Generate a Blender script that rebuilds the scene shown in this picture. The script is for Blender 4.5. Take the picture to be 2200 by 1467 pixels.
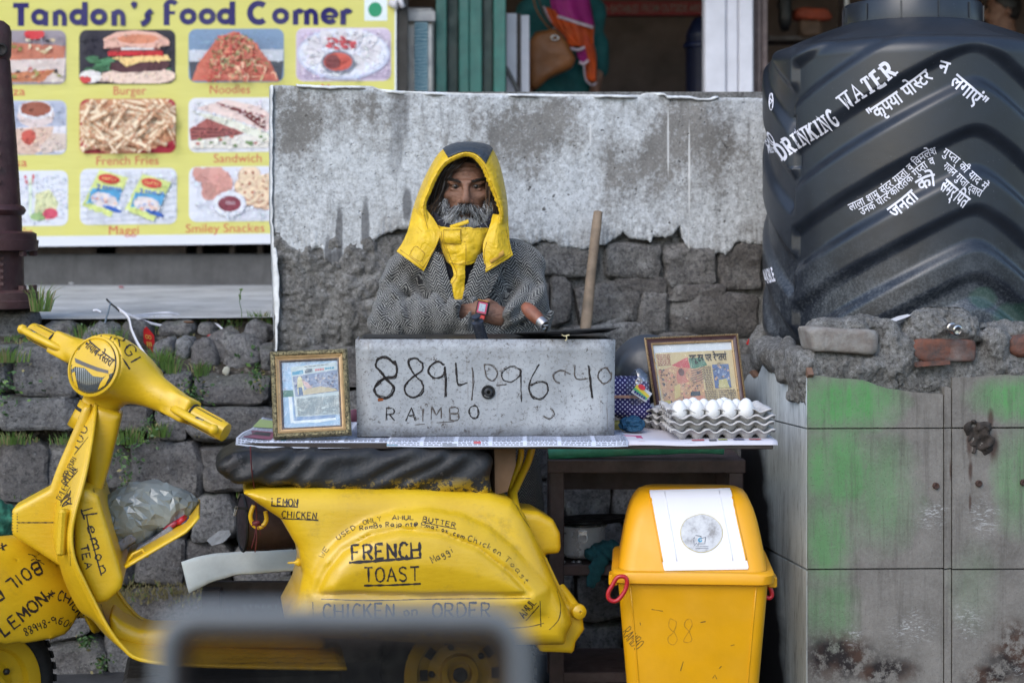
import bpy,math,random
import numpy as np
from mathutils import Vector,Matrix
from mathutils.bvhtree import BVHTree
from mathutils.geometry import tessellate_polygon
random.seed(7)
RNG=np.random.RandomState(11)
SC=bpy.context.scene
COL=SC.collection
for o in list(bpy.data.objects):
 bpy.data.objects.remove(o)
 # --- camera, sky, sun, exposure
F=60.0/36.0*2200.0
CAMZ,HOR=1.37,530.0
cam=bpy.data.cameras.new('camera')
cam.lens=60
cam.sensor_width=36
cam.shift_y=-(733.5-HOR)/2200.0
cam.clip_start=0.05
cam.clip_end=500
cam.dof.use_dof=True
cam.dof.focus_distance=4.75
cam.dof.aperture_fstop=2.8
camo=bpy.data.objects.new('camera',cam)
COL.objects.link(camo)
camo.location=(0,0,CAMZ)
camo.rotation_euler=(math.radians(90),0,0)
SC.camera=camo
SUN_EL,SUN_AZ=math.radians(40),math.radians(210)
world=bpy.data.worlds.new('World')
SC.world=world
world.use_nodes=True
wn=world.node_tree
bg=wn.nodes['Background']
sky=wn.nodes.new('ShaderNodeTexSky')
sky.sky_type='NISHITA'
sky.sun_disc=False
sky.sun_elevation=SUN_EL
sky.sun_rotation=SUN_AZ
sky.dust_density=1.5
sky.air_density=1.3
sky.ozone_density=3.0
wn.links.new(sky.outputs[0],bg.inputs[0])
bg.inputs[1].default_value=0.15
sun=bpy.data.lights.new('sun','SUN')
sun.energy=0.65
sun.angle=math.radians(40)
sun.color=(1.0,0.97,0.93)
suno=bpy.data.objects.new('sun',sun)
COL.objects.link(suno)
sd=Vector((math.sin(SUN_AZ)*math.cos(SUN_EL),math.cos(SUN_AZ)*math.cos(SUN_EL),math.sin(SUN_EL)))
suno.rotation_euler=sd.to_track_quat('Z','Y').to_euler()
SC.view_settings.view_transform='Standard'
SC.view_settings.look='None'
SC.view_settings.gamma=1
SC.view_settings.use_curve_mapping=False
SC.view_settings.exposure=0.92
# --- helpers
V=Vector
def P(px,py,d):
 return V(((px-1100.0)*d/F,d,CAMZ-(py-HOR)*d/F))
def ray(px,py):
 return V(((px-1100.0)/F,1.0,-(py-HOR)/F))
WM={}
def wm(o):
 return WM.get(o.name,Matrix.Identity(4))if o else Matrix.Identity(4)
def empty(name,label,cat,loc=(0,0,0),rot=None,group=None):
 o=bpy.data.objects.new(name,None)
 COL.objects.link(o)
 o.empty_display_size=0.05
 m=Matrix.Translation(V(loc))
 if rot is not None:
  m=m@rot.to_4x4()
 o.matrix_world=m
 WM[o.name]=m
 tag(o,label,cat,group)
 return o
def tag(o,label=None,cat=None,group=None,kind=None):
 if label:o['label']=label
 if cat:o['category']=cat
 if group:o['group']=group
 if kind:o['kind']=kind
 return o
def mesh(name,verts,faces,mats,parent=None,smooth=True,local=False,fmat=None,sharp=None):
 """link verts (world coords unless local) as one mesh object under parent"""
 me=bpy.data.meshes.new(name)
 if isinstance(verts,np.ndarray):
  verts=verts.reshape(-1,3)
 M=wm(parent)
 if parent is not None and not local:
  Mi=np.array(M.inverted())
  a=np.array([tuple(v)for v in verts],dtype=float)if not isinstance(verts,np.ndarray)else verts
  verts=a@Mi[:3,:3].T+Mi[:3,3]
 if isinstance(verts,np.ndarray):
  verts=verts.tolist()
 if isinstance(faces,np.ndarray):
  faces=faces.tolist()
 me.from_pydata([tuple(v)for v in verts],[],faces)
 if not isinstance(mats,(list,tuple)):
  mats=[mats]
 for m in mats:
  me.materials.append(m)
 if smooth:
  me.polygons.foreach_set('use_smooth',[True]*len(me.polygons))
 if fmat is not None:
  me.polygons.foreach_set('material_index',list(fmat))
 if smooth and sharp:
  try:
   me.set_sharp_from_angle(angle=math.radians(sharp))
  except Exception:
   pass
 me.update()
 o=bpy.data.objects.new(name,me)
 COL.objects.link(o)
 if parent is not None:
  o.parent=parent
 WM[o.name]=M
 return o
def copy_of(o,parent=None,delta=None):
 c=o.copy()
 COL.objects.link(c)
 WM[c.name]=wm(o)
 if parent is not None:
  c.parent=parent
  WM[c.name]=wm(parent)
 return c
class MB:
 """mesh builder"""
 def __init__(s):
  s.v,s.f,s.m=[],[],[]
 def add(s,vs,fs,mi=0):
  b=len(s.v)
  s.v+=[tuple(v)for v in vs]
  s.f+=[tuple(i+b for i in f)for f in fs]
  s.m+=[mi]*len(fs)
  return s
 def box(s,c,h,R=None,mi=0,bev=0.0):
  c=V(c)
  R=R or Matrix.Identity(3)
  hx,hy,hz=h
  if bev<=0:
   vs=[c+R@V((x*hx,y*hy,z*hz))for x in(-1,1)for y in(-1,1)for z in(-1,1)]
   fs=[(0,1,3,2),(4,6,7,5),(0,4,5,1),(2,3,7,6),(0,2,6,4),(1,5,7,3)]
   return s.add(vs,fs,mi)
  b=min(bev,hx*.9,hy*.9,hz*.9)
  vs,idx=[],{}
  for x in(-1,1):
   for y in(-1,1):
    for z in(-1,1):
     for ax in range(3):
      p=[x*(hx-b),y*(hy-b),z*(hz-b)]
      p[ax]=(x*hx,y*hy,z*hz)[ax]
      idx[(x,y,z,ax)]=len(vs)
      vs.append(c+R@V(p))
  fs=[]
  for ax in range(3):
   o1,o2=(ax+1)%3,(ax+2)%3
   for sg in(-1,1):
    q=[]
    for a,bb in((-1,-1),(1,-1),(1,1),(-1,1)):
     k=[0,0,0]; k[ax]=sg; k[o1]=a; k[o2]=bb
     q.append(idx[(k[0],k[1],k[2],ax)])
    fs.append(tuple(q if sg>0 else q[::-1]))
  for ax in range(3):
   o1,o2=(ax+1)%3,(ax+2)%3
   for a in(-1,1):
    for bb in(-1,1):
     q=[]
     for e in(-1,1):
      k=[0,0,0]; k[ax]=e; k[o1]=a; k[o2]=bb
      q.append((tuple(k),e))
     k0,k1=q[0][0],q[1][0]
     f=[idx[(*k0,o1)],idx[(*k1,o1)],idx[(*k1,o2)],idx[(*k0,o2)]]
     fs.append(tuple(f if a*bb<0 else f[::-1]))
  for x in(-1,1):
   for y in(-1,1):
    for z in(-1,1):
     f=[idx[(x,y,z,0)],idx[(x,y,z,1)],idx[(x,y,z,2)]]
     fs.append(tuple(f if x*y*z>0 else f[::-1]))
  return s.add(vs,fs,mi)
 def tube(s,pts,r,n=10,mi=0,cap=True,closed=False,flat=1.0):
  pts=[V(p)for p in pts]
  N=len(pts)
  rs=r if isinstance(r,(list,tuple))else[r]*N
  rings=[]
  t0=(pts[1]-pts[0]).normalized()
  up=V((0,0,1))if abs(t0.z)<.9 else V((0,1,0))
  u=(up-t0*up.dot(t0)).normalized()
  for i in range(N):
   if closed:
    t=(pts[(i+1)%N]-pts[i-1]).normalized()
   else:
    t=(pts[min(i+1,N-1)]-pts[max(i-1,0)]).normalized()
   u=(u-t*u.dot(t)).normalized()
   w=t.cross(u)
   rings.append([pts[i]+(u*math.cos(a)+w*(math.sin(a)*flat))*rs[i]for a in[2*math.pi*k/n for k in range(n)]])
  vs=[v for rg in rings for v in rg]
  fs=[]
  last=N if closed else N-1
  for i in range(last):
   for k in range(n):
    a,b=i*n+k,i*n+(k+1)%n
    c,d=((i+1)%N)*n+(k+1)%n,((i+1)%N)*n+k
    fs.append((a,b,c,d))
  if cap and not closed:
   fs.append(tuple(range(n))[::-1])
   fs.append(tuple(range((N-1)*n,N*n)))
  return s.add(vs,fs,mi)
 def lathe(s,prof,c,axis=(0,0,1),n=32,mi=0,ref=None,cap=True):
  """prof: list of (r, h) from bottom to top along axis"""
  c=V(c); ax=V(axis).normalized()
  up=V((1,0,0))if abs(ax.x)<.9 else V((0,1,0))
  u=(up-ax*up.dot(ax)).normalized(); w=ax.cross(u)
  vs,fs=[],[]
  for r,h in prof:
   for k in range(n):
    a=2*math.pi*k/n
    vs.append(c+ax*h+(u*math.cos(a)+w*math.sin(a))*r)
  for i in range(len(prof)-1):
   for k in range(n):
    fs.append((i*n+k,i*n+(k+1)%n,(i+1)*n+(k+1)%n,(i+1)*n+k))
  if cap and prof[0][0]>1e-6:fs.append(tuple(range(n))[::-1])
  if cap and prof[-1][0]>1e-6:fs.append(tuple(range((len(prof)-1)*n,len(prof)*n)))
  return s.add(vs,fs,mi)
 def prism(s,poly,d0,d1,mi=0):
  """poly: 2D points; d0,d1: functions mapping (x,y)->Vector for the two caps"""
  n=len(poly)
  A=[d0(*p)for p in poly]; B=[d1(*p)for p in poly]
  tri=tessellate_polygon([[V((p[0],p[1],0))for p in poly]])
  fs=[tuple(t)for t in tri]+[tuple(i+n for i in t[::-1])for t in tri]
  for i in range(n):
   j=(i+1)%n
   fs.append((i,j,j+n,i+n))
  return s.add(A+B,fs,mi)
 def grid(s,G,mi=0,closed_u=False):
  """G[i][j] of vectors"""
  n,m=len(G),len(G[0])
  vs=[v for r in G for v in r]
  fs=[]
  for i in range(n if closed_u else n-1):
   for j in range(m-1):
    i2=(i+1)%n
    fs.append((i*m+j,i*m+j+1,i2*m+j+1,i2*m+j))
  return s.add(vs,fs,mi)
 def build(s,name,mats,parent=None,smooth=False,local=False,sharp=None):
  return mesh(name,s.v,s.f,mats,parent,smooth,local,s.m,sharp)
def fix_normals(o):
 import bmesh
 bm=bmesh.new(); bm.from_mesh(o.data)
 bmesh.ops.recalc_face_normals(bm,faces=bm.faces)
 bm.to_mesh(o.data); bm.free()
 return o
def solid(G,th,name,mat,parent=None,local=False,smooth=True,sharp=None,fmat=None):
 """sheet of vectors thickened by th along its normals"""
 n,m=len(G),len(G[0])
 A=np.array([[tuple(v)for v in r]for r in G])
 du=np.gradient(A,axis=0); dv=np.gradient(A,axis=1)
 N=np.cross(du,dv); N/=(np.linalg.norm(N,axis=2,keepdims=True)+1e-9)
 B=A+N*th
 vs=np.concatenate([A.reshape(-1,3),B.reshape(-1,3)])
 K=n*m
 fs=[]
 for i in range(n-1):
  for j in range(m-1):
   a,b,c,d=i*m+j,i*m+j+1,(i+1)*m+j+1,(i+1)*m+j
   fs.append((a,b,c,d)); fs.append((a+K,d+K,c+K,b+K))
 def side(a,b):fs.append((b,a,a+K,b+K))
 for j in range(m-1):
  side(j,j+1); side((n-1)*m+j+1,(n-1)*m+j)
 for i in range(n-1):
  side((i+1)*m,i*m); side(i*m+m-1,(i+1)*m+m-1)
 o=mesh(name,vs,fs,mat,parent,smooth,local,None,sharp)
 fix_normals(o)
 return o
 # --- numpy noise
_T=RNG.rand(32,32,32).astype(np.float32)
def vnoise(X,Y,Z,f=1.0,seed=0):
 x,y,z=X*f+seed*3.7,Y*f+seed*1.3,Z*f+seed*7.1
 xi,yi,zi=np.floor(x).astype(int),np.floor(y).astype(int),np.floor(z).astype(int)
 fx,fy,fz=x-xi,y-yi,z-zi
 fx,fy,fz=fx*fx*(3-2*fx),fy*fy*(3-2*fy),fz*fz*(3-2*fz)
 x0,y0,z0=xi&31,yi&31,zi&31
 x1,y1,z1=(xi+1)&31,(yi+1)&31,(zi+1)&31
 def L(a,b,t):return a+(b-a)*t
 return L(L(L(_T[x0,y0,z0],_T[x1,y0,z0],fx),L(_T[x0,y1,z0],_T[x1,y1,z0],fx),fy),L(L(_T[x0,y0,z1],_T[x1,y0,z1],fx),L(_T[x0,y1,z1],_T[x1,y1,z1],fx),fy),fz)-0.5
def fbm(X,Y,Z,f,oct=3,seed=0):
 s=0; a=1.0
 for k in range(oct):
  s=s+a*vnoise(X,Y,Z,f*2**k,seed+k)
  a*=.5
 return s
def n1(x,f=1.0,seed=0):
 return float(vnoise(np.array([x]),np.array([seed*1.7]),np.array([.3]),f,seed)[0])
 # --- signed distance shapes and surface nets
class Pt:
 def __init__(s,X,Y,Z):s.X,s.Y,s.Z=X,Y,Z
def s_ell(p,c,r):
 x,y,z=(p.X-c[0])/r[0],(p.Y-c[1])/r[1],(p.Z-c[2])/r[2]
 k0=np.sqrt(x*x+y*y+z*z)+1e-9
 x,y,z=x/r[0],y/r[1],z/r[2]
 return k0*(k0-1)/(np.sqrt(x*x+y*y+z*z)+1e-9)
def s_cap(p,a,b,ra,rb=None,sy=1.0):
 rb=ra if rb is None else rb
 ab=np.array(b,float)-np.array(a,float)
 ax,ay,az=p.X-a[0],(p.Y-a[1]),p.Z-a[2]
 h=np.clip((ax*ab[0]+ay*ab[1]+az*ab[2])/(ab@ab),0,1)
 dx,dy,dz=ax-h*ab[0],(ay-h*ab[1])/sy,az-h*ab[2]
 return np.sqrt(dx*dx+dy*dy+dz*dz)-(ra+(rb-ra)*h)
def s_box(p,c,h,r=0.0,R=None):
 x,y,z=p.X-c[0],p.Y-c[1],p.Z-c[2]
 if R is not None:
  x,y,z=(R[0][0]*x+R[1][0]*y+R[2][0]*z,R[0][1]*x+R[1][1]*y+R[2][1]*z,R[0][2]*x+R[1][2]*y+R[2][2]*z)
 qx,qy,qz=np.abs(x)-h[0]+r,np.abs(y)-h[1]+r,np.abs(z)-h[2]+r
 return np.sqrt(np.maximum(qx,0)**2+np.maximum(qy,0)**2+np.maximum(qz,0)**2)+np.minimum(np.maximum(qx,np.maximum(qy,qz)),0)-r
def smin(a,b,k):
 h=np.maximum(k-np.abs(a-b),0)/k
 return np.minimum(a,b)-h*h*k*.25
def smax(a,b,k):return-smin(-a,-b,k)
def s_poly(U,W,pts):
 pts=[(float(a),float(b))for a,b in pts]
 n=len(pts)
 d=np.full(U.shape,1e9); sg=np.ones(U.shape)
 for i in range(n):
  x0,y0=pts[i]; x1,y1=pts[i-1]
  ex,ey=x1-x0,y1-y0
  wx,wy=U-x0,W-y0
  t=np.clip((wx*ex+wy*ey)/(ex*ex+ey*ey+1e-12),0,1)
  bx,by=wx-ex*t,wy-ey*t
  d=np.minimum(d,bx*bx+by*by)
  c1,c2,c3=W>=y0,W<y1,ex*wy>ey*wx
  flip=(c1&c2&c3)|(~c1&~c2&~c3)
  sg=np.where(flip,-sg,sg)
 return sg*np.sqrt(d)
def s_ext(d2,w,hw,r):
 a,b=d2+r,np.abs(w)-hw+r
 return np.minimum(np.maximum(a,b),0)+np.sqrt(np.maximum(a,0)**2+np.maximum(b,0)**2)-r
def lin(a,b,h):return np.linspace(a,b,max(3,int(round((b-a)/h))+1))
def multi(*segs):
 """rectilinear axis from (start, end, step) runs"""
 out=[]
 for a,b,h in segs:
  out+=list(np.arange(a,b-h*.4,h))
 out.append(segs[-1][1])
 return np.array(out)
def nets(fn,xs,ys,zs):
 X,Y,Z=np.meshgrid(xs,ys,zs,indexing='ij')
 D=fn(Pt(X,Y,Z)).astype(np.float64)
 ins=(D<0)
 c=np.zeros([n-1 for n in D.shape],np.uint8)
 sl=lambda o,n:slice(o,n-1+o)
 offs=[(i,j,k)for i in(0,1)for j in(0,1)for k in(0,1)]
 for o in offs:
  c+=ins[sl(o[0],D.shape[0]),sl(o[1],D.shape[1]),sl(o[2],D.shape[2])]
 idx=np.argwhere((c>0)&(c<8))
 im=np.full(c.shape,-1,np.int64)
 im[idx[:,0],idx[:,1],idx[:,2]]=np.arange(len(idx))
 acc=np.zeros((len(idx),3)); cnt=np.zeros(len(idx))
 ax=(xs,ys,zs)
 for o in offs:
  for d in range(3):
   if o[d]:continue
   q=list(o); q[d]=1
   A,B=idx+np.array(o),idx+np.array(q)
   va,vb=D[A[:,0],A[:,1],A[:,2]],D[B[:,0],B[:,1],B[:,2]]
   m=(va<0)!=(vb<0)
   t=np.where(m,va/np.where(m,va-vb,1),0)
   pa=np.stack([ax[k][A[:,k]]for k in range(3)],1)
   pb=np.stack([ax[k][B[:,k]]for k in range(3)],1)
   acc+=(pa+(pb-pa)*t[:,None])*m[:,None]
   cnt+=m
 v=acc/cnt[:,None]
 fs=[]
 for d in range(3):
  sh=[slice(None)]*3; sh2=[slice(None)]*3
  sh[d]=slice(0,-1); sh2[d]=slice(1,None)
  a,b=ins[tuple(sh)],ins[tuple(sh2)]
  e=np.argwhere(a!=b)
  o1,o2=(d+1)%3,(d+2)%3
  ok=(e[:,o1]>0)&(e[:,o2]>0)&(e[:,o1]<D.shape[o1]-1)&(e[:,o2]<D.shape[o2]-1)
  e=e[ok]
  u=np.zeros(3,int); u[o1]=1
  w=np.zeros(3,int); w[o2]=1
  def g(q):return im[q[:,0],q[:,1],q[:,2]]
  q=np.stack([g(e-u-w),g(e-w),g(e),g(e-u)],1)
  pos=a[e[:,0],e[:,1],e[:,2]]
  q=np.where(pos[:,None],q,q[:,::-1])
  fs.append(q)
 f=np.concatenate(fs)
 f=f[(f>=0).all(1)]
 return v,f
 # --- materials
def s2l(c):
 c=c/255.0
 return c/12.92 if c<=.04045 else((c+.055)/1.055)**2.4
def rgb(r,g,b,k=1.0):return(s2l(r)*k,s2l(g)*k,s2l(b)*k,1)
class G:
 """small node-graph helper round one Principled material"""
 def __init__(s,name):
  s.m=bpy.data.materials.new(name)
  s.m.use_nodes=True
  s.nt=s.m.node_tree
  s.b=s.nt.nodes['Principled BSDF']
 def put(s,sock,v):
  if isinstance(v,bpy.types.NodeSocket):s.nt.links.new(v,sock)
  elif v is not None:sock.default_value=v
 def node(s,t,**kw):
  n=s.nt.nodes.new('ShaderNode'+t)
  for k,v in kw.items():setattr(n,k,v)
  return n
 def co(s,scale=(1,1,1),rot=(0,0,0),loc=(0,0,0),kind='Object'):
  if kind=='UV':
   t=s.node('UVMap').outputs[0]
  elif kind=='World':
   t=s.node('NewGeometry').outputs['Position']
  else:
   t=s.node('TexCoord').outputs[kind]
  if scale==(1,1,1)and rot==(0,0,0)and loc==(0,0,0):return t
  mp=s.node('Mapping')
  s.put(mp.inputs[0],t)
  mp.inputs['Location'].default_value=loc; mp.inputs['Rotation'].default_value=rot; mp.inputs['Scale'].default_value=scale
  return mp.outputs[0]
 def noise(s,vec,scale=5,detail=5,rough=.55,dist=0.0,col=False):
  n=s.node('TexNoise')
  s.put(n.inputs['Vector'],vec); n.inputs['Scale'].default_value=scale
  n.inputs['Detail'].default_value=detail; n.inputs['Roughness'].default_value=rough
  n.inputs['Distortion'].default_value=dist
  return n.outputs[1 if col else 0]
 def vor(s,vec,scale=5,feature='F1',out=0,rnd=1.0):
  n=s.node('TexVoronoi',feature=feature)
  s.put(n.inputs['Vector'],vec); n.inputs['Scale'].default_value=scale
  n.inputs['Randomness'].default_value=rnd
  return n.outputs[out]
 def ramp(s,fac,stops,interp='LINEAR'):
  n=s.node('ValToRGB'); cr=n.color_ramp; cr.interpolation=interp
  while len(cr.elements)<len(stops):cr.elements.new(.5)
  for e,(p,c)in zip(cr.elements,stops):
   e.position=p
   e.color=c if isinstance(c,(tuple,list))else(c,c,c,1)
  s.put(n.inputs[0],fac)
  return n.outputs[0]
 def mix(s,f,a,b,blend='MIX'):
  n=s.node('Mix',data_type='RGBA',blend_type=blend)
  s.put(n.inputs[0],f); s.put(n.inputs[6],a); s.put(n.inputs[7],b)
  return n.outputs[2]
 def ma(s,op,a,b=None,c=None,clamp=False):
  n=s.node('Math',operation=op,use_clamp=clamp)
  s.put(n.inputs[0],a)
  if b is not None:s.put(n.inputs[1],b)
  if c is not None:s.put(n.inputs[2],c)
  return n.outputs[0]
 def sep(s,vec):
  n=s.node('SeparateXYZ'); s.put(n.inputs[0],vec); return n.outputs
 def comb(s,x,y,z):
  n=s.node('CombineXYZ')
  for i,q in enumerate((x,y,z)):s.put(n.inputs[i],q)
  return n.outputs[0]
 def addv(s,a,b,op='ADD'):
  n=s.node('VectorMath',operation=op); s.put(n.inputs[0],a); s.put(n.inputs[1],b); return n.outputs[0]
 def bump(s,h,strength=.5,dist=.01,prev=None):
  n=s.node('Bump'); s.put(n.inputs['Height'],h)
  n.inputs['Strength'].default_value=strength; n.inputs['Distance'].default_value=dist
  if prev is not None:s.put(n.inputs['Normal'],prev)
  return n.outputs[0]
 def blob(s,vec,c,r,wob=.35,soft=.3,scale=30):
  """soft noisy patch: 1 inside the ellipse (c, r) in the x,z plane"""
  nz=s.noise(vec,scale,4,.6,col=True)
  o=s.sep(s.addv(vec,s.addv(s.addv(nz,(-.5,-.5,-.5)),(wob*min(r),wob*min(r),wob*min(r)),'MULTIPLY')))
  x=s.ma('DIVIDE',s.ma('SUBTRACT',o[0],c[0]),r[0]); z=s.ma('DIVIDE',s.ma('SUBTRACT',o[2],c[1]),r[1])
  d=s.ma('SQRT',s.ma('ADD',s.ma('MULTIPLY',x,x),s.ma('MULTIPLY',z,z)))
  return s.ramp(d,[(max(0,1-soft),1.0),(1.0,0.0)])
 def set(s,color=None,rough=None,normal=None,metal=None,spec=None,**kw):
  if color is not None:s.put(s.b.inputs['Base Color'],color)
  if rough is not None:s.put(s.b.inputs['Roughness'],rough)
  if normal is not None:s.put(s.b.inputs['Normal'],normal)
  if metal is not None:s.put(s.b.inputs['Metallic'],metal)
  if spec is not None:s.put(s.b.inputs['Specular IOR Level'],spec)
  for k,v in kw.items():s.put(s.b.inputs[k.replace('_',' ')],v)
  return s.m
def simple(name,col,rough=.6,var=.25,scale=20,bump=.15,bscale=60,metal=0.0,spec=.5,dirt=None,dirt_amt=.45,bdist=.004):
 """base colour with tonal variation, optional dirt patches, fine bump"""
 g=G(name)
 c=g.co()
 n=g.noise(c,scale,5,.6)
 lo=tuple(x*(1-var)for x in col[:3])+(1,)
 hi=tuple(min(1,x*(1+var))for x in col[:3])+(1,)
 k=g.ramp(n,[(.3,lo),(.7,hi)])
 if dirt is not None:
  dn=g.noise(c,scale*.35,7,.7)
  k=g.mix(g.ramp(dn,[(.52,0.0),(.52+.2,dirt_amt)]),k,dirt)
 rr=g.ramp(g.noise(c,scale*1.7,4),[(.3,max(.03,rough-.12)),(.7,min(1,rough+.12))])
 nm=g.bump(g.noise(c,bscale,5,.6),bump,bdist)if bump else None
 return g.set(k,rr,nm,metal,spec)
def print_material():
 g=G('printed_paper')
 a=g.node('VertexColor',layer_name='Col').outputs[0]
 n=g.noise(g.co(),40,4)
 k=g.mix(g.ramp(n,[(.3,.0),(.75,.18)]),a,(.55,.55,.5,1))
 k=g.mix(1.0,k,(.80,.80,.79,1),'MULTIPLY')
 return g.set(k,.6,g.bump(g.noise(g.co(),9,2),.15,.01),spec=.25)
PRINT=print_material()
def flex_material():
 g=G('printed_flex')
 a=g.node('VertexColor',layer_name='Col').outputs[0]
 c=g.co()
 n=g.noise(c,3,4)
 k=g.mix(g.ramp(n,[(.3,.0),(.75,.14)]),a,(.5,.5,.46,1))
 wr=g.noise(g.co(scale=(1,1,4),rot=(0,.5,0)),1.6,4,.5)
 return g.set(k,.7,g.bump(wr,.25,.06),spec=.25)
FLEX=flex_material()
class Print:
 """flat coloured polygons, layer by layer, mapped into place by fn(x, y, h)"""
 def __init__(s,fn,step=.0002):
  s.fn,s.step,s.k=fn,step,1
  s.v,s.f,s.c=[],[],[]
 def poly(s,pts,col,up=True):
  h=s.k*s.step
  b=len(s.v)
  s.v+=[tuple(s.fn(x,y,h))for x,y in pts]
  if len(pts)<=4:
   s.f.append(tuple(range(b,b+len(pts)))); s.c.append(col)
  else:
   for t in tessellate_polygon([[V((x,y,0))for x,y in pts]]):
    s.f.append(tuple(i+b for i in t)); s.c.append(col)
  if up:s.k+=1
 def rect(s,x0,y0,x1,y1,col,up=True):s.poly([(x0,y0),(x1,y0),(x1,y1),(x0,y1)],col,up)
 def ell(s,cx,cy,rx,ry,col,n=20,rot=0,wob=0,up=True):
  ca,sa=math.cos(rot),math.sin(rot)
  pts=[]
  for i in range(n):
   a=2*math.pi*i/n
   k=1+wob*(random.random()-.5)
   x,y=rx*k*math.cos(a),ry*k*math.sin(a)
   pts.append((cx+x*ca-y*sa,cy+x*sa+y*ca))
  s.poly(pts,col,up)
 def rrect(s,x0,y0,x1,y1,r,col):
  pts=[]
  for cx,cy,a0 in((x1-r,y0+r,-90),(x1-r,y1-r,0),(x0+r,y1-r,90),(x0+r,y0+r,180)):
   for i in range(5):
    a=math.radians(a0+i*22.5)
    pts.append((cx+r*math.cos(a),cy+r*math.sin(a)))
  s.poly(pts,col)
 def line(s,pts,w,col,up=True):
  L=ribbon2(pts,w)
  for q in L:s.poly(q,col,False)
  if up:s.k+=1
 def mesh2(s,vs,fs,col):
  h=s.k*s.step; b=len(s.v)
  s.v+=[tuple(s.fn(x,y,h))for x,y in vs]
  for f in fs:s.f.append(tuple(i+b for i in f)); s.c.append(col)
  s.k+=1
 def build(s,name,parent,mat=None,local=False):
  o=mesh(name,s.v,s.f,mat or PRINT,parent,False,local)
  ca=o.data.color_attributes.new('Col','FLOAT_COLOR','CORNER')
  arr=[]
  for f,c in zip(s.f,s.c):arr+=list(c)*len(f)
  ca.data.foreach_set('color',arr)
  return o
def ribbon2(pts,w):
 """quads of a constant-width 2D ribbon with mitred joints; w may be list"""
 n=len(pts)
 ws=w if isinstance(w,(list,tuple))else[w]*n
 A,B=[],[]
 for i in range(n):
  x0,y0=pts[max(i-1,0)]; x1,y1=pts[min(i+1,n-1)]
  dx,dy=x1-x0,y1-y0
  l=math.hypot(dx,dy)or 1
  nx,ny=-dy/l,dx/l
  k=1.0
  if 0<i<n-1:
   ax,ay=pts[i][0]-pts[i-1][0],pts[i][1]-pts[i-1][1]
   la=math.hypot(ax,ay)or 1
   cs=abs((-ay*nx+ax*ny)/la)
   k=min(1.6,1/max(cs,.3))
  A.append((pts[i][0]+nx*ws[i]/2*k,pts[i][1]+ny*ws[i]/2*k))
  B.append((pts[i][0]-nx*ws[i]/2*k,pts[i][1]-ny*ws[i]/2*k))
 return[[A[i],A[i+1],B[i+1],B[i]]for i in range(n-1)]
def smooth_line(pts,sub=5,closed=False):
 """Catmull-Rom through the points"""
 n=len(pts)
 if n<3:return[tuple(p)for p in pts]
 D=len(pts[0])
 out=[]
 rng=range(n)if closed else range(n-1)
 for i in rng:
  if closed:p0,p1,p2,p3=pts[i-1],pts[i],pts[(i+1)%n],pts[(i+2)%n]
  else:p0,p1,p2,p3=pts[max(i-1,0)],pts[i],pts[i+1],pts[min(i+2,n-1)]
  for k in range(sub):
   t=k/sub
   out.append(tuple(.5*(2*p1[d]+(p2[d]-p0[d])*t+(2*p0[d]-5*p1[d]+4*p2[d]-p3[d])*t*t+(3*p1[d]-p0[d]-3*p2[d]+p3[d])*t**3)for d in range(D)))
 if not closed:out.append(tuple(pts[-1]))
 return out
def interp(pts,x):
 """piecewise linear y(x) for sorted (x, y)"""
 return float(np.interp(x,[p[0]for p in pts],[p[1]for p in pts]))
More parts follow.
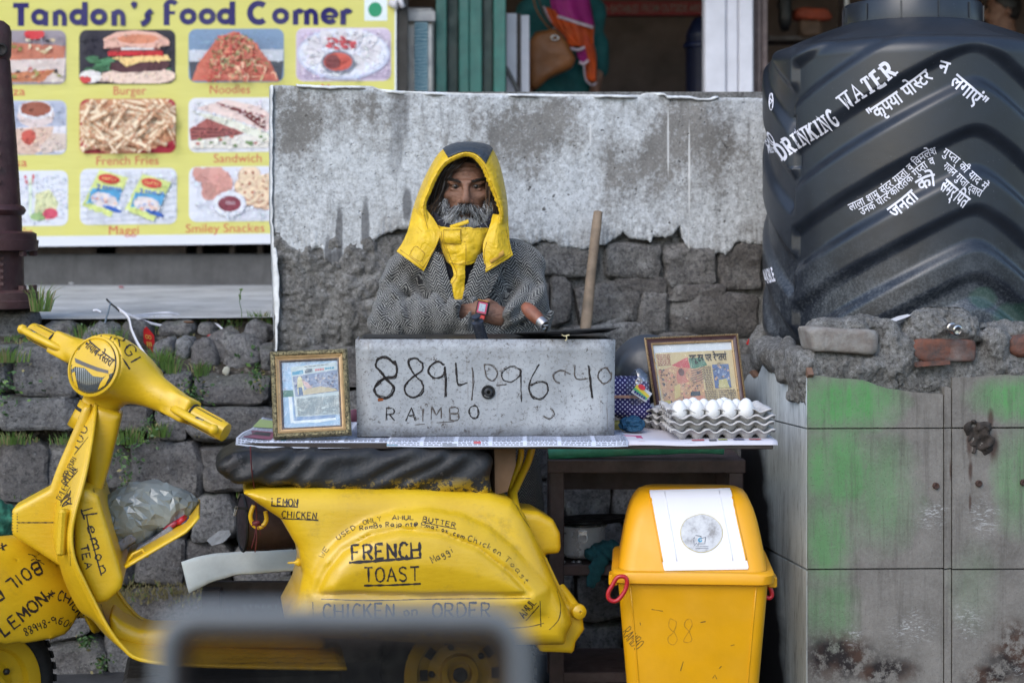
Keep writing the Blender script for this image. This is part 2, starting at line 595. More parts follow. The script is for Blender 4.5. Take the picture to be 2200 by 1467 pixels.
 # --- handwriting and lettering
STK={'A':'0,0 2,6 4,0|.8,2.2 3.2,2.2','B':'0,0 0,6|~0,6 2.5,6 3.3,4.6 2.4,3.2 0,3.1|~0,3.1 2.8,3 3.8,1.6 2.8,.1 0,0','C':'~3.7,5 2.6,6 1,5.6 0,3.4 .4,1 1.8,0 3.6,.8','D':'0,0 0,6|~0,6 2.4,5.7 3.8,3.4 3,.8 0,0','E':'3.4,6 0,6 0,0 3.5,0|0,3.1 2.8,3.1','F':'3.5,6 0,6 0,0|0,3.2 2.8,3.2','G':'~3.7,5 2.6,6 .8,5.4 0,3 .9,.5 2.5,0 3.7,1|3.7,1 3.7,2.8 2.2,2.8','H':'0,0 0,6|4,0 4,6|0,3 4,3','I':'1,0 1,6','J':'~3,6 3,1.5 2,0 .5,.6 0,1.6','K':'0,0 0,6|3.5,6 0,2.6|1.2,3.6 3.7,0','L':'0,6 0,0 3.2,0','M':'0,0 0,6 2,2 4,6 4,0','N':'0,0 0,6 3.6,0 3.6,6','O':'~2,6 .5,5 0,3 .6,.8 2,0 3.5,.8 4,3 3.4,5.2 2,6','P':'0,0 0,6|~0,6 2.8,5.8 3.4,4.4 2.5,3 0,2.8','R':'0,0 0,6|~0,6 2.8,5.8 3.4,4.4 2.5,3.1 0,2.9|1.4,2.9 3.7,0','S':'~3.5,5.2 2.2,6 .5,5.3 .6,3.8 2.8,2.7 3.4,1.2 2,0 .1,.8','T':'0,6 4,6|2,6 2,0','U':'~0,6 0,1.6 1.2,0 2.8,.1 3.8,1.6 3.8,6','W':'0,6 1,0 2,4 3,0 4,6','X':'0,0 4,6|0,6 4,0','Y':'0,6 2,3 4,6|2,3 2,0','0':'~2,6 .6,5 .2,3 .7,.8 2,0 3.3,.9 3.8,3 3.3,5.1 2,6','1':'1.5,6 1.5,0','2':'~.4,4.8 1.8,6 3.3,4.6 2.4,2.6 .2,0|.2,0 3.6,0','4':'.4,6 .2,2.6 3.4,2.9|3,5.4 2.8,0','6':'~3,6 1,4 .3,1.8 1.5,0 3.3,.6 3.3,2.3 1.8,3 .5,2','8':'~2.2,3 .6,4.4 1,5.8 2.4,6 3.4,4.9 2.2,3 .5,1.4 .9,.1 2.4,0 3.4,1.3 2.2,3','9':'~3.2,4.6 1.8,6 .4,5 .6,3.4 2.2,3.1 3.2,4.6|3.2,5 3.5,0','-':'.5,3 3,3','*':'0,1.5 4,4.5|0,4.5 4,1.5|2,.5 2,5.5|.2,3 3.8,3','.':'1,0 1.4,.4','@':'~3,2 2,1.6 1.4,3 2.4,4 3,3 3.1,1.6 4,2 3.9,4.4 2,5.6 .3,3.6 .8,.8 2.6,0','a':'~3,3 1.5,3.6 .3,2 1.2,.2 3,1.4|3,3.6 3.1,.6 3.6,0','b':'0,6 0,0|~0,2.6 1.8,3.6 3,1.8 1.8,0 0,.6','c':'~2.8,3 1.4,3.5 .3,1.8 1.4,0 2.8,.6','e':'~.4,1.9 2.8,2.2 2,3.6 .6,2.8 .5,.8 1.8,0 3,.7','g':'~2.8,3 1.2,3.5 .3,2 1.4,.8 2.8,2|~2.8,3.4 2.9,-1 1.5,-2 .3,-1.2','h':'0,6 0,0|~0,2.4 1.6,3.5 2.6,2.4 2.7,0','i':'.8,3.4 .8,0|.8,5 .9,5.2','j':'~1.5,3.4 1.5,-1 .2,-1.6|1.5,5 1.6,5.2','k':'0,6 0,0|2.4,3.4 0,1.4 2.6,0','m':'0,3.4 0,0|~0,2.4 1.2,3.5 2,2.4 2,0|~2,2.4 3.2,3.5 4,2.4 4,0','n':'0,3.4 0,0|~0,2.4 1.6,3.5 2.6,2.4 2.7,0','o':'~1.5,3.5 .3,2 1.4,0 2.8,1.6 1.5,3.5','p':'0,3.4 0,-2|~0,2.6 1.8,3.6 3,1.8 1.8,0 0,.6','r':'0,3.4 0,0|~0,2.2 1.2,3.4 2.2,3.2','s':'~2.4,3.1 1.2,3.5 .5,2.7 2,1.5 1.6,.1 .2,.4','t':'1.2,5.4 1.2,.4 2.2,0|0,3.6 2.4,3.6','u':'~0,3.4 .2,.6 1.4,0 2.6,1.2|2.6,3.4 2.7,0','w':'0,3.4 .9,0 1.8,2.8 2.7,0 3.6,3.4','x':'0,0 2.6,3.4|0,3.4 2.6,0','d':'2.8,6 2.8,0|~2.8,2.6 1.2,3.6 .2,1.8 1.2,0 2.8,.8','>':'0,4.5 2.5,3 0,1.5','y':'0,3.4 1.4,.4|2.8,3.4 .8,-2','l':'.6,6 .6,0','f':'~2.4,5.6 1.4,6 .9,4.6 .9,0|0,3.3 2.2,3.3','V':'0,6 2,0 4,6','Z':'0,6 4,6 0,0 4,0','Q':'~2,6 .5,5 0,3 .6,.8 2,0 3.5,.8 4,3 3.4,5.2 2,6|2.4,1.6 4,-.4',}
NARROW={'I':2,'1':3,'i':1.6,'l':1.4,'.':2,'r':2.4,'j':2,'t':2.6,'s':3,'c':3.2,'J':3.4,'-':3.5,'e':3.4,'o':3.2,'n':3.2,'u':3.2}
def strokes(text,jit=.15,gap=1.5):
 """list of polylines in units where cap height is 6"""
 x=0; out=[]
 for ch in text:
  if ch==' ':x+=3.0; continue
  g=STK.get(ch)
  if g is None:x+=3; continue
  for st in g.split('|'):
   cur=st.startswith('~')
   pts=[tuple(float(a)for a in q.split(','))for q in st.lstrip('~').split(' ')]
   pts=[(a+random.uniform(-jit,jit),b+random.uniform(-jit,jit))for a,b in pts]
   if cur:pts=smooth_line(pts,4)
   out.append([(a+x,b)for a,b in pts])
  x+=NARROW.get(ch,4)+gap
 return out,x-gap
def along(path):
 """arc-length parametrised 2D path -> f(s) -> (point, tangent)"""
 p=np.array(path,float)
 d=np.concatenate([[0],np.cumsum(np.linalg.norm(np.diff(p,axis=0),axis=1))])
 def f(s):
  i=int(np.clip(np.searchsorted(d,s,'right')-1,0,len(p)-2))
  t=(p[i+1]-p[i])/max(d[i+1]-d[i],1e-9)
  return p[i]+t*(s-d[i]),t
 return f,d[-1]
def bvh_of(objs):
 vs,fs=[],[]
 for o in objs:
  M=wm(o)
  b=len(vs)
  vs+=[M@v.co for v in o.data.vertices]
  fs+=[tuple(i+b for i in p.vertices)for p in o.data.polygons]
 return BVHTree.FromPolygons(vs,fs)
def cast(bvh,px,py):
 r=ray(px,py).normalized()
 loc,nor,i,dist=bvh.ray_cast(V((0,0,CAMZ)),r)
 if loc is None:return None
 if nor.dot(r)>0:nor=-nor
 return loc,nor
def text_px(text,path,h,jit=.15,gap=1.5,fit=True,flip=False,sx=1.0):
 """handwritten text laid along a photo-pixel path -> list of pixel polylines"""
 st,w=strokes(text,jit,gap)
 f,L=along(path)
 k=(L/w)if fit else h/6.0*sx
 out=[]
 for pl in st:
  q=[]
  for x,y in pl:
   p,t=f(x*k)
   nx,ny=t[1],-t[0]
   if flip:nx,ny=-nx,-ny
   q.append((p[0]+nx*y*h/6.0,p[1]+ny*y*h/6.0))
  out.append(q)
 return out
def ink(lines,bvh,width,name,mat,parent,off=.0008,wob=.45,step=6.0):
 """thin ribbons lying on the surface where the drawn lines meet it"""
 mb=MB()
 for pl in lines:
  pts=[]
  for i in range(len(pl)-1):
   (x0,y0),(x1,y1)=pl[i],pl[i+1]
   n=max(1,int(math.hypot(x1-x0,y1-y0)/step))
   for k in range(n):pts.append((x0+(x1-x0)*k/n,y0+(y1-y0)*k/n))
  pts.append(pl[-1])
  hits=[cast(bvh,*p)for p in pts]
  run=[]
  def flush(run):
   if len(run)<2:return
   A,B=[],[]
   for i,(l,nr)in enumerate(run):
    t=(run[min(i+1,len(run)-1)][0]-run[max(i-1,0)][0])
    sd=t.cross(nr)
    if sd.length<1e-9:sd=V((1,0,0))
    sd.normalize()
    ww=width*(1+random.uniform(-wob,wob))/2
    A.append(l+nr*off+sd*ww); B.append(l+nr*off-sd*ww)
   n=len(A)
   mb.add(A+B,[(i,i+1,n+i+1,n+i)for i in range(n-1)])
  for hh in hits:
   if hh is None or(run and(hh[0]-run[-1][0]).length>.05):
    flush(run); run=[hh]if hh else[]
   else:run.append(hh)
  flush(run)
 if not mb.v:return None
 return mb.build(name,mat,parent)
def font_mesh(text,bold=0.0,size=1.0,shear=0.0):
 """filled letter outlines from Blender's built-in font: 2D verts, faces, width"""
 t=list(text)
 i=1
 while i<len(t):
  if t[i]=='\u093f':
   t[i],t[i-1]=t[i-1],t[i]
  i+=1
 c=bpy.data.curves.new('letters','FONT')
 c.body=''.join(t); c.size=size; c.offset=bold; c.resolution_u=3; c.shear=shear
 o=bpy.data.objects.new('letters',c)
 COL.objects.link(o)
 dg=bpy.context.evaluated_depsgraph_get()
 ev=o.evaluated_get(dg)
 me=ev.to_mesh()
 vs=[(v.co.x,v.co.y)for v in me.vertices]
 fs=[tuple(p.vertices)for p in me.polygons]
 ev.to_mesh_clear()
 bpy.data.objects.remove(o); bpy.data.curves.remove(c)
 w=max([v[0]for v in vs]or[1])
 return vs,fs,w
def half_clip(vs,fs,frac):
 """cut away everything right of frac of the width (half letters lose their stem)"""
 import bmesh
 bm=bmesh.new()
 bv=[bm.verts.new((x,y,0))for x,y in vs]
 for f in fs:
  try:bm.faces.new([bv[i]for i in f])
  except ValueError:pass
 w=max(v[0]for v in vs); x0=min(v[0]for v in vs)
 cx=x0+(w-x0)*frac
 bmesh.ops.bisect_plane(bm,geom=bm.verts[:]+bm.edges[:]+bm.faces[:],plane_co=(cx,0,0),plane_no=(1,0,0),clear_outer=True)
 bm.verts.index_update()
 ov=[(v.co.x,v.co.y)for v in bm.verts]; of=[tuple(v.index for v in f.verts)for f in bm.faces]
 bm.free()
 return ov,of,cx
def hindi(words_,bold=0.0):
 """words_: list of pieces; a piece ending in '/' is a half letter. Returns joined 2D mesh"""
 vs,fs,x=[],[],0.0
 for w in words_:
  if w==' ':x+=.28; continue
  half=w.endswith('/')
  v,f,wd=font_mesh(w.rstrip('/'),bold)
  if half:v,f,wd=half_clip(v,f,.62)
  b=len(vs)
  vs+=[(a+x,c)for a,c in v]; fs+=[tuple(i+b for i in q)for q in f]
  x+=wd+(-.02 if half else .012)
 return vs,fs,x
def wrap_letters(vs,fs,w,path,h,bvh,name,mat,parent,off=.0015,cut=.12,cap=.72):
 """2D letters laid along a pixel path and onto the surface behind it; h = letter height in px"""
 import bmesh
 bm=bmesh.new()
 bv=[bm.verts.new((x,y,0))for x,y in vs]
 for f in fs:
  try:bm.faces.new([bv[i]for i in f])
  except ValueError:pass
 for _ in range(3):
  es=[e for e in bm.edges if e.calc_length()>cut*2]
  if not es:break
  bmesh.ops.subdivide_edges(bm,edges=es,cuts=1)
  bmesh.ops.triangulate(bm,faces=[f for f in bm.faces if len(f.verts)>4])
 f_,L=along(path)
 k=L/w
 pts,ok=[],{}
 bm.verts.index_update()
 for v in bm.verts:
  p,t=f_(v.co.x*k)
  nx,ny=t[1],-t[0]
  q=cast(bvh,p[0]+nx*v.co.y*h/cap,p[1]+ny*v.co.y*h/cap)
  ok[v.index]=q is not None
  pts.append(tuple(q[0]+q[1]*off)if q else(0,0,0))
 faces=[tuple(v.index for v in f.verts)for f in bm.faces if all(ok[v.index]for v in f.verts)]
 bm.free()
 used=sorted({i for f in faces for i in f}); mp={i:n for n,i in enumerate(used)}
 return mesh(name,[pts[i]for i in used],[tuple(mp[i]for i in f)for f in faces],mat,parent,False)
def stone_mesh(c,h,R=None,seed=0,amp=.12,e=4.0,n=7):
 vs,fs=[],[]
 key={}
 def vid(p):
  q=tuple(round(x,5)for x in p)
  if q not in key:
   key[q]=len(vs); vs.append(q)
  return key[q]
 t=[-1+2*i/n for i in range(n+1)]
 for ax in range(3):
  for sg in(-1,1):
   for i in range(n):
    for j in range(n):
     q=[]
     for a,b in((i,j),(i+1,j),(i+1,j+1),(i,j+1)):
      p=[0,0,0]; p[ax]=sg; p[(ax+1)%3]=t[a]; p[(ax+2)%3]=t[b]
      q.append(vid(p))
     fs.append(tuple(q if sg>0 else q[::-1]))
 A=np.array(vs)
 nrm=(np.abs(A)**e).sum(1)**(1/e)
 A=A/nrm[:,None]
 hh=np.array(h)
 W=A*hh
 m=min(h)*amp
 d=fbm(W[:,0],W[:,1],W[:,2],1.1/max(h),2,seed)*m*3.0+fbm(W[:,0],W[:,1],W[:,2],3.5/max(h),3,seed+9)*m*1.6
 dirn=A/np.linalg.norm(A,axis=1,keepdims=True)
 W=W+dirn*d[:,None]
 rs=np.random.RandomState(seed+5)
 for _ in range(7):
  nn=rs.normal(size=3); nn[1]=-abs(nn[1])*.7; nn/=np.linalg.norm(nn)
  ext=(np.abs(nn)*hh).sum()*rs.uniform(.70,.93)
  over=np.maximum(W@nn-ext,0)
  W=W-over[:,None]*nn*.9
 if R is not None:W=W@np.array(R).T
 W=W+np.array(tuple(c))
 return W,fs
 # --- surfaces of the setting
def granite(name,k=1.0,tint=(1,1,1),moss=0.0):
 g=G(name)
 c=g.co()
 oi=g.node('ObjectInfo').outputs['Random']
 n=g.noise(c,14,8,.68)
 n2=g.noise(c,120,4,.6)
 col=g.ramp(n,[(.28,(.055*k,.053*k,.053*k,1)),(.5,(.135*k*tint[0],.135*k*tint[1],.138*k*tint[2],1)),(.72,(.26*k,.255*k,.25*k,1))])
 col=g.mix(g.ramp(n2,[(.42,0.0),(.7,.5)]),col,(.30*k,.29*k,.28*k,1))
 col=g.mix(g.ma('MULTIPLY',oi,.6),col,(.085*k,.072*k,.066*k,1))
 li=g.vor(c,18,'SMOOTH_F1')
 col=g.mix(g.ramp(g.noise(c,6,6,.7),[(.58,0.0),(.72,.5)]),col,(.36*k,.36*k,.35*k,1))
 if moss:
  z=g.sep(g.node('NewGeometry').outputs['Normal'])[2]
  col=g.mix(g.ma('MULTIPLY',g.ramp(z,[(.35,0.0),(.9,moss)]),g.ramp(g.noise(c,9,5),[(.4,0.0),(.6,1.0)])),col,(.06,.075,.025,1))
 col=g.mix(g.ramp(g.noise(c,75,7,.75),[(.40,.75),(.50,0.0)]),col,(.045*k,.044*k,.046*k,1))
 col=g.mix(g.ramp(g.noise(c,40,8,.8),[(.60,0.0),(.68,.55)]),col,(.36*k,.365*k,.38*k,1))
 b1=g.bump(g.noise(c,20,9,.75),1.0,.035)
 b2=g.bump(g.noise(c,75,7,.75),.8,.010,b1)
 return g.set(col,.92,b2,spec=.25)
M_STONE=granite('granite',1.8,(.98,1.0,1.04),moss=.5)
M_STONE2=granite('granite_wall',1.8,(1.02,.98,.93))
def soil_mat(name='soil',k=1.0):
 g=G(name); c=g.co()
 n=g.noise(c,10,8,.7)
 col=g.ramp(n,[(.3,(.03*k,.024*k,.018*k,1)),(.55,(.085*k,.072*k,.058*k,1)),(.75,(.17*k,.155*k,.135*k,1))])
 col=g.mix(g.ramp(g.noise(c,60,3),[(.55,0.0),(.62,.6)]),col,(.24,.22,.19,1))
 return g.set(col,.95,g.bump(g.noise(c,45,8,.75),.9,.02),spec=.15)
M_SOIL=soil_mat()
M_JOINT=soil_mat('joint_soil',.45)
def concrete_mat(name,base,k=1.0,bump=.4,stain=.5):
 g=G(name); c=g.co()
 lo=tuple(x*.62 for x in base)+(1,); hi=tuple(x*1.35 for x in base)+(1,)
 col=g.ramp(g.noise(c,4,9,.65),[(.3,lo),(.7,hi)])
 col=g.mix(g.ramp(g.noise(g.co(scale=(3,3,.6)),5,6,.7),[(.5,0.0),(.75,stain)]),col,tuple(x*.45 for x in base)+(1,))
 col=g.mix(g.ramp(g.noise(c,90,3),[(.55,0.0),(.7,.35)]),col,hi)
 return g.set(col,.9,g.bump(g.noise(c,60,8,.7),bump,.008),spec=.25)
M_PAVE=concrete_mat('pavement_concrete',(.40,.40,.40),stain=.2)
M_STEP=concrete_mat('step_concrete',(.10,.098,.098),stain=.6)
M_ROAD=concrete_mat('asphalt',(.05,.05,.052))
def Wd(px):return 5.72/(1-.17*(px-1100)/F)
def Wp(px,py,off=0.0):
 d=Wd(px); p=P(px,py,d)
 n=V((.17,-1,0)).normalized()
 return p+n*off
WR=Matrix.Rotation(math.atan(.17),3,'Z')
def plane(name,pts,m,kind='structure'):
 o=mesh(name,pts,[tuple(range(len(pts)))],m,None,False)
 tag(o,kind=kind); return o
road=plane('road',[(-80,-80,0),(80,-80,0),(80,120,0),(-80,120,0)],M_ROAD)
gx=np.linspace(-4.5,3.2,40)
pv=MB()
Gd=[]
for x in gx:
 r=[]
 for t in np.linspace(0,1,14):
  y=5.86+.12*x*.6+t*(8.02-(5.86+.12*x*.6))
  z=1.128+(1.19-1.128)*t+(n1(x*3+t*5,1.0,3))*.012*(1-t)
  r.append(V((x,y,z)))
 Gd.append(r)
pv.grid(Gd)
tag(fix_normals(pv.build('pavement',M_PAVE,smooth=True)),kind='structure')
ground2=MB(); ground2.box((-.7,9.0,.54),(8,2.9,.55))
tag(ground2.build('hillside_fill',M_SOIL),kind='structure')
st=MB(); st.box((-1.5,9.8,1.255),(6,1.8,.08),bev=.008)
tag(st.build('raised_step',M_STEP),kind='structure')
# --- left dry stone wall
wall=empty('dry_stone_wall','low dry stone retaining wall of grey granite blocks behind the yellow scooter','wall',tuple(Wp(300,1645)))
STN=[]
LEFT=[(-140,30,752,846),(37,165,748,850),(172,312,770,858),(316,415,803,863),(419,436,815,868),(439,577,809,871),(-150,0,850,950),(0,176,850,926),(180,250,862,930),(254,328,873,933),(334,398,882,946),(402,582,875,951),(-160,-6,955,1075),(-2,101,958,1074),(106,274,960,1064),(282,431,950,1066),(436,566,955,1058),(-160,20,1080,1200),(24,190,1078,1180),(195,330,1068,1160),(335,408,1070,1158),(412,506,1064,1160),(511,600,1066,1170),(-160,60,1205,1320),(66,180,1185,1300),(185,285,1164,1262),(289,395,1160,1264),(400,500,1165,1262),(505,620,1174,1270),(60,190,1305,1378),(194,262,1268,1330),(265,442,1266,1338),(447,620,1272,1345),(-160,50,1325,1440),(92,228,1382,1470),(54,90,1380,1470),(232,362,1342,1470),(366,520,1345,1466),(525,660,1350,1470),]
for r in LEFT:STN.append(r)
yb=[(1475,1560),(1564,1645)]
for a,b in yb:
 x=-160
 while x<640:
  w=random.uniform(90,160); STN.append((x,x+w,a,b)); x+=w+5
rows=[745,842,935,1030,1128,1238,1345,1455,1550,1645]
for i in range(len(rows)-1):
 x=random.uniform(595,640)
 while x<1800:
  w=random.uniform(85,165)
  j=random.uniform(-6,6)
  STN.append((x,x+w,rows[i]+j,rows[i+1]-6+j)); x+=w+7
for k,(x0,x1,y0,y1)in enumerate(STN):
 d=Wd((x0+x1)/2)
 s=d/F
 hw,hh=(x1-x0)/2*s*1.09,(y1-y0)/2*s*1.09
 th=.11
 c=Wp((x0+x1)/2,(y0+y1)/2,-th+random.uniform(-.012,.02))
 tilt=Matrix.Rotation(random.uniform(-.05,.05),3,'Y')
 vs,fs=stone_mesh(c,(hw,th,hh),WR@tilt,seed=k,amp=.085,e=9,n=9)
 mesh('stone',vs,fs,M_STONE,wall,sharp=24)
bk=MB()
bk.grid([[Wp(x,y,-.075+.03*n1(x*.02+y*.031,1,5))for y in np.linspace(818 if x<592 else 748,1660,40)]for x in np.linspace(-200,1850,80)])
fix_normals(bk.build('joint_soil',M_JOINT,wall,True))
bm_=MB()
Gd=[]
for px in np.linspace(-220,600,70):
 r=[]
 for t in np.linspace(0,1,16):
  a=Wp(px,812-40*(px<100),-.03); X=a.x
  b=V((X*1.05,5.94+.06*X,1.124))
  p=a.lerp(b,t)
  z=p.z+.004*math.sin(math.pi*min(1,t*1.2))+float(fbm(np.array([X*1.0]),np.array([t*.8]),np.array([.2]),5,3,4)[0])*.06*(1-t)
  r.append(V((p.x,p.y,z)))
 Gd.append(r)
bm_.grid(Gd)
bank=tag(fix_normals(bm_.build('earth_bank',M_SOIL,smooth=True)),kind='structure')
BANKG=Gd
ROCKS=[(330,385,726,772,5.78),(377,418,722,776,5.80),(414,468,724,800,5.74),(455,518,702,786,5.80),(490,560,722,804,5.72),(530,592,690,740,5.86),(180,260,700,760,5.85),(255,330,690,750,5.9),(300,345,770,806,5.7),(90,175,690,740,5.86),(340,420,690,724,5.95),(-60,80,664,752,5.72),(430,470,692,722,5.95),(560,592,740,800,5.72)]
BKB=bvh_of([bank])
RLAB=['small rounded','squat','tall leaning','broad pale','large slanted','flat topped','half buried dark','low wide','small dark','long low','thin flat','','pebble sized','steep pale']
for k,(x0,x1,y0,y1,d)in enumerate(ROCKS):
 hit=cast(BKB,(x0+x1)/2,(y0+y1)/2)
 if k!=11 and hit:d=hit[0].y-.005
 s=d/F
 vs,fs=stone_mesh(P((x0+x1)/2,(y0+y1)/2,d),((x1-x0)/2*s,.06,(y1-y0)/2*s),Matrix.Rotation(random.uniform(-.5,.5),3,'Y')if k<11 else None,seed=k+200,amp=.2,e=3.2,n=7)
 o=mesh('boulder',vs,fs,M_STONE)
 tag(o,RLAB[k]+' grey boulder in the earth bank, '+('near the iron post' if x1<200 else 'between the headlamp and the red packet' if x1<350 else 'left of the plastered wall end')if k!=11 else 'squared stone block carrying the maroon iron post','rock','boulders in the earth bank' if k!=11 else None)
 # --- plastered wall
def plaster_mat():
 g=G('weathered_plaster'); c=g.co(kind='World')
 n=g.noise(c,3.2,10,.62)
 fine=g.noise(c,55,8,.7)
 streak=g.noise(g.co(scale=(6,6,.8)),3.0,6,.6)
 base=g.ramp(g.noise(c,6,7,.6),[(.3,(.165,.158,.150,1)),(.7,(.27,.26,.25,1))])
 white=g.ramp(fine,[(.3,(.40,.415,.43,1)),(.7,(.66,.68,.705,1))])
 m=g.ma('ADD',g.ma('MULTIPLY',n,.62),g.ma('ADD',g.ma('MULTIPLY',fine,.34),g.ma('MULTIPLY',g.noise(c,16,6,.7),.15)))
 m=g.ma('ADD',m,g.ma('MULTIPLY',g.ma('SUBTRACT',streak,.5),.2))
 o=g.sep(c)
 low=g.ramp(g.ma('ABSOLUTE',g.ma('SUBTRACT',o[2],1.50)),[(0.0,.09),(.22,0.0)])
 m=g.ma('ADD',m,low)
 mask=g.ramp(m,[(.485,0.0),(.55,.55),(.63,1.0)])
 col=g.mix(mask,base,white)
 col=g.mix(g.ma('MULTIPLY',g.ramp(g.vor(g.addv(c,g.addv(g.noise(c,30,3,.6,col=True),(.03,.03,.03),'MULTIPLY')),21),[(.08,.9),(.14,0.0)]),g.ramp(g.noise(c,5,3),[(.5,0.0),(.56,1.0)])),col,(.05,.046,.042,1))
 col=g.mix(g.ramp(g.noise(c,150,2),[(.66,0.0),(.72,.55)]),col,(.08,.08,.08,1))
 f2=g.noise(c,130,7,.75)
 col=g.mix(g.ramp(f2,[(.36,.55),(.48,0.0)]),col,(.10,.097,.095,1))
 col=g.mix(g.ramp(f2,[(.56,0.0),(.66,.5)]),col,(.55,.56,.58,1))
 col=g.mix(g.ramp(g.noise(g.co(kind='World',scale=(5,5,.7)),7,8,.72),[(.55,0.0),(.68,.5)]),col,(.13,.125,.12,1))
 for(px,py,rx,ry,dk)in((730,500,9,75,1),(706,545,9,45,1),(725,560,22,30,1),(786,490,11,75,1),(875,440,12,45,1),(860,250,24,80,.55),(850,330,20,60,.5)):
  p=Wp(px,py); s=Wd(px)/F
  col=g.mix(g.ma('MULTIPLY',g.blob(c,(p.x,p.z),(rx*s,ry*s),.7,.35,14),.75*dk),col,(.075,.075,.08,1))
 for(px,y0,y1)in((1435,225,385),(1480,255,480),(1268,262,315),(1479,480,600),(660,590,690)):
  p=Wp(px,(y0+y1)/2); s=Wd(px)/F
  col=g.mix(g.ma('MULTIPLY',g.blob(c,(p.x,p.z),(2.6*s,(y1-y0)/2*s),.5,.3,20),.9),col,(.62,.62,.62,1))
 b=g.bump(g.noise(c,9,8,.6),.55,.02)
 b=g.bump(fine,.35,.006,b)
 b=g.bump(g.ramp(g.vor(c,26),[(.05,0.0),(.12,1.0)]),.6,.008,b)
 return g.set(col,.93,b,spec=.2)
M_PLASTER=plaster_mat()
M_WHITE=simple('whitewash',(.66,.67,.68),.9,.2,30,.6,40,spec=.2,dirt=(.2,.2,.2,1),dirt_amt=.7)
def mortar_mat(name,k):
 g=G(name); c=g.co(kind='World')
 n=g.noise(c,12,8,.7); f1=g.noise(c,95,8,.8); f2=g.noise(c,220,4,.7)
 col=g.ramp(n,[(.3,(.10*k,.095*k,.088*k,1)),(.55,(.19*k,.185*k,.178*k,1)),(.75,(.28*k,.278*k,.272*k,1))])
 col=g.mix(g.ramp(f1,[(.38,.85),(.5,0.0)]),col,(.045*k,.042*k,.04*k,1))
 col=g.mix(g.ramp(f1,[(.56,0.0),(.68,.8)]),col,(.42*k,.42*k,.42*k,1))
 col=g.mix(g.ramp(f2,[(.62,0.0),(.7,.6)]),col,(.5*k,.5*k,.5*k,1))
 b=g.bump(g.noise(c,30,8,.75),1.0,.025); b=g.bump(f1,1.0,.010,b); b=g.bump(f2,.6,.003,b)
 return g.set(col,.95,b,spec=.15)
M_MORTAR=mortar_mat('old_mortar',1.65)
M_MORTAR2=mortar_mat('grey_wall_mortar',1.75)
LOW=[(583,480),(598,520),(612,532),(640,546),(660,545),(683,536),(693,540),(697,562),(712,569),(740,578),(760,569),(776,560),(779,532),(800,516),(830,500),(850,490),(880,486),(960,500),(1060,512),(1100,520),(1137,523),(1167,515),(1192,519),(1203,531),(1224,533),(1246,538),(1260,528),(1287,526),(1306,519),(1331,508),(1336,497),(1353,508),(1396,527),(1402,514),(1437,507),(1462,482),(1467,519),(1484,538),(1514,538),(1557,544),(1579,515),(1595,519),(1660,526),(1760,520)]
TOP=[(580,188),(592,183),(640,186),(700,189),(760,189),(800,190),(815,196),(860,200),(1000,205),(1200,207),(1380,209),(1384,204),(1425,204),(1430,210),(1480,211),(1500,216),(1525,216),(1535,211),(1700,212)]
pw=empty('plastered_wall','weathered grey wall with flaking plaster over rough stones behind the man','wall',tuple(Wp(1100,760)))
xs=np.linspace(581,1760,430)
cols=[]
for x in xs:
 lo=interp(LOW,x)+14*n1(x,.045,2)+9*n1(x,.15,4)+4*n1(x,.42,5)
 hi=interp(TOP,x)+2.0*n1(x,.12,6)
 cols.append((x,hi,lo))
Gf=[]
for x,hi,lo in cols:
 r=[]
 for t in np.linspace(0,1,44):
  py=hi+(lo-hi)*t
  q=Wp(x,py)
  off=.011+float(fbm(np.array([q.x]),np.array([0.]),np.array([q.z]),5,3,8)[0])*.012
  if t>.9:off+=.004*n1(x*.2,1,11)
  if x<590:off-=.02*(1-(x-581)/9.0)
  r.append(Wp(x,py,off))
 Gf.append(r)
solid([list(reversed(r))for r in Gf],-.028,'plaster',M_PLASTER,pw)
core=MB()
Gc=[[Wp(x,y,-.03+.012*n1(x*.05+y*.07,1,3))for y in(196,300,420,520,600,700,800)]for x in np.linspace(590,1770,60)]
solid([list(reversed(r))for r in Gc],-.22,'wall_core',M_MORTAR,pw)
lip=[]
def sst_(v_):return min(1,max(0,(v_+.22)/.25))
for x in np.linspace(636,1540,150):
 t=interp(TOP,x)
 hgt=1.5+7*abs(n1(x,.05,9))+3*n1(x,.21,3)
 k=1 if(640<x<1500)else .3
 lip.append([Wp(x,t-2.5,-.02),Wp(x,t-2+1.6*n1(x,.3,2),.010),Wp(x,t+hgt*k*.5,.004+.017*sst_(n1(x,.022,12))),Wp(x,t+hgt*k*(.6+.8*abs(n1(x,.5,14))),.002+.016*sst_(n1(x,.022,12)))])
solid(lip,-.003,'whitewashed_lip',M_WHITE,pw)
ar=[]
for y in np.linspace(184,760,60):
 w=1+7*abs(n1(y,.035,3))+3*n1(y,.2,13)+(9 if 530<y<700 else 0)*(.7+.3*n1(y,.05,8))
 x0=582+(2 if y>480 else 0)+1.5*n1(y,.06,5)+max(0,(y-480))*.03
 ar.append([Wp(x0-3,y,-.05),Wp(x0,y,.014),Wp(x0+w,y,.019+(.008 if y>540 else 0))])
solid(ar,-.003,'whitewashed_edge',M_WHITE,pw)
WST=[(1140,1288,518,594),(1304,1422,519,596),(1426,1544,523,615),(1546,1646,517,626),(1184,1229,594,700),(1229,1374,604,694),(1309,1434,591,636),(1374,1443,630,716),(1437,1560,611,648),(1446,1636,630,724),(1290,1364,684,708),(1184,1403,698,760),(1405,1500,716,760),(1504,1640,726,770),(1650,1760,520,640),(1642,1770,644,740),(1060,1138,520,600),(1040,1180,604,680),(900,1030,500,580),(880,1000,584,660),(800,880,505,575),(770,872,580,650),(690,782,560,640),(600,688,548,640),(600,700,646,740),(705,800,648,740),(806,930,655,745),(936,1180,684,750)]
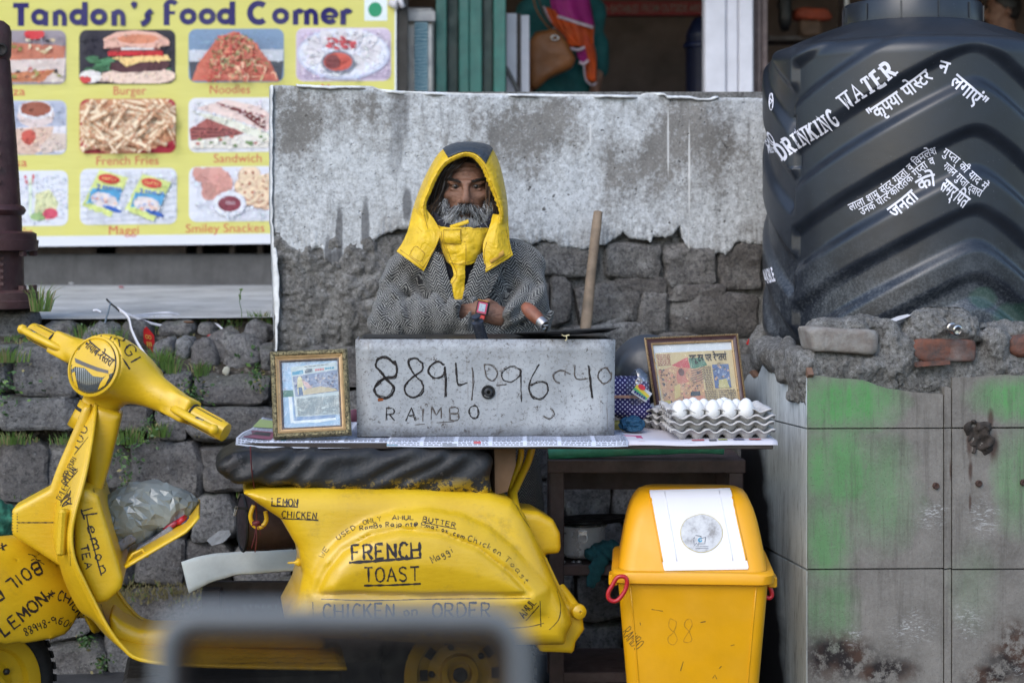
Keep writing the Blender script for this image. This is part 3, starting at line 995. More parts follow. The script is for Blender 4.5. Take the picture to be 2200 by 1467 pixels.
for k,(x0,x1,y0,y1)in enumerate(WST):
 d=Wd((x0+x1)/2); s=d/F
 th=.09
 rough=k>=20
 c=Wp((x0+x1)/2,(y0+y1)/2,-th+(.0 if rough else random.uniform(.0,.02)))
 vs,fs=stone_mesh(c,((x1-x0)/2*s*1.08,th,(y1-y0)/2*s*1.08),WR@Matrix.Rotation(random.uniform(-.06,.06),3,'Y'),seed=k+400,amp=.11,e=7,n=10)
 mesh('stone',vs,fs,M_STONE2 if not rough else M_MORTAR2,pw,sharp=24)
Gm=[]
for x in np.linspace(588,905,130):
 r=[]
 for y in np.linspace(500,752,90):
  q=Wp(x,y)
  a=float(fbm(np.array([q.x]),np.array([0.3]),np.array([q.z]),7,4,21)[0])
  off=.004+a*.055+.022*float(np.abs(fbm(np.array([q.x]),np.array([0.7]),np.array([q.z]),26,3,23))[0])-.03*max(0,(x-860)/45)
  r.append(Wp(x,y,off))
 Gm.append(r)
g=MB(); g.grid(Gm); fix_normals(g.build('rough_mortar',M_MORTAR2,pw,True))
# --- iron standpipe at the left edge
M_MAROON=simple('maroon_iron',(.055,.022,.024),.55,.3,14,.5,70,dirt=(.12,.085,.07,1),dirt_amt=.5,spec=.4)
post=empty('iron_post','maroon cast iron pipe post with bolted flanges at the left edge','post',tuple(P(-12,662,5.68)))
ks=5.68/F
pc=P(-12,662,5.68)
def L(name,prof,n=40,parent=post,m=M_MAROON):
 b=MB(); b.lathe([(r*ks,(662-y)*ks)for r,y in prof],pc,n=n)
 return b.build(name,m,parent,True,sharp=35)
L('shaft',[(60,664),(62,622),(61,540),(58,500),(57,463),(62,460),(66,452),(62,444),(55,440),(46,300),(36,170),(33,130),(31,128),(35,120),(36,70),(32,56),(20,46),(0,42)])
L('flange',[(66,541),(90,538),(92,520),(92,516),(88,515),(88,502),(80,498),(60,497)])
L('flange',[(66,664),(94,661),(95,646),(92,644),(92,628),(84,623),(60,622)])
for yy in(538,624):
 for a in range(8):
  an=a*math.pi/4+.3
  b=MB()
  b.lathe([(9*ks,0),(9*ks,11*ks)],pc+V((math.cos(an)*80*ks,math.sin(an)*80*ks,(662-yy-12)*ks if yy==538 else(662-yy)*ks)),n=6)
  b.build('bolt',M_MAROON,post)
b=MB(); b.lathe([(14*ks,0),(14*ks,3*ks),(9*ks,3*ks),(8*ks,-6*ks),(0,-6*ks)],P(2,107,5.68-35*ks),axis=(.25,-1,0),n=16)
b.build('bolt_socket',simple('dark_hole',(.01,.008,.008),.8),post,True)
for i,yy in enumerate((555,568,582,596,610,300,330,360,390)):
 b=MB(); b.box(P(4 if yy>500 else-2,yy,5.68-(60 if yy>500 else 50)*ks),(4*ks,2.5*ks,3*ks))
 b.build('casting_mark',M_MAROON,post)
 # --- menu banner
ban=empty('menu_banner','yellow printed menu banner with rows of food pictures on the shop front','banner',tuple(P(400,525,7.92)))
BD=7.92
def bmap(x,y,h):
 yy=y+4-(x-400)*.012*(0.3+.7*max(0,y)/520)
 return P(x,yy,BD-h+.012*n1(x*.01+y*.006,1,4)*0)
pr=Print(bmap,.0004)
YEL=rgb(216,210,116,.92); RED=rgb(196,70,70); NAVY=rgb(24,12,92)
pr.rect(-260,-90,850,500,YEL)
pr.rect(-260,500,850,522,rgb(214,216,224))
pr.rect(848,-90,851.5,522,rgb(225,230,235))
pr.build('panel',ban,FLEX)
bk_=MB(); bk_.box(P(300,215,BD+.03),(1.25,.02,.66)); bk_.build('backing_board',simple('dark_board',(.03,.028,.026),.8),ban)
def picture(x0,y0,x1,y1,bgc,draw,name='food_picture'):
 p=Print(bmap,.00025); p.k=6
 p.rrect(x0,y0,x1,y1,16,bgc)
 clipbox=(x0+1,y0+1,x1-1,y1-1)
 q=Clip(p,clipbox)
 draw(q,x0,y0,x1,y1)
 dabs=[]
 for _ in range(330):
  x,y=random.uniform(x0+6,x1-6),random.uniform(y0+6,y1-6)
  for pts,col_ in reversed(q.h):
   ins=False; n_=len(pts)
   for i in range(n_):
    (xa_,ya_),(xb_,yb_)=pts[i],pts[i-1]
    if(ya_>y)!=(yb_>y)and x<(xb_-xa_)*(y-ya_)/(yb_-ya_)+xa_:ins=not ins
   if ins:dabs.append((x,y,col_)); break
  else:dabs.append((x,y,bgc))
 for x,y,col_ in dabs:
  k_=random.uniform(.78,1.2); r1,r2=random.uniform(1.5,5),random.uniform(1,2.6)
  p.k+=0
  q.p.ell(x,y,r1,r2,tuple(min(1,c_*k_*random.uniform(.93,1.07))for c_ in col_[:3])+(1,),6,random.uniform(0,3),.4,random.random()<.1)
 p.build(name,ban,FLEX)
class Clip:
 """clips everything drawn to a rounded picture box"""
 def __init__(s,p,box,r=14):s.p,s.b,s.r,s.h=p,box,r,[]
 def cl(s,x,y):
  x0,y0,x1,y1=s.b; r=s.r
  x,y=min(max(x,x0),x1),min(max(y,y0),y1)
  cx=min(max(x,x0+r),x1-r); cy=min(max(y,y0+r),y1-r)
  d=math.hypot(x-cx,y-cy)
  if d>r:x,y=cx+(x-cx)*r/d,cy+(y-cy)*r/d
  return x,y
 def poly(s,pts,c):
  cp_=[s.cl(*q)for q in pts]; s.h.append((cp_,c)); s.p.poly(cp_,c)
 def rect(s,a,b,c,d,col):s.poly([(a,b),(c,b),(c,d),(a,d)],col)
 def ell(s,cx,cy,rx,ry,col,n=18,rot=0,wob=0):
  ca,sa=math.cos(rot),math.sin(rot); pts=[]
  for i in range(n):
   a=2*math.pi*i/n; k=1+wob*(random.random()-.5)
   x,y=rx*k*math.cos(a),ry*k*math.sin(a)
   pts.append((cx+x*ca-y*sa,cy+x*sa+y*ca))
  s.poly(pts,col)
 def line(s,pts,w,col):
  for q in ribbon2(pts,w):s.p.poly([s.cl(*z)for z in q],col,False)
  s.p.k+=1
def jc(c,a=.25):
 k=1+random.uniform(-a,a)
 return(c[0]*k,c[1]*k,c[2]*k,1)
def d_burger(q,a,b,c,d):
 q.rect(a,b+100,c,d,rgb(225,200,190))
 for i in range(26):q.ell(random.uniform(a+20,c-20),b+random.uniform(62,92),random.uniform(8,18),random.uniform(5,10),jc(rgb(70,120,85),.4),9,0,.5)
 q.ell(a+130,b+100,85,18,rgb(232,205,190))
 q.poly([(a+68,b+70),(a+185,b+64),(a+195,b+78),(a+180,b+88),(a+90,b+92),(a+62,b+84)],rgb(80,38,48))
 q.poly([(a+70,b+60),(a+190,b+54),(a+195,b+66),(a+130,b+70),(a+102,b+80),(a+85,b+66)],rgb(240,205,140))
 q.rect(a+62,b+46,a+180,b+56,rgb(196,40,50)); q.rect(a+66,b+36,a+170,b+46,rgb(120,60,60))
 q.rect(a+90,b+38,a+160,b+43,rgb(220,215,215))
 q.poly([(a+52,b+40),(a+54,b+18),(a+80,b+5),(a+120,b+1),(a+165,b+6),(a+192,b+20),(a+194,b+34),(a+150,b+40),(a+100,b+36)],rgb(222,176,160))
 q.ell(a+128,b+20,45,10,rgb(214,140,110))
 q.ell(a+24,b+100,24,14,rgb(230,225,222)); q.ell(a+12,b+106,14,8,rgb(200,60,60))
def d_noodle(q,a,b,c,d):
 q.rect(a,b+45,c,d,rgb(200,205,215)); q.rect(a,b+70,c,d,rgb(60,66,80))
 q.poly([(a+5,d),(a+20,b+75),(a+62,b+20),(a+98,b+5),(a+140,b+25),(a+180,b+80),(c-10,d)],rgb(206,110,90))
 for i in range(210):
  t=random.random(); x=a+100+random.uniform(-85,85)*(.25+t*.75); y=b+10+t*96
  an=random.uniform(0,3.1); l=random.uniform(10,22)
  q.line(smooth_line([(x,y),(x+l*.5*math.cos(an),y+l*.5*math.sin(an)-3),(x+l*math.cos(an+.5),y+l*math.sin(an+.5))],3),random.uniform(2,4.5),jc(random.choice([rgb(226,140,110),rgb(200,80,70),rgb(235,190,160),rgb(210,205,150),rgb(120,130,80)]),.2))
def d_momo(q,a,b,c,d):
 for i in range(22):q.line([(a,b+i*6),(c,b+i*6+3)],2,rgb(178,160,190))
 q.ell(a+102,b+56,100,56,rgb(196,200,222),30); q.ell(a+102,b+54,95,52,rgb(226,228,240),30)
 for i in range(12):
  an=i*.52
  q.ell(a+100+66*math.cos(an),b+48+32*math.sin(an),20,13,jc(rgb(222,218,224),.08),12,an,.3)
  q.line([(a+100+56*math.cos(an),b+48+26*math.sin(an)),(a+100+78*math.cos(an+.1),b+48+38*math.sin(an+.1))],1.6,rgb(160,150,160))
 for i in range(14):q.ell(a+100+random.uniform(-30,30),b+32+random.uniform(-10,12),8,4,jc(rgb(190,70,80),.3),7,random.random())
 q.ell(a+90,b+74,36,25,rgb(120,122,140)); q.ell(a+90,b+73,31,20,rgb(200,80,66)); q.ell(a+78,b+73,16,16,rgb(120,40,46))
def d_pizza(q,a,b,c,d):
 q.rect(a,b+60,c,d,rgb(220,205,200))
 q.poly([(a,b+20),(c,b+34),(c-4,b+60),(a,b+66)],rgb(198,120,95)); q.poly([(a,b+78),(a+70,b+92),(c-22,b+84),(c-50,d-6),(a,d)],rgb(200,124,84))
 for i in range(60):q.ell(random.uniform(a,c-8),b+random.choice([random.uniform(18,52),random.uniform(80,100)]),random.uniform(3,7),random.uniform(2,5),random.choice([rgb(214,190,150),rgb(190,60,60),rgb(40,30,46),rgb(230,220,190),rgb(150,150,80)]),7,0,.4)
 q.ell(c-68,b+8,22,12,rgb(205,50,60))
def d_samosa(q,a,b,c,d):
 q.rect(a,b,c,d,rgb(170,176,196)); q.poly([(a,b+60),(c,b+55),(c,d),(a,d)],rgb(220,216,222))
 q.ell(c-66,b+32,40,26,rgb(214,198,196)); q.ell(c-66,b+20,38,20,rgb(222,220,226)); q.ell(c-66,b+18,33,16,rgb(150,80,60))
 q.poly([(a,b+100),(a+60,b+62),(c-28,b+56),(c-36,b+95),(c-70,d),(a,d)],rgb(216,186,170)); q.poly([(c-60,b+100),(c-28,b+70),(c,b+72),(c,b+104),(c-50,d)],rgb(208,190,180))
 q.ell(c-80,b+78,16,16,rgb(196,92,80),12,0,.4)
def d_fries(q,a,b,c,d):
 q.poly([(a+22,b),(c-24,b),(c,b+18),(c,d-30),(c-60,d-6),(c-110,d-2),(a+60,d),(a+8,d-24),(a,b+14)],rgb(196,140,104))
 for i in range(85):
  x,y=random.uniform(a+5,c-5),random.uniform(b+4,d-14); an=random.choice([.5,.35,-.6,2.3,1.2,.1,-1.1])+random.uniform(-.25,.25); l=random.uniform(25,50)
  p0,p1=(x-l*math.cos(an),y-l*math.sin(an)*.8),(x+l*math.cos(an),y+l*math.sin(an)*.8)
  q.line([p0,p1],9.5,rgb(206,160,122)); q.line([(p0[0],p0[1]-1.5),(p1[0],p1[1]-1.5)],6,jc(rgb(240,220,190),.08))
def d_sandwich(q,a,b,c,d):
 q.poly([(a+18,b+22),(a+80,b+3),(c-50,b+20),(c,b+60),(c,b+86),(a+90,b+44)],rgb(228,206,200))
 for i in range(5):q.line([(a+60+i*12,b+12+i*4),(c-40,b+42+i*7)],5,jc(rgb(120,50,55),.3))
 q.poly([(a+12,b+30),(a+90,b+46),(c,b+90),(c,b+104),(a+60,b+58)],rgb(224,224,210))
 q.poly([(a+2,b+66),(a+40,b+44),(a+120,b+76),(a+60,b+96),(a+5,b+92)],rgb(164,92,88))
 for i in range(4):q.line([(a+6,b+66+i*8),(a+104,b+70+i*6)],3.5,rgb(96,44,50))
 q.poly([(a+2,b+92),(a+120,b+80),(c,b+90),(c,d-8),(a+4,d-8)],rgb(226,220,212))
 for i in range(16):q.ell(random.uniform(a+8,c-5),b+random.uniform(84,106),5,3,random.choice([rgb(110,140,90),rgb(190,110,100)]),7)
def d_drink(q,a,b,c,d):
 q.poly([(c-70,b+50),(c-40,b+40),(c-20,b+70),(c-30,d-20),(c-72,d-18)],rgb(214,214,170))
 q.ell(c-62,b+98,20,9,rgb(150,180,120)); q.ell(c-38,b+92,16,12,rgb(205,70,100))
 q.line(smooth_line([(c-92,b+10),(c-88,b+26),(c-76,b+24),(c-74,b+8)],4),5,rgb(196,60,76))
 q.rect(c-84,b+14,c-78,d-22,rgb(214,226,206))
def d_maggi(q,a,b,c,d):
 for i in range(9):q.line([(a,b+10+i*14),(c,b-8+i*14)],3,rgb(196,200,212))
 for ox,oy in((0,0),(92,10)):
  x,y=a+ox,b+oy
  q.poly([(x+42,y+2),(x+104,y+20),(x+66,y+104),(x+4,y+78)],rgb(214,224,140))
  q.poly([(x+26,y+42),(x+92,y+46),(x+74,y+90),(x+16,y+72)],rgb(86,160,205))
  q.ell(x+52,y+68,30,16,rgb(224,214,214),18,.25); q.ell(x+68,y+86,22,5,rgb(50,96,180),12,.35)
  for i in range(12):q.ell(x+52+random.uniform(-24,24),y+68+random.uniform(-10,10),4,2.5,random.choice([rgb(230,190,170),rgb(190,200,230),rgb(225,150,140)]),6)
  q.ell(x+62,y+22,23,10,rgb(205,44,50),16,.18)
  st,w=strokes('MAGGI',.1); k=30/w
  for pl in st:q.line([(x+47+px*k,y+23-py*k*.9+px*k*.18)for px,py in pl],1.3,rgb(240,214,130))
  st,w=strokes('2',.1)
  for pl in st:q.line([(x+36+px*1.9,y+44-py*1.7)for px,py in pl],2.4,rgb(50,90,190))
  for i in range(6):q.rect(x+48+i*7,y+36+i,x+53+i*7,y+42+i,rgb(90,130,200))
def d_smiley(q,a,b,c,d):
 for i in range(9):q.ell(a+random.uniform(16,92),b+random.uniform(14,60),random.uniform(18,26),random.uniform(12,18),jc(rgb(206,150,140),.15),12,random.random()*3,.4)
 for x,y in((130,20),(168,38),(122,44),(168,72),(196,40),(200,76),(150,68),(128,62)):
  q.ell(a+x,b+y,25,22,rgb(206,164,136)); q.ell(a+x,b+y-1.5,23,20,rgb(232,208,178))
  for dx in(-8,8):q.ell(a+x+dx,b+y-6,3,3.6,rgb(176,110,90),8)
  q.line(smooth_line([(a+x-11,b+y+3),(a+x,b+y+11),(a+x+11,b+y+3)],4),3,rgb(176,110,90))
 q.ell(a+87,b+80,36,27,rgb(222,224,232)); q.ell(a+87,b+80,25,17,rgb(132,50,68))
 for i in range(6):q.line([(a+76+i*4,b+74),(a+78+i*4,b+82)],1.5,rgb(210,190,200))
LAV=rgb(214,216,226)
for args in((-70,60,142,176,rgb(150,140,150),d_pizza),(170,60,377,176,rgb(38,34,50),d_burger),(405,59,610,174,rgb(120,145,175),d_noodle),(636,58,840,173,rgb(214,200,218),d_momo),(-70,210,143,326,rgb(180,185,205),d_samosa),(171,208,378,325,rgb(166,36,54),d_fries),(405,207,610,324,rgb(216,216,222),d_sandwich),(636,206,840,323,rgb(210,200,190),d_samosa),(-70,360,146,478,LAV,d_drink),(172,357,380,477,LAV,d_maggi),(406,355,612,473,LAV,d_smiley)):
 picture(*args)
def cap_(text,xc,yb,h=28,col=RED,bold=0.0,x0=None,width=None):
 cp=Print(bmap,.0004); cp.k=3
 vs,fs,w=font_mesh(text,bold)
 k=h/.72
 if width:kx=width/w
 else:kx=k
 xs_=xc-w*kx/2 if x0 is None else x0
 cp.mesh2([(xs_+x*kx,yb-y*k)for x,y in vs],fs,col)
 cp.build('caption',ban,FLEX)
cap_('Pizza',30,199,19,x0=-10,width=64); cap_('Burger',278,199,19,width=72); cap_('Noodles',493,198,19,width=88); cap_('Momos',728,197,19,width=78)
cap_('Samosa',20,351,19,x0=-40,width=98); cap_('French Fries',273,349,19,width=136); cap_('Sandwich',510,346,19,width=104)
cap_('Drinks',40,499,19,x0=4,width=66); cap_('Maggi',265,498,19,width=66); cap_('Smiley Snackes',483,496,19,width=170)
tp=Print(bmap,.0004); tp.k=3
def arc(cx,cy,rx,ry,a0,a1,n=16):return[(cx+rx*math.cos(math.radians(a0+(a1-a0)*i/n)),cy-ry*math.sin(math.radians(a0+(a1-a0)*i/n)))for i in range(n+1)]
def TL(*pts,w=15):tp.line(list(pts),w,NAVY)
def bowl(x,yb=50,r=13):tp.line(arc(x,yb-18,r,12,0,360,24),11.5,NAVY)
def title():
 yb=50
 TL((28,7),(62,7),w=11); TL((45,4),(45,yb+1),w=14)
 bowl(85); TL((98,yb-30),(98,yb+1),w=11)
 TL((119,yb-30),(119,yb+1),w=12); tp.line(arc(128,yb-16,10,13,180,0),11,NAVY); TL((138,yb-16),(138,yb+1),w=11)
 bowl(167); TL((182,0),(182,yb+1),w=12)
 bowl(212)
 TL((245,yb-30),(245,yb+1),w=12); tp.line(arc(254,yb-16,10,13,180,0),11,NAVY); TL((264,yb-16),(264,yb+1),w=11)
 tp.ell(288,5,7,6,NAVY); TL((291,7),(286,14),w=6)
 tp.line(smooth_line([(326,yb-32),(316,yb-22),(318,yb-15),(312,yb-6),(303,yb-2)],4),12,NAVY)
 nxt()
 TL((358,8),(358,yb+1),w=13); tp.line(arc(368,12,12,12,180,30,8),11,NAVY); TL((352,24),(376,24),w=7)
 bowl(404); bowl(445); bowl(484); TL((499,0),(499,yb+1),w=12)
 nxt()
 tp.line(arc(556,yb-25,19,20,50,310,26),13,NAVY)
 bowl(603)
 TL((635,yb-30),(635,yb+1),w=12); tp.line(arc(643,yb-16,9,13,180,40),11,NAVY)
 TL((659,yb-30),(659,yb+1),w=12); tp.line(arc(668,yb-16,10,13,180,0),11,NAVY); TL((678,yb-16),(678,yb+1),w=11)
 tp.line(arc(708,yb-18,14,13,0,320,24),11,NAVY); TL((696,yb-17),(724,yb-17),w=6)
 TL((737,yb-30),(737,yb+1),w=12); tp.line(arc(746,yb-16,9,13,180,40),11,NAVY)
def nxt():
 global tp
 tp.build('title_word',ban,FLEX); tp=Print(bmap,.0004); tp.k=3
title()
tp.build('title_word',ban,FLEX)
vp=Print(bmap,.0004); vp.k=3
vp.rect(783,-30,832,43,rgb(220,230,232)); vp.ell(806,19,15,16,rgb(14,140,96),26)
vp.build('green_dot_mark',ban,FLEX)
b=MB(); b.tube([P(838,5,BD-.01),P(850,12,BD-.02),P(858,-4,BD-.02),P(866,16,BD-.03)],[.018,.025,.02,.012],8)
tag(b.build('tied_rag',simple('white_rag',(.6,.58,.62),.8),None,True),'scrap of white cloth tied at the corner of the menu banner','cloth')
# --- shop interior behind
M_DARKWALL=simple('brown_shop_wall',(.085,.062,.058),.8,.3,5)
M_GREEN=simple('green_gloss_paint',(.02,.13,.11),.4,.25,12,.2,30,dirt=(.09,.12,.11,1),dirt_amt=.5)
M_GREEN_SHADED=simple('shaded_green_paint',(.006,.03,.028),.5,.25,12)  # shade of the shutter's recesses put into a darker copy of the green
M_WHITEP=simple('lilac_white_paint',(.60,.60,.66),.6,.1,8,.2,25,dirt=(.35,.34,.36,1),dirt_amt=.4)
M_STEEL=simple('dull_steel',(.36,.35,.36),.38,.2,9,.1,40,metal=.8)
M_DARKWOOD=simple('dark_brown_wood',(.04,.026,.021),.6,.35,16,.4,60)
shop=empty('shop_building','dim shop interior with brown back wall and dark ceiling behind the wall','building',(0,10,1.335))
b=MB(); b.box((0,11.4,2.4),(7,.1,1.0+.4)); b.build('back_wall',M_DARKWALL,shop)
b=MB(); b.box((-7,9.7,2.4),(.1,1.7,1.4)); b.box((7,9.7,2.4),(.1,1.7,1.4)); b.build('side_walls',M_DARKWALL,shop)
b=MB(); b.box((0,9.5,3.45),(7.2,2.1,.06)); b.build('ceiling',M_DARKWALL,shop)  # carried forward out of view so that less sky light gets in
b=MB(); b.box((0,7.5,4.7),(7.2,.1,1.3)); b.build('sky_blocking_wall',M_STEP,shop)  # unseen facade above the shop, added to block sky light
for x in(430,160,395,500,560,300):
 b=MB(); b.box(P(x,535,8.06),(.012 if x>350 else .2,.02,.05)); b.build('batten',M_DARKWOOD,shop)
b=MB(); b.box((-1.6,8.35,1.6),(2.1,.02,.3)); b.build('gap_shade_sheet',simple('gap_shade_black',(.008,.007,.007),.9),shop)  # black sheet that paints in the darkness of the gap under the banner
cab=empty('steel_cabinet','brushed steel cabinet with a blue patterned strip beside the banner','cabinet',tuple(P(892,210,8.2)))
b=MB(); b.box(P(893,130,8.35),(42*8.2/F,.14,108*8.2/F),bev=.01); b.build('body',M_STEEL,cab)
b=MB(); b.box(P(893,36,8.19),(43*8.2/F,.02,12*8.2/F),bev=.004); b.build('top_band',M_STEEL,cab)
def strip_mat():
 g=G('woven_blue_strip'); o=g.sep(g.co())
 w=g.node('TexWave'); w.inputs['Scale'].default_value=22; w.bands_direction='Z'; w.inputs['Distortion'].default_value=6; w.inputs['Detail'].default_value=3
 g.put(w.inputs['Vector'],g.co())
 return g.set(g.ramp(w.outputs[1],[(.3,rgb(60,120,140)),(.7,rgb(170,195,200))]),.6)
b=MB(); b.box(P(905,122,8.19),(14*8.2/F,.012,74*8.2/F)); b.build('patterned_strip',strip_mat(),cab)
door=empty('green_shutter','green painted board shutter standing open beside the steel cabinet','shutter',tuple(P(1010,210,8.3)))
k8=8.3/F
for x0,x1,m,dd in((936,960,M_GREEN,0),(961,985,M_GREEN_SHADED,.05),(986,1008,M_GREEN,0),(1008,1036,M_GREEN,.012),(1037,1059,M_GREEN_SHADED,.05),(1060,1087,M_GREEN,0)):
 b=MB(); b.box(P((x0+x1)/2,60,8.3+dd),((x1-x0)/2*k8*.97,.02,.42),bev=.004); b.build('board',m,door)
for y in(35,):
 b=MB(); b.box(P(1012,y,8.345),(75*k8,.012,.012)); b.build('crossbar',M_GREEN_SHADED,door)
crate=empty('leaning_boards','white boards with a brown edge leaning beside the woman','board',tuple(P(1112,215,8.6)))
k=8.6/F
for(x0,x1,y0,m)in((1088,1110,32,M_WHITEP),(1110,1119,32,M_DARKWOOD),(1119,1137,36,M_WHITEP)):
 b=MB(); b.box(P((x0+x1)/2,(y0+240)/2,8.6),((x1-x0)/2*k,.05,(240-y0)/2*k),bev=.003); b.build('board',m,crate)
b=MB(); b.tube([P(1086,145,8.5),P(1118,205,8.5),P(1130,240,8.5)],.012,6); b.build('strut',simple('grey_strut',(.08,.08,.08),.5),crate)
sgn=empty('red_notice','long red notice with faded white capitals high on the back wall','sign',tuple(P(1390,30,11.2)))
b=MB(); b.box(P(1400,19,11.25),(170*11.25/F,.012,15*11.25/F)); b.build('board',simple('red_board',(.22,.008,.02),.6,.15),sgn)
pr=Print(lambda x,y,h:P(x,y-(x-1400)*.012,11.235-h),.0006)
for t,x0,x1 in(('KATE > EATABLES',1264,1372),('FROM OUTSIDE ARE',1378,1506)):
 vs,fs,w=font_mesh(t,.012)
 pr.mesh2([(x0+x/w*(x1-x0),27-y*24)for x,y in vs],fs,rgb(140,128,128))
pr.build('lettering',sgn)
pil=empty('white_pillar','white painted wooden pillar with vertical grooves behind the wall','pillar',tuple(P(1563,215,8.3)))
for x0,x1 in((1511,1557),(1558,1583),(1584,1615)):
 b=MB(); b.box(P((x0+x1)/2,60,8.3),((x1-x0)/2*k8*.985,.06-(.012 if x0==1558 else 0),.45),bev=.006); b.build('plank',M_WHITEP,pil)
M_PINKW=simple('weathered_pink_wood',(.14,.105,.10),.75,.4,20,.5,40)
fr=empty('door_frame','weathered pinkish brown door frame between the white pillar and the black tank','door frame',tuple(P(1634,215,8.4)))
for x0,x1 in((1617,1622),(1623,1633),(1634,1646)):
 b=MB(); b.box(P((x0+x1)/2,60,8.4),((x1-x0)/2*k8*.95,.05,.45),bev=.003); b.build('jamb_board',M_PINKW,fr)
dr=empty('navy_drum','dark navy drum standing in the shadow beside the white pillar','drum',tuple(P(1500,215,9.4)))
b=MB(); b.lathe([(.085,0),(.09,.02),(.088,.36),(.09,.365),(.088,.38),(.05,.46),(.035,.47)],P(1508,215,9.4)-V((0,0,.02)),n=24); b.build('body',simple('navy_plastic',(.006,.010,.035),.45),dr,True,sharp=40)
b=MB(); b.lathe([(.1,0),(.105,.01),(.1,.03)],P(1508,105,9.4),n=24); b.build('band',simple('navy_band',(.008,.014,.05),.4),dr,True)
shelf=empty('wall_shelf','dark shelf holding goods in the gloom behind the black tank','shelf',tuple(P(1760,120,10)))
b=MB(); b.box(P(1800,88,10),(.42,.12,.012)); b.box(P(1800,150,10),(.42,.12,.012)); b.build('board',M_DARKWOOD,shelf)
b=MB(); b.box(P(1812,60,10.05),(.012,.1,.5)); b.build('upright',M_STEEL,shelf)
GOODS=[('red_bundle','orange red cloth bundle on the dark shelf',(.30,.05,.02),1745,32,.11,.035),('tan_box','small tan box on the dark shelf',(.12,.07,.045),1740,62,.07,.05),('blue_sheet','blue printed sheet on the lower dark shelf',(.02,.06,.22),1712,128,.10,.035),('grey_case','grey case below the dark shelf',(.09,.085,.085),1740,175,.09,.06)]
for nm,lb,colr,x,y,w,h in GOODS:
 c=P(x,y,9.9)
 vs,fs=stone_mesh(c,(w,.06,h),None,seed=x,amp=.12,e=6,n=5)
 tag(mesh(nm,vs,fs,simple(nm+'_surface',colr,.7)),lb,'goods')
vs,fs=stone_mesh(P(1685,25,9.8),(.045,.05,.12),None,seed=3,amp=.3,e=2.5,n=6)
tag(mesh('hanging_bag',vs,fs,simple('black_bag',(.008,.008,.009),.5)),'black bag hanging in the doorway beside the pillar','bag')
b=MB(); b.lathe([(.055,0),(.06,.01),(.06,.02),(.045,.022),(.045,0)],P(1660,190,7.2),axis=(.5,-1,.2),n=30)
tag(b.build('round_mirror',simple('chrome',(.5,.5,.52),.15,.1,metal=.9),None,True,sharp=40),'round chrome rim peeping out left of the black tank','mirror')
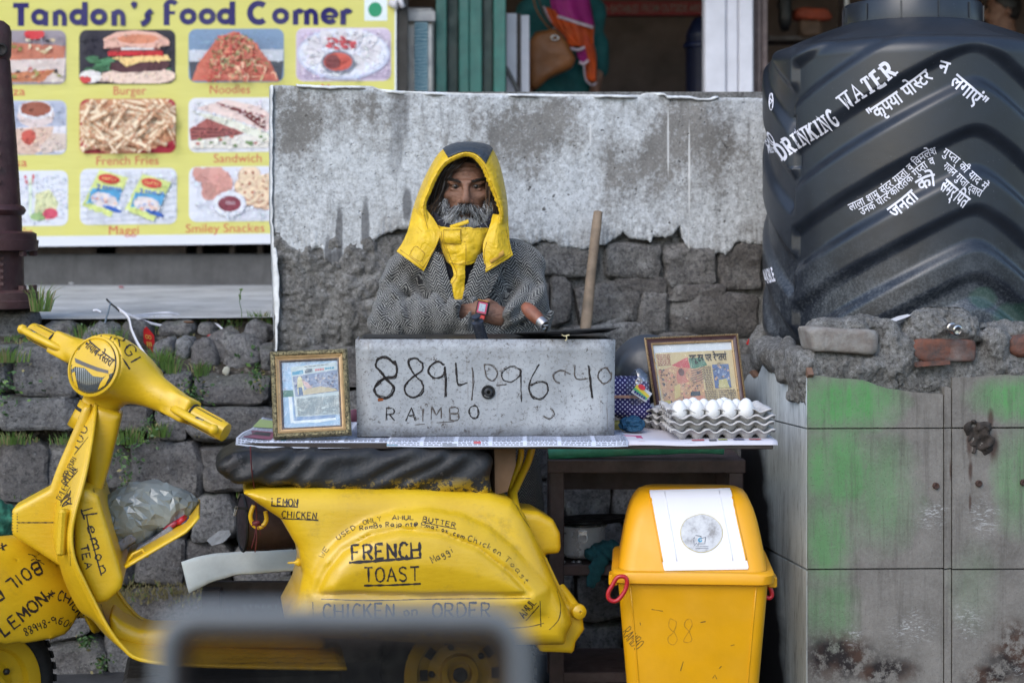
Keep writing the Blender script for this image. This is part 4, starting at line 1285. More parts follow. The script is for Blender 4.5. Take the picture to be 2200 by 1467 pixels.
# --- tiled plinth carrying the tank
C0=V(((1735-1100)*4.7/F,4.7,0))
UF=V((math.cos(math.radians(8.5)),math.sin(math.radians(8.5)),0))
UB=V((-UF.y,UF.x,0))
RP=Matrix.Rotation(math.radians(8.5),3,'Z')
def front_pt(px,py,off=0.0):
 r=ray(px,py); n=-UB
 t=(C0.dot(n)+off)/r.dot(n)
 return V((0,0,CAMZ))+r*t
def side_pt(px,py,off=0.0):
 r=ray(px,py); n=-UF
 t=(C0.dot(n)+off)/r.dot(n)
 return V((0,0,CAMZ))+r*t
def tile_mat():
 g=G('stained_stone_tile'); c=g.co(kind='World')
 n=g.noise(c,9,8,.65); fine=g.noise(c,110,5,.7)
 col=g.ramp(n,[(.3,(.125,.112,.10,1)),(.7,(.23,.21,.19,1))])
 col=g.mix(g.ramp(fine,[(.45,0.0),(.75,.38)]),col,(.30,.29,.27,1))
 vert=g.noise(g.co(scale=(7,7,.7),kind='World'),4,6,.7)
 gm=None
 for(px,py,rx,ry,a)in((1820,868,150,80,1.0),(1795,1010,120,130,.8),(1775,1160,85,120,.7),(2200,855,150,60,.95),(2190,1030,70,150,.6),(1890,1060,110,150,.5),(1780,1310,90,100,.5),(2090,1260,70,120,.15)):
  p=front_pt(px,py)
  b=g.ma('MULTIPLY',g.blob(c,(p.x,p.z),(rx*.00129,ry*.00129),.9,.65,9),a)
  gm=b if gm is None else g.ma('MAXIMUM',gm,b)
 gm=g.ma('MULTIPLY',gm,g.ramp(g.ma('ADD',g.ma('MULTIPLY',vert,.6),g.ma('MULTIPLY',fine,.4)),[(.36,.4),(.56,1.0)]))
 col=g.mix(gm,col,g.mix(g.noise(c,14,4),(.06,.22,.06,1),(.13,.33,.12,1)))
 col=g.mix(g.ramp(g.noise(g.co(scale=(9,9,.6),kind='World'),5,7,.7),[(.52,0.0),(.7,.5)]),col,(.07,.06,.052,1))
 col=g.mix(g.ramp(g.noise(c,260,3,.7),[(.60,0.0),(.68,.6)]),col,(.055,.045,.038,1))
 dn=g.noise(c,26,9,.75)
 dm=None
 for(px,py,rx,ry)in((1800,1410,110,60),(1900,1440,100,40),(2190,1400,95,80),(2130,1450,80,35)):
  p=front_pt(px,py)
  b=g.blob(c,(p.x,p.z),(rx*.00129,ry*.00129),1.0,.6,12)
  dm=b if dm is None else g.ma('MAXIMUM',dm,b)
 dm=g.ma('MULTIPLY',dm,g.ramp(dn,[(.42,0.0),(.52,1.0)]))
 col=g.mix(dm,col,g.mix(g.ramp(g.noise(c,11),[(.45,0.0),(.6,1.0)]),(.016,.011,.011,1),(.06,.032,.022,1)))
 wm_=None
 for(px,py,rx,ry)in((2005,1110,45,40),(2110,1110,45,60),(1960,1350,70,45),(2080,1340,45,50),(1830,1365,26,26),(2190,1440,18,16)):
  p=front_pt(px,py)
  b=g.blob(c,(p.x,p.z),(rx*.00129,ry*.00129),1.2,.7,16)
  wm_=b if wm_ is None else g.ma('MAXIMUM',wm_,b)
 sc=g.noise(g.co(scale=(1,1,3),rot=(0,.5,0)),30,7,.8,2.0)
 col=g.mix(g.ma('MULTIPLY',wm_,g.ramp(sc,[(.52,0.0),(.6,.75)])),col,(.5,.5,.5,1))
 for(px,py,rx,ry)in((2083,950,9,40),(2085,1010,6,30),(2084,1080,4,25),(2043,1010,4,30),(2128,900,9,30),(2135,960,14,40)):
  p=front_pt(px,py)
  col=g.mix(g.ma('MULTIPLY',g.blob(c,(p.x,p.z),(rx*.00129,ry*.00129),.8,.6,20),.8),col,(.05,.022,.014,1))
 b=g.bump(g.noise(c,16,7,.6),.3,.008); b=g.bump(fine,.4,.003,b)
 return g.set(col,g.ramp(n,[(.3,.5),(.7,.8)]),b,spec=.35)
M_TILE=tile_mat()
def side_tile_mat():
 g=G('pale_marble_tile'); c=g.co(kind='World')
 st=g.noise(g.co(scale=(3,3,.5),kind='World'),7,9,.72)
 col=g.ramp(st,[(.28,(.24,.27,.29,1)),(.46,(.52,.57,.60,1)),(.7,(.70,.75,.78,1))])
 col=g.mix(g.ramp(g.noise(g.co(scale=(9,9,.8)),16,6,.7),[(.56,0.0),(.66,.65)]),col,(.08,.09,.1,1))
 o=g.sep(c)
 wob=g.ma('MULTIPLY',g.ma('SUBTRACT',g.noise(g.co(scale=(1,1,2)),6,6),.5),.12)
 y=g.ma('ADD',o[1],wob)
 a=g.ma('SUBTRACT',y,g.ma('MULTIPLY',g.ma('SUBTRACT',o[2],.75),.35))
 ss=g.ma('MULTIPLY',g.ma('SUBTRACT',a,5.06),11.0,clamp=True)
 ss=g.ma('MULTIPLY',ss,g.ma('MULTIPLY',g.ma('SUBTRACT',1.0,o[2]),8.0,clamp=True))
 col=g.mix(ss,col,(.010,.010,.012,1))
 return g.set(col,.5,g.bump(g.noise(c,40,6,.7),.35,.004),spec=.45)
M_STILE=side_tile_mat()
pl=empty('tank_plinth','brick plinth clad in green stained stone tiles under the black water tank','plinth',tuple(C0))
def front_tile(poly,t=.014,m=M_TILE,off=0.0,side=False):
 fn=side_pt if side else front_pt
 b=MB()
 b.prism(poly,lambda x,y:fn(x,y,off),lambda x,y:fn(x,y,off)+(UF if side else UB)*t)
 o=b.build('tile',m,pl); fix_normals(o)
 return o
def rag(pts,n=6,amp=3,seed=0):
 out=[]
 for i in range(len(pts)-1):
  for k in range(n):
   t=k/n
   out.append((pts[i][0]+(pts[i+1][0]-pts[i][0])*t,pts[i][1]+(pts[i+1][1]-pts[i][1])*t+(amp*n1(i*3.1+k*.9,1,seed)if k else 0)))
 out.append(pts[-1]); return out
front_tile(rag([(1736,807),(1765,807),(1800,813),(1850,815),(1905,834),(1960,842),(2026,847)],seed=1)+[(2026,918),(1736,919)])
front_tile([(2029,832),(2036,830),(2043,834),(2043,917.5),(2029,918)],m=M_TILE)
front_tile(rag([(2046,811),(2090,810),(2150,805),(2230,806),(2380,808)],seed=2)+[(2380,915.5),(2046,917.5)])
for x0,x1 in((1736,2026),(2029,2043),(2046,2380)):
 y0=922 if x0<2000 else 921
 front_tile([(x0,y0),(x1,y0-1),(x1,1219),(x0,1221)])
 front_tile([(x0,1224.5),(x1,1222.5),(x1,1640),(x0,1645)],off=.001)
front_tile([(1592,832),(1606,806),(1617,800),(1627,812),(1640,779),(1655,793),(1664,766),(1670,804),(1679,800),(1685,812),(1700,791),(1720,772),(1726,780),(1733,811),(1733,919),(1592,884)],side=True,m=M_STILE)
front_tile([(1733,922.5),(1733,1221),(1592,1146),(1592,887.5)],side=True,m=M_STILE)
front_tile([(1733,1226),(1733,1645),(1592,1500),(1592,1151)],side=True,m=M_STILE,off=.001)
for poly in([(1609,800),(1614,795),(1624,809),(1619,812)],[(1640,781),(1645,778),(1654,790),(1650,794)],[(1721,770),(1727,772),(1737,805),(1733,812)]):
 b=MB(); b.prism(poly,lambda x,y:side_pt(x,y,.002),lambda x,y:side_pt(x,y,.002)+UF*.016)
 fix_normals(b.build('broken_edge',simple('fired_tile_edge',(.16,.09,.06),.8),pl))
def core_pt(u,w,z):return C0+UF*u+UB*w+V((0,0,z))
b=MB(); b.box(core_pt(.62,.52,.505),(.60,.50,.505),RP); b.build('brick_core',M_MORTAR,pl)
def brick_mat(name,red):
 g=G(name); c=g.co()
 n=g.noise(c,22,8,.7)
 a,bcol=((.20,.085,.06,1),(.10,.075,.07,1))if red else((.22,.19,.17,1),(.30,.285,.265,1))
 col=g.mix(g.ramp(n,[(.4,0.0),(.62,1.0)]),a,bcol)
 col=g.mix(g.ramp(g.noise(c,9,5),[(.55,0.0),(.72,.7)]),col,(.25,.24,.23,1))
 return g.set(col,.95,g.bump(g.noise(c,60,8,.75),.9,.008),spec=.15)
M_BR,M_BG=brick_mat('red_brick',True),brick_mat('cement_smeared_brick',False)
def brick(px0,px1,py0,py1,off,rot,m,dep=.055,seed=0,red_top=False):
 c=front_pt((px0+px1)/2,(py0+py1)/2,off)+UB*dep
 s=.00129
 vs,fs=stone_mesh(c,((px1-px0)/2*s,dep,(py1-py0)/2*s),RP@Matrix.Rotation(rot,3,'Y'),seed=seed,amp=.06,e=9,n=8)
 return mesh('brick',vs,fs,m,pl)
brick(1728,1892,705,760,.012,.06,M_BG,seed=51)
brick(1946,2106,728,779,.006,.02,M_BR,seed=52)
brick(2168,2320,716,770,.006,-.03,M_BR,seed=53)
brick(1780,1828,790,806,-.004,.0,M_BG,seed=54)
b=MB(); b.box(front_pt(2000,780,.006),(.048,.02,.006),RP@Matrix.Rotation(-.06,3,'Y')); b.build('tile_slice',M_BR,pl)
def mortar_sdf(p):
 d=None
 for(px,py,off,r)in MORT:
  c=front_pt(px,py,off-.014)
  q=s_ell(p,c,r)
  d=q if d is None else smin(d,q,.03)
 base=s_box(p,core_pt(.66,.118,1.03),(.68,.098,.048),.02,RP)
 base2=s_box(p,core_pt(.66,.082,.985),(.67,.062,.05),.01,RP)
 d=smin(smin(d,base,.03),base2,.02)
 return d+fbm(p.X,p.Y,p.Z,20,3,31)*.018+np.abs(fbm(p.X,p.Y,p.Z,48,3,35))*.024-.006
MORT=[(2020,695,-.05,(.085,.06,.055)),(1985,712,-.03,(.06,.05,.045)),(2065,710,-.05,(.06,.06,.045)),(1915,725,-.02,(.035,.04,.05)),(1800,704,-.06,(.10,.05,.028)),(1870,706,-.06,(.07,.05,.03)),(1925,770,-.02,(.05,.035,.06)),(2135,735,-.03,(.045,.05,.045)),(2180,712,-.07,(.10,.06,.025)),(2150,785,-.02,(.07,.03,.035)),(1780,780,-.022,(.08,.03,.03)),(1860,790,-.022,(.09,.03,.035)),(1960,815,-.05,(.10,.03,.05))]
v,f=nets(mortar_sdf,lin(.70,1.62,.0065),lin(4.62,5.12,.0075),lin(.90,1.20,.0065))
mesh('mortar',v,f,M_MORTAR,pl)
v,f=nets(lambda p:smin(s_ell(p,side_pt(1650,765,-.02),(.03,.25,.05)),s_ell(p,side_pt(1690,760,-.02),(.03,.2,.045)),.03)+fbm(p.X,p.Y,p.Z,18,4,41)*.03,lin(.62,.92,.009),lin(4.66,5.5,.009),lin(.94,1.14,.009))
mesh('mortar',v,f,M_MORTAR,pl)
tp_=empty('pipe_nipple','short threaded metal pipe stub sticking out of the mortar hump','pipe fitting',tuple(front_pt(2030,700,.02)))
axd=(V((.25,-1,-.12))).normalized(); c=front_pt(2028,700,-.02)
M_CHROME=simple('worn_chrome',(.55,.52,.5),.25,.15,30,.1,metal=1.0)
b=MB(); b.lathe([(.014,0),(.014,.035),(.016,.036),(.016,.046),(.013,.048),(.013,.06),(.015,.061),(.015,.078),(.011,.08),(.010,.076),(.0,.074)],c,axis=axd,n=20); b.build('body',M_CHROME,tp_,True,sharp=30)
M_RUST=simple('rusted_iron',(.045,.022,.016),.85,.5,60,.6,90)
for i,(px,py)in enumerate(((2010,1043),(2102,1038),(2198,1036))):
 b=MB(); b.lathe([(.0095,-.004),(.0095,.006),(.007,.009),(.003,.007),(0,.007)],front_pt(px,py,.0),axis=-UB,n=14)
 o=b.build('screw',M_RUST,pl,True,sharp=30)
v,f=nets(lambda p:np.maximum(smin(s_ell(p,front_pt(2108,945,-.005),(.038,.022,.040)),s_ell(p,front_pt(2090,925,-.005),(.03,.016,.025)),.02),-s_ell(p,front_pt(2114,952,.018),(.009,.014,.009)))+fbm(p.X,p.Y,p.Z,55,3,43)*.026,lin(1.20,1.36,.005),lin(4.70,4.86,.005),lin(.76,.93,.005))
mesh('clogged_hole',v,f,simple('dark_clay',(.035,.027,.023),.95,.5,40,.7,80),pl)
b=MB(); b.prism([(1908,692),(1915,685),(1930,679),(1950,675),(1957,677),(1950,681),(1925,690),(1912,694)],lambda x,y:front_pt(x,y,-.03),lambda x,y:front_pt(x,y,-.06))
tag(fix_normals(b.build('marble_chip',M_WHITEP)),'thin white marble chip wedged beside the mortar hump','chip')
vs,fs=stone_mesh(front_pt(2108,700,-.05),(.017,.012,.009),RP,seed=77,amp=.2,e=2.4,n=5)
tag(mesh('pebble',vs,fs,M_STONE),'small grey pebble lying right of the mortar hump','pebble')
b=MB(); b.box(P(1610,735,5.55),(.007,.003,.010),Matrix.Rotation(.5,3,'Y'))
tag(b.build('red_wrapper',simple('red_foil',(.45,.01,.01),.4)),'scrap of red wrapper in the gap left of the black tank','litter')
vs,fs=stone_mesh(P(1640,720,5.5),(.03,.03,.05),Matrix.Rotation(.6,3,'Y'),seed=78,amp=.3,e=2.4,n=6)
tag(mesh('mortar_lump',vs,fs,M_MORTAR),'crumbling mortar lump at the left foot of the black tank','rubble')
# --- black water tank
TX,TY,TR=(1960-1100)*5.40/F,5.40,.468
TZ0=1.072
tank=empty('water_tank','big black plastic drinking water tank with chevron ribs and white lettering','water tank',(TX,TY,TZ0))
def tank_mat():
 g=G('black_tank_plastic'); c=g.co()
 o=g.sep(c)
 n=g.noise(c,7,7,.65); fine=g.noise(c,130,4,.7)
 col=g.ramp(n,[(.3,(.011,.014,.021,1)),(.7,(.019,.024,.034,1))])
 dust=g.ma('MULTIPLY',g.ma('SUBTRACT',.34,o[2]),3.2,clamp=True)
 dm=g.ma('MULTIPLY',dust,g.ramp(g.ma('ADD',g.ma('MULTIPLY',fine,.6),g.ma('MULTIPLY',n,.5)),[(.5,0.0),(.75,.75)]))
 col=g.mix(dm,col,(.22,.24,.26,1))
 col=g.mix(g.ramp(g.noise(c,210,2),[(.72,0.0),(.77,.4)]),col,(.22,.23,.26,1))
 gp=P(2110,640,4.97)
 gm=g.ma('MAXIMUM',g.blob(c,(gp.x-TX,gp.z-TZ0),(.05,.035),.6,.3,30),g.blob(c,(P(2180,680,4.99).x-TX,P(2180,680,4.99).z-TZ0),(.085,.045),.6,.3,30))
 col=g.mix(g.ma('MULTIPLY',gm,.45),col,(.03,.085,.055,1))
 rough=g.ramp(n,[(.3,.28),(.7,.40)])
 return g.set(col,rough,g.bump(fine,.04,.002,g.bump(g.noise(c,20,3),.05,.01)),spec=.55)
M_TANK=tank_mat()
DF=TY-TR
def zf(py):return CAMZ-(py-HOR)*DF/F
APEX=[(-80,1),(5,0),(97,0),(176,1),(280,0),(366,1),(451,0),(527,1),(595,0),(650,1),(716,0),(770,1)]
EDG=[(zf(176),zf(280)),(zf(366),zf(451)),(zf(527),zf(597)),(zf(652),zf(716)),(zf(-8),zf(97)),(zf(770),zf(840)),(zf(-190),zf(-98)),(zf(-370),zf(-280))]
def sst(a,b,x):
 t=np.clip((x-a)/(b-a),0,1); return t*t*(3-2*t)
def rib(th,z):
 """th: degrees from the chevron apex"""
 left=np.clip(-th,0,70); right=np.clip(th,0,70)
 soft=lambda a:np.sqrt(a*a+25.0)-5.0
 dz=soft(left)*.0044+soft(right)*.0056
 zz=z+dz
 r=0
 for a,b in EDG:
  r=np.maximum(r,sst(a+.022,a-.020,zz)*sst(b-.020,b+.022,zz))
 return r
nth,nz=300,230
ths=np.linspace(-180,180,nth,endpoint=False)
prof=[]
H=zf(92)-TZ0+.0
for t in np.linspace(0,1,nz):
 prof.append((TZ0+t*1.03,None,None))
ztop=P(1960,97,5.2).z; zneck=P(1960,47,5.3).z
vs=[]
zs=list(np.linspace(0,1,nz))
ring_z,ring_r,ring_k=[],[],[]
for t in np.linspace(0,1,8)[:-1]:
 a=t*math.pi/2
 ring_z.append(TZ0+.05*(1-math.cos(a))); ring_r.append(TR-.05+.05*math.sin(a)); ring_k.append(0.4+.6*t)
for z in np.linspace(TZ0+.05,ztop-.05,190):ring_z.append(z); ring_r.append(TR); ring_k.append(1.0)
for t in np.linspace(0,1,16)[1:]:
 a=t*math.pi/2
 ring_z.append(ztop-.05+.055*math.sin(a)); ring_r.append(TR-.06*(1-math.cos(a))); ring_k.append(1-.5*t)
r1=ring_r[-1]; z1=ring_z[-1]
for t in np.linspace(0,1,18)[1:]:
 r=r1+(.215-r1)*t
 ring_r.append(r); ring_z.append(z1+(zneck-z1)*(t**.85)); ring_k.append(.5*(1-t))
A=[]
apex0=10.0
for z,r,k in zip(ring_z,ring_r,ring_k):
 th=((ths-apex0+180+0)%144+0)
 rel=ths-apex0
 rel=(rel+180)%360-180
 rel=np.where(rel<-72,rel+144,rel); rel=np.where(rel>72,rel-144,rel)
 rel=np.where(np.abs(rel)>72,np.sign(rel)*72,rel)
 rb=rib(rel,np.full_like(rel,z))
 rr=r-.020*k+.021*k*rb
 ang=np.radians(ths)
 if z1-.38<z<z1-.22:
  rr=rr-.012*np.exp(-((ths+62.5)/1.7)**2)
 A.append(np.stack([TX+rr*np.sin(ang),TY-rr*np.cos(ang),np.full_like(rr,z)],1))
vs=np.concatenate(A); fs=[]
n=nth
for i in range(len(A)-1):
 for k in range(n):fs.append((i*n+k,i*n+(k+1)%n,(i+1)*n+(k+1)%n,(i+1)*n+k))
fs.append(tuple(range(n))[::-1])
tb=mesh('tank_body',vs,fs,M_TANK,tank)
lid=MB(); s=5.25/F
lp=[(.218,zneck-.012-TZ0),(.218,zneck+.0-TZ0),(.217,zneck+.052-TZ0),(.212,zneck+.062-TZ0),(.20,zneck+.066-TZ0),(.16,zneck+.072-TZ0),(.10,zneck+.09-TZ0),(0,zneck+.098-TZ0)]
lid.lathe([(r,h)for r,h in lp],(TX,TY,TZ0),n=60)
lo=lid.build('lid',M_TANK,tank,True,sharp=35)
for a in range(0,360,30):
 an=math.radians(a+8)
 b=MB(); b.box((TX+.2185*math.sin(an),TY-.2185*math.cos(an),zneck+.027),(.0025,.0025,.024),Matrix.Rotation(an,3,'Z')); b.build('lid_rib',M_TANK,lo)
bv=bvh_of([tb])
M_WLET=simple('white_sign_paint',(.68,.68,.76),.7,.06,30,0)
def slab(text):
 vs,fs,x=[],[],0.0
 SER={'D':[(0,0),(0,6)],'R':[(0,0),(0,6),(3.7,0)],'I':[(1,0),(1,6)],'N':[(0,0),(0,6),(3.6,6)],'K':[(0,0),(0,6),(3.5,6),(3.7,0)],'G':[],'W':[(0,6),(2,6),(4,6)],'A':[(0,0),(4,0)],'T':[(2,0)],'E':[(0,0),(0,6)]}
 for ch in text:
  if ch==' ':x+=3.2; continue
  for stx in STK[ch].split('|'):
   cur=stx.startswith('~')
   pts=[tuple(float(a)for a in q.split(','))for q in stx.lstrip('~').split(' ')]
   if cur:pts=smooth_line(pts,4)
   pts=[(a*.86,b_)for a,b_ in pts]
   vert=abs(pts[-1][1]-pts[0][1])>2.5 or cur
   for q in ribbon2(pts,1.35 if vert else .8):
    bb=len(vs); vs+=[(a+x,c)for a,c in q]; fs.append((bb,bb+1,bb+2,bb+3))
  for sx_,sy_ in SER[ch]:
   bb=len(vs); w_=1.25; sy2=.35 if sy_==0 else 5.65
   vs+=[(sx_*.86-w_+x,sy2-.35),(sx_*.86+w_+x,sy2-.35),(sx_*.86+w_+x,sy2+.35),(sx_*.86-w_+x,sy2+.35)]; fs.append((bb,bb+1,bb+2,bb+3))
  if ch=='T':
   for sx_ in(0,3.44):
    bb=len(vs); vs+=[(sx_-.35+x,4.7),(sx_+.35+x,4.7),(sx_+.35+x,6.1),(sx_-.35+x,6.1)]; fs.append((bb,bb+1,bb+2,bb+3))
  x+=(NARROW.get(ch,4))*.86+2.1
 return vs,fs,x-1.5
def put(vs,fs,w,path,h,cap=.72,cut=.12,off=.0015):
 wrap_letters(vs,fs,w,path,h,bv,'lettering',M_WLET,tank,off,cut,cap)
v_,f_,w_=slab('DRINKING'); put(v_,f_,w_,smooth_line([(1684,344),(1730,312),(1770,289),(1806,264)],6),36,cap=6,cut=1.0)
v_,f_,w_=slab('WATER'); put(v_,f_,w_,smooth_line([(1821,236),(1850,215),(1890,190),(1929,158)],6),36,cap=6,cut=1.0)
HX=.62
def hput(pieces,path,h,bold=.022):
 vs,fs,w=hindi(pieces,bold)
 put(vs,fs,w,smooth_line(path,6),h,cap=HX)
hput(['"','कृपया',' ','पो','स/','टर'],[(1876,262),(1930,226),(1980,189),(2006,168)],26)
hput(['न'],[(2014,153),(2036,160)],24); hput(['लगाएं','"'],[(2039,179),(2070,206),(2106,236)],26)
hput(['लाला',' ','शाम',' ','सुंदर',' ','गु','प/','ता',' ','व',' ','विमलेश'],[(1828,454),(1880,428),(1935,388),(1985,343),(2014,330)],15,.012)
hput(['गु','प/','ता',' ','की',' ','याद',' ','में'],[(2023,331),(2050,350),(2080,380),(2115,410)],15,.012)
hput(['उनके',' ','पौ','त/','र',' ','कार','ति','क',' ','गु','प/','ता',' ','व'],[(1852,463),(1900,436),(1950,397),(1990,362),(2010,352)],15,.012)
hput(['गजेन',' ','गु','प/','ता',' ','द्वारा'],[(2024,360),(2050,383),(2080,410),(2106,424)],15,.012)
hput(['जनता'],[(1921,470),(1950,448),(1976,425)],25); hput(['को'],[(1980,412),(1996,402),(2012,399)],25); hput(['सम','र्','पि','त'],[(2017,404),(2040,424),(2070,448)],25)
hput(['प','ा'],[(2192,262),(2215,290)],34,.03)
for t,path,h in(('EXO',[(1650,318),(1668,307)],30),('PRIDE',[(1652,330),(1668,327)],13),('EAKBLE',[(1642,610),(1667,603)],30)):
 vs,fs,w=font_mesh(t,.03)
 wrap_letters(vs,fs,w,path,h,bv,'lettering',M_WLET,tank,.0015,.2)
ink([[(1657+4*math.cos(a/3),219+18*math.sin(a/3))for a in range(20)],[(1655,212),(1659,218),(1655,224)]],bv,.004,'round_logo',M_WLET,tank)
# --- yellow scooter
SO=V((-.146,4.65,0)); SA=math.radians(10)
SF=V((-math.cos(SA),-math.sin(SA),0)); SLF=V((math.sin(SA),-math.cos(SA),0))
RS=Matrix((SF,SLF,V((0,0,1)))).transposed()
scooter=empty('scooter','old scooter painted bright yellow and covered in handwritten menu words','scooter',tuple(SO),RS)
def S(px,py,l):
 """photo pixel on the scooter's plane at sideways offset l -> local (forward, left, up)"""
 r=ray(px,py)
 t=(l+SO.dot(SLF))/r.dot(SLF)
 p=V((0,0,CAMZ))+r*t-SO
 return V((p.dot(SF),p.dot(SLF),p.z))
def S2(pts,l):return[(S(x,y,l).x,S(x,y,l).z)for x,y in pts]
def W_(p):return SO+RS@V(p)
def yellow_paint():
 g=G('yellow_gloss_paint'); c=g.co(kind='Object')
 n=g.noise(c,5,7,.6); fine=g.noise(c,60,6,.65)
 col=g.ramp(n,[(.3,(.57,.34,.008,1)),(.7,(.72,.46,.016,1))])
 col=g.mix(g.ramp(g.noise(g.co(scale=(2,2,9)),22,5,.7),[(.55,0.0),(.75,.25)]),col,(.42,.23,.01,1))
 col=g.mix(g.ramp(g.noise(c,45,7,.8),[(.665,0.0),(.69,.9)]),col,(.035,.022,.012,1))
 col=g.mix(g.ramp(g.noise(c,8,9,.8),[(.56,0.0),(.72,.5)]),col,(.22,.14,.035,1))
 b=g.bump(g.noise(g.co(scale=(1,1,3)),35,3,.5),.16,.004); b=g.bump(fine,.10,.002,b)
 return g.set(col,g.ramp(n,[(.3,.28),(.7,.42)]),b,spec=.5,Coat_Weight=.15,Coat_Roughness=.2)
M_Y=yellow_paint()
M_BLACKINK=simple('black_marker',(.016,.010,.014),.6,.3,60,0)
M_FADEINK=simple('faded_marker',(.07,.05,.015),.6,.3,60,0)
M_RUBBER=simple('black_rubber',(.012,.012,.013),.75,.3,30,.3,80)
M_DARKSTEEL=simple('dark_steel',(.05,.05,.052),.45,.3,20,.2,60,metal=.7)
def seat_mat():
 g=G('torn_black_seat'); c=g.co()
 col=g.ramp(g.noise(c,8,7,.65),[(.3,(.010,.010,.011,1)),(.7,(.024,.024,.026,1))])
 col=g.mix(g.ramp(g.noise(c,11,8,.7),[(.61,0.0),(.64,.8)]),col,(.07,.062,.06,1))
 o=g.sep(c)
 low=g.ma('MULTIPLY',g.ma('SUBTRACT',.765,o[2]),22,clamp=True)
 col=g.mix(g.ma('MULTIPLY',low,g.ramp(g.noise(c,26,6,.8),[(.5,0.0),(.55,1.0)])),col,(.48,.30,.01,1))
 return g.set(col,.5,g.bump(g.noise(c,12,6,.6),.5,.015),spec=.4)
M_SEAT=seat_mat()
def part(fn,xs,ys,zs,name,mat,parent=scooter):
 v,f=nets(fn,xs,ys,zs)
 return mesh(name,v,f,mat,parent,True,local=True)
 # ---- rear body
BODY=S2([(518,1063),(560,1058),(700,1056),(900,1058),(1060,1066),(1108,1080),(1135,1110),(1165,1175),(1197,1250),(1232,1325),(1238,1346),(1226,1368),(1220,1392),(1080,1392),(900,1388),(700,1378),(612,1345),(640,1292),(652,1240),(642,1185),(605,1122),(548,1084)],.20)
COWL=S2([(664,1345),(664,1290),(670,1245),(690,1200),(730,1162),(790,1124),(860,1103),(930,1099),(1000,1110),(1060,1137),(1110,1176),(1150,1222),(1190,1268),(1186,1330),(1120,1348),(900,1352)],.24)
INNER=S2([(682,1284),(692,1258),(705,1232),(740,1190),(800,1156),(860,1142),(950,1150),(1030,1180),(1100,1235),(1142,1280),(1120,1283),(900,1284),(760,1280)],.26)
bx=[p[0]for p in BODY]; bz=[p[1]for p in BODY]
def body_sdf(p):
 d2=s_poly(p.X,p.Z,BODY)
 taper=.175+.03*np.clip((.75-p.Z)/.3,0,1)-.05*np.clip((-.25-p.X)/.2,0,1)
 d=s_ext(d2,p.Y*(.19/taper),.19,.05)
 dc=s_poly(p.X,p.Z,COWL); di=s_poly(p.X,p.Z,INNER)
 h=.185+.052*np.sqrt(np.clip(-dc/.06,0,1))
 h=h+.018*np.sqrt(np.clip(-di/.10,0,1))-.010*np.exp(-(di/.007)**2)
 cw=np.maximum((np.abs(p.Y)-h)*.7,dc)
 return smin(d,cw,.012)
body=part(body_sdf,lin(min(bx)-.03,max(bx)+.03,.0066),multi((-.27,.13,.02),(.13,.275,.0066)),lin(min(bz)-.03,max(bz)+.03,.0066),'rear_body',M_Y)
TAILP=S2([(1150,1305),(1185,1268),(1240,1300),(1246,1342),(1228,1366),(1222,1392),(1150,1388),(1140,1350)],.05)
part(lambda p:s_ext(s_poly(p.X,p.Z,TAILP),p.Y,.12,.012),lin(min(a for a,_ in TAILP)-.02,max(a for a,_ in TAILP)+.02,.007),lin(-.14,.14,.01),lin(min(b for _,b in TAILP)-.02,max(b for _,b in TAILP)+.02,.007),'tail_skirt',M_Y)
LAMP=S2([(1058,1094),(1090,1086),(1150,1092),(1182,1110),(1196,1138),(1198,1170),(1192,1182),(1165,1184),(1160,1206),(1130,1180),(1100,1140)],.02)
tl=part(lambda p:s_ext(s_poly(p.X,p.Z,LAMP),p.Y,.085,.02),lin(min(a for a,_ in LAMP)-.02,max(a for a,_ in LAMP)+.02,.006),lin(-.11,.11,.008),lin(min(b for _,b in LAMP)-.02,max(b for _,b in LAMP)+.02,.006),'tail_lamp_housing',M_Y)
def tube(pts,r,name,mat=M_Y,parent=scooter,n=10,l=0.0,sm=True):
 q=[V(S(*p))for p in pts]
 if sm:q=[V(t)for t in smooth_line([tuple(x)for x in q],6)]
 b=MB(); b.tube(q,r,n)
 return b.build(name,mat,parent,True,local=True,sharp=50)
tube([(1146,948,-.10),(1135,990,-.09),(1112,1040,-.05),(1100,1072,-.02),(1110,1110,.0)],.0105,'grab_rail')
tube([(1118,948,-.08),(1118,985,-.09),(1100,1040,-.06),(1096,1080,-.02)],.009,'grab_rail')
tube([(1102,1060,.02),(1108,1090,.06),(1130,1140,.09),(1152,1180,.10),(1164,1200,.10)],.0125,'rear_bumper')
b=MB()
A=[S(1160,1198,.10),S(1172,1195,.10),S(1224,1312,.06),S(1216,1322,.06)]
b.prism([(a.x,a.z)for a in A],lambda x,z:V((x,.11,z)),lambda x,z:V((x,.10,z)))
fix_normals(b.build('bumper_strip',M_Y,scooter,local=True))
tube([(1204,1262,.05),(1222,1285,.08),(1240,1310,.12)],.014,'indicator_stalk',sm=False)
b=MB(); c=S(1243,1313,.13)
b.lathe([(0,-.03),(.012,-.028),(.020,-.012),(.0215,0),(.019,.010),(.010,.016),(.004,.017),(.003,.012),(0,.012)],c,axis=(-.1,1,.05),n=20); b.build('indicator',M_Y,scooter,True,local=True,sharp=40)
for px,py in((622,1125),(628,1207)):
 b=MB(); b.lathe([(.003,-.03),(.003,0),(.010,.004),(.011,.012),(.006,.018),(.003,.022),(.002,.038),(0,.04)],S(px+22,py,.12),axis=(1,.1,0),n=12); b.build('spigot',M_Y,scooter,True,local=True,sharp=40)
tube([(545,1085,.04),(538,1108,.04),(545,1128,.04),(560,1132,.04),(572,1118,.04),(570,1098,.04)],.006,'bag_hook')
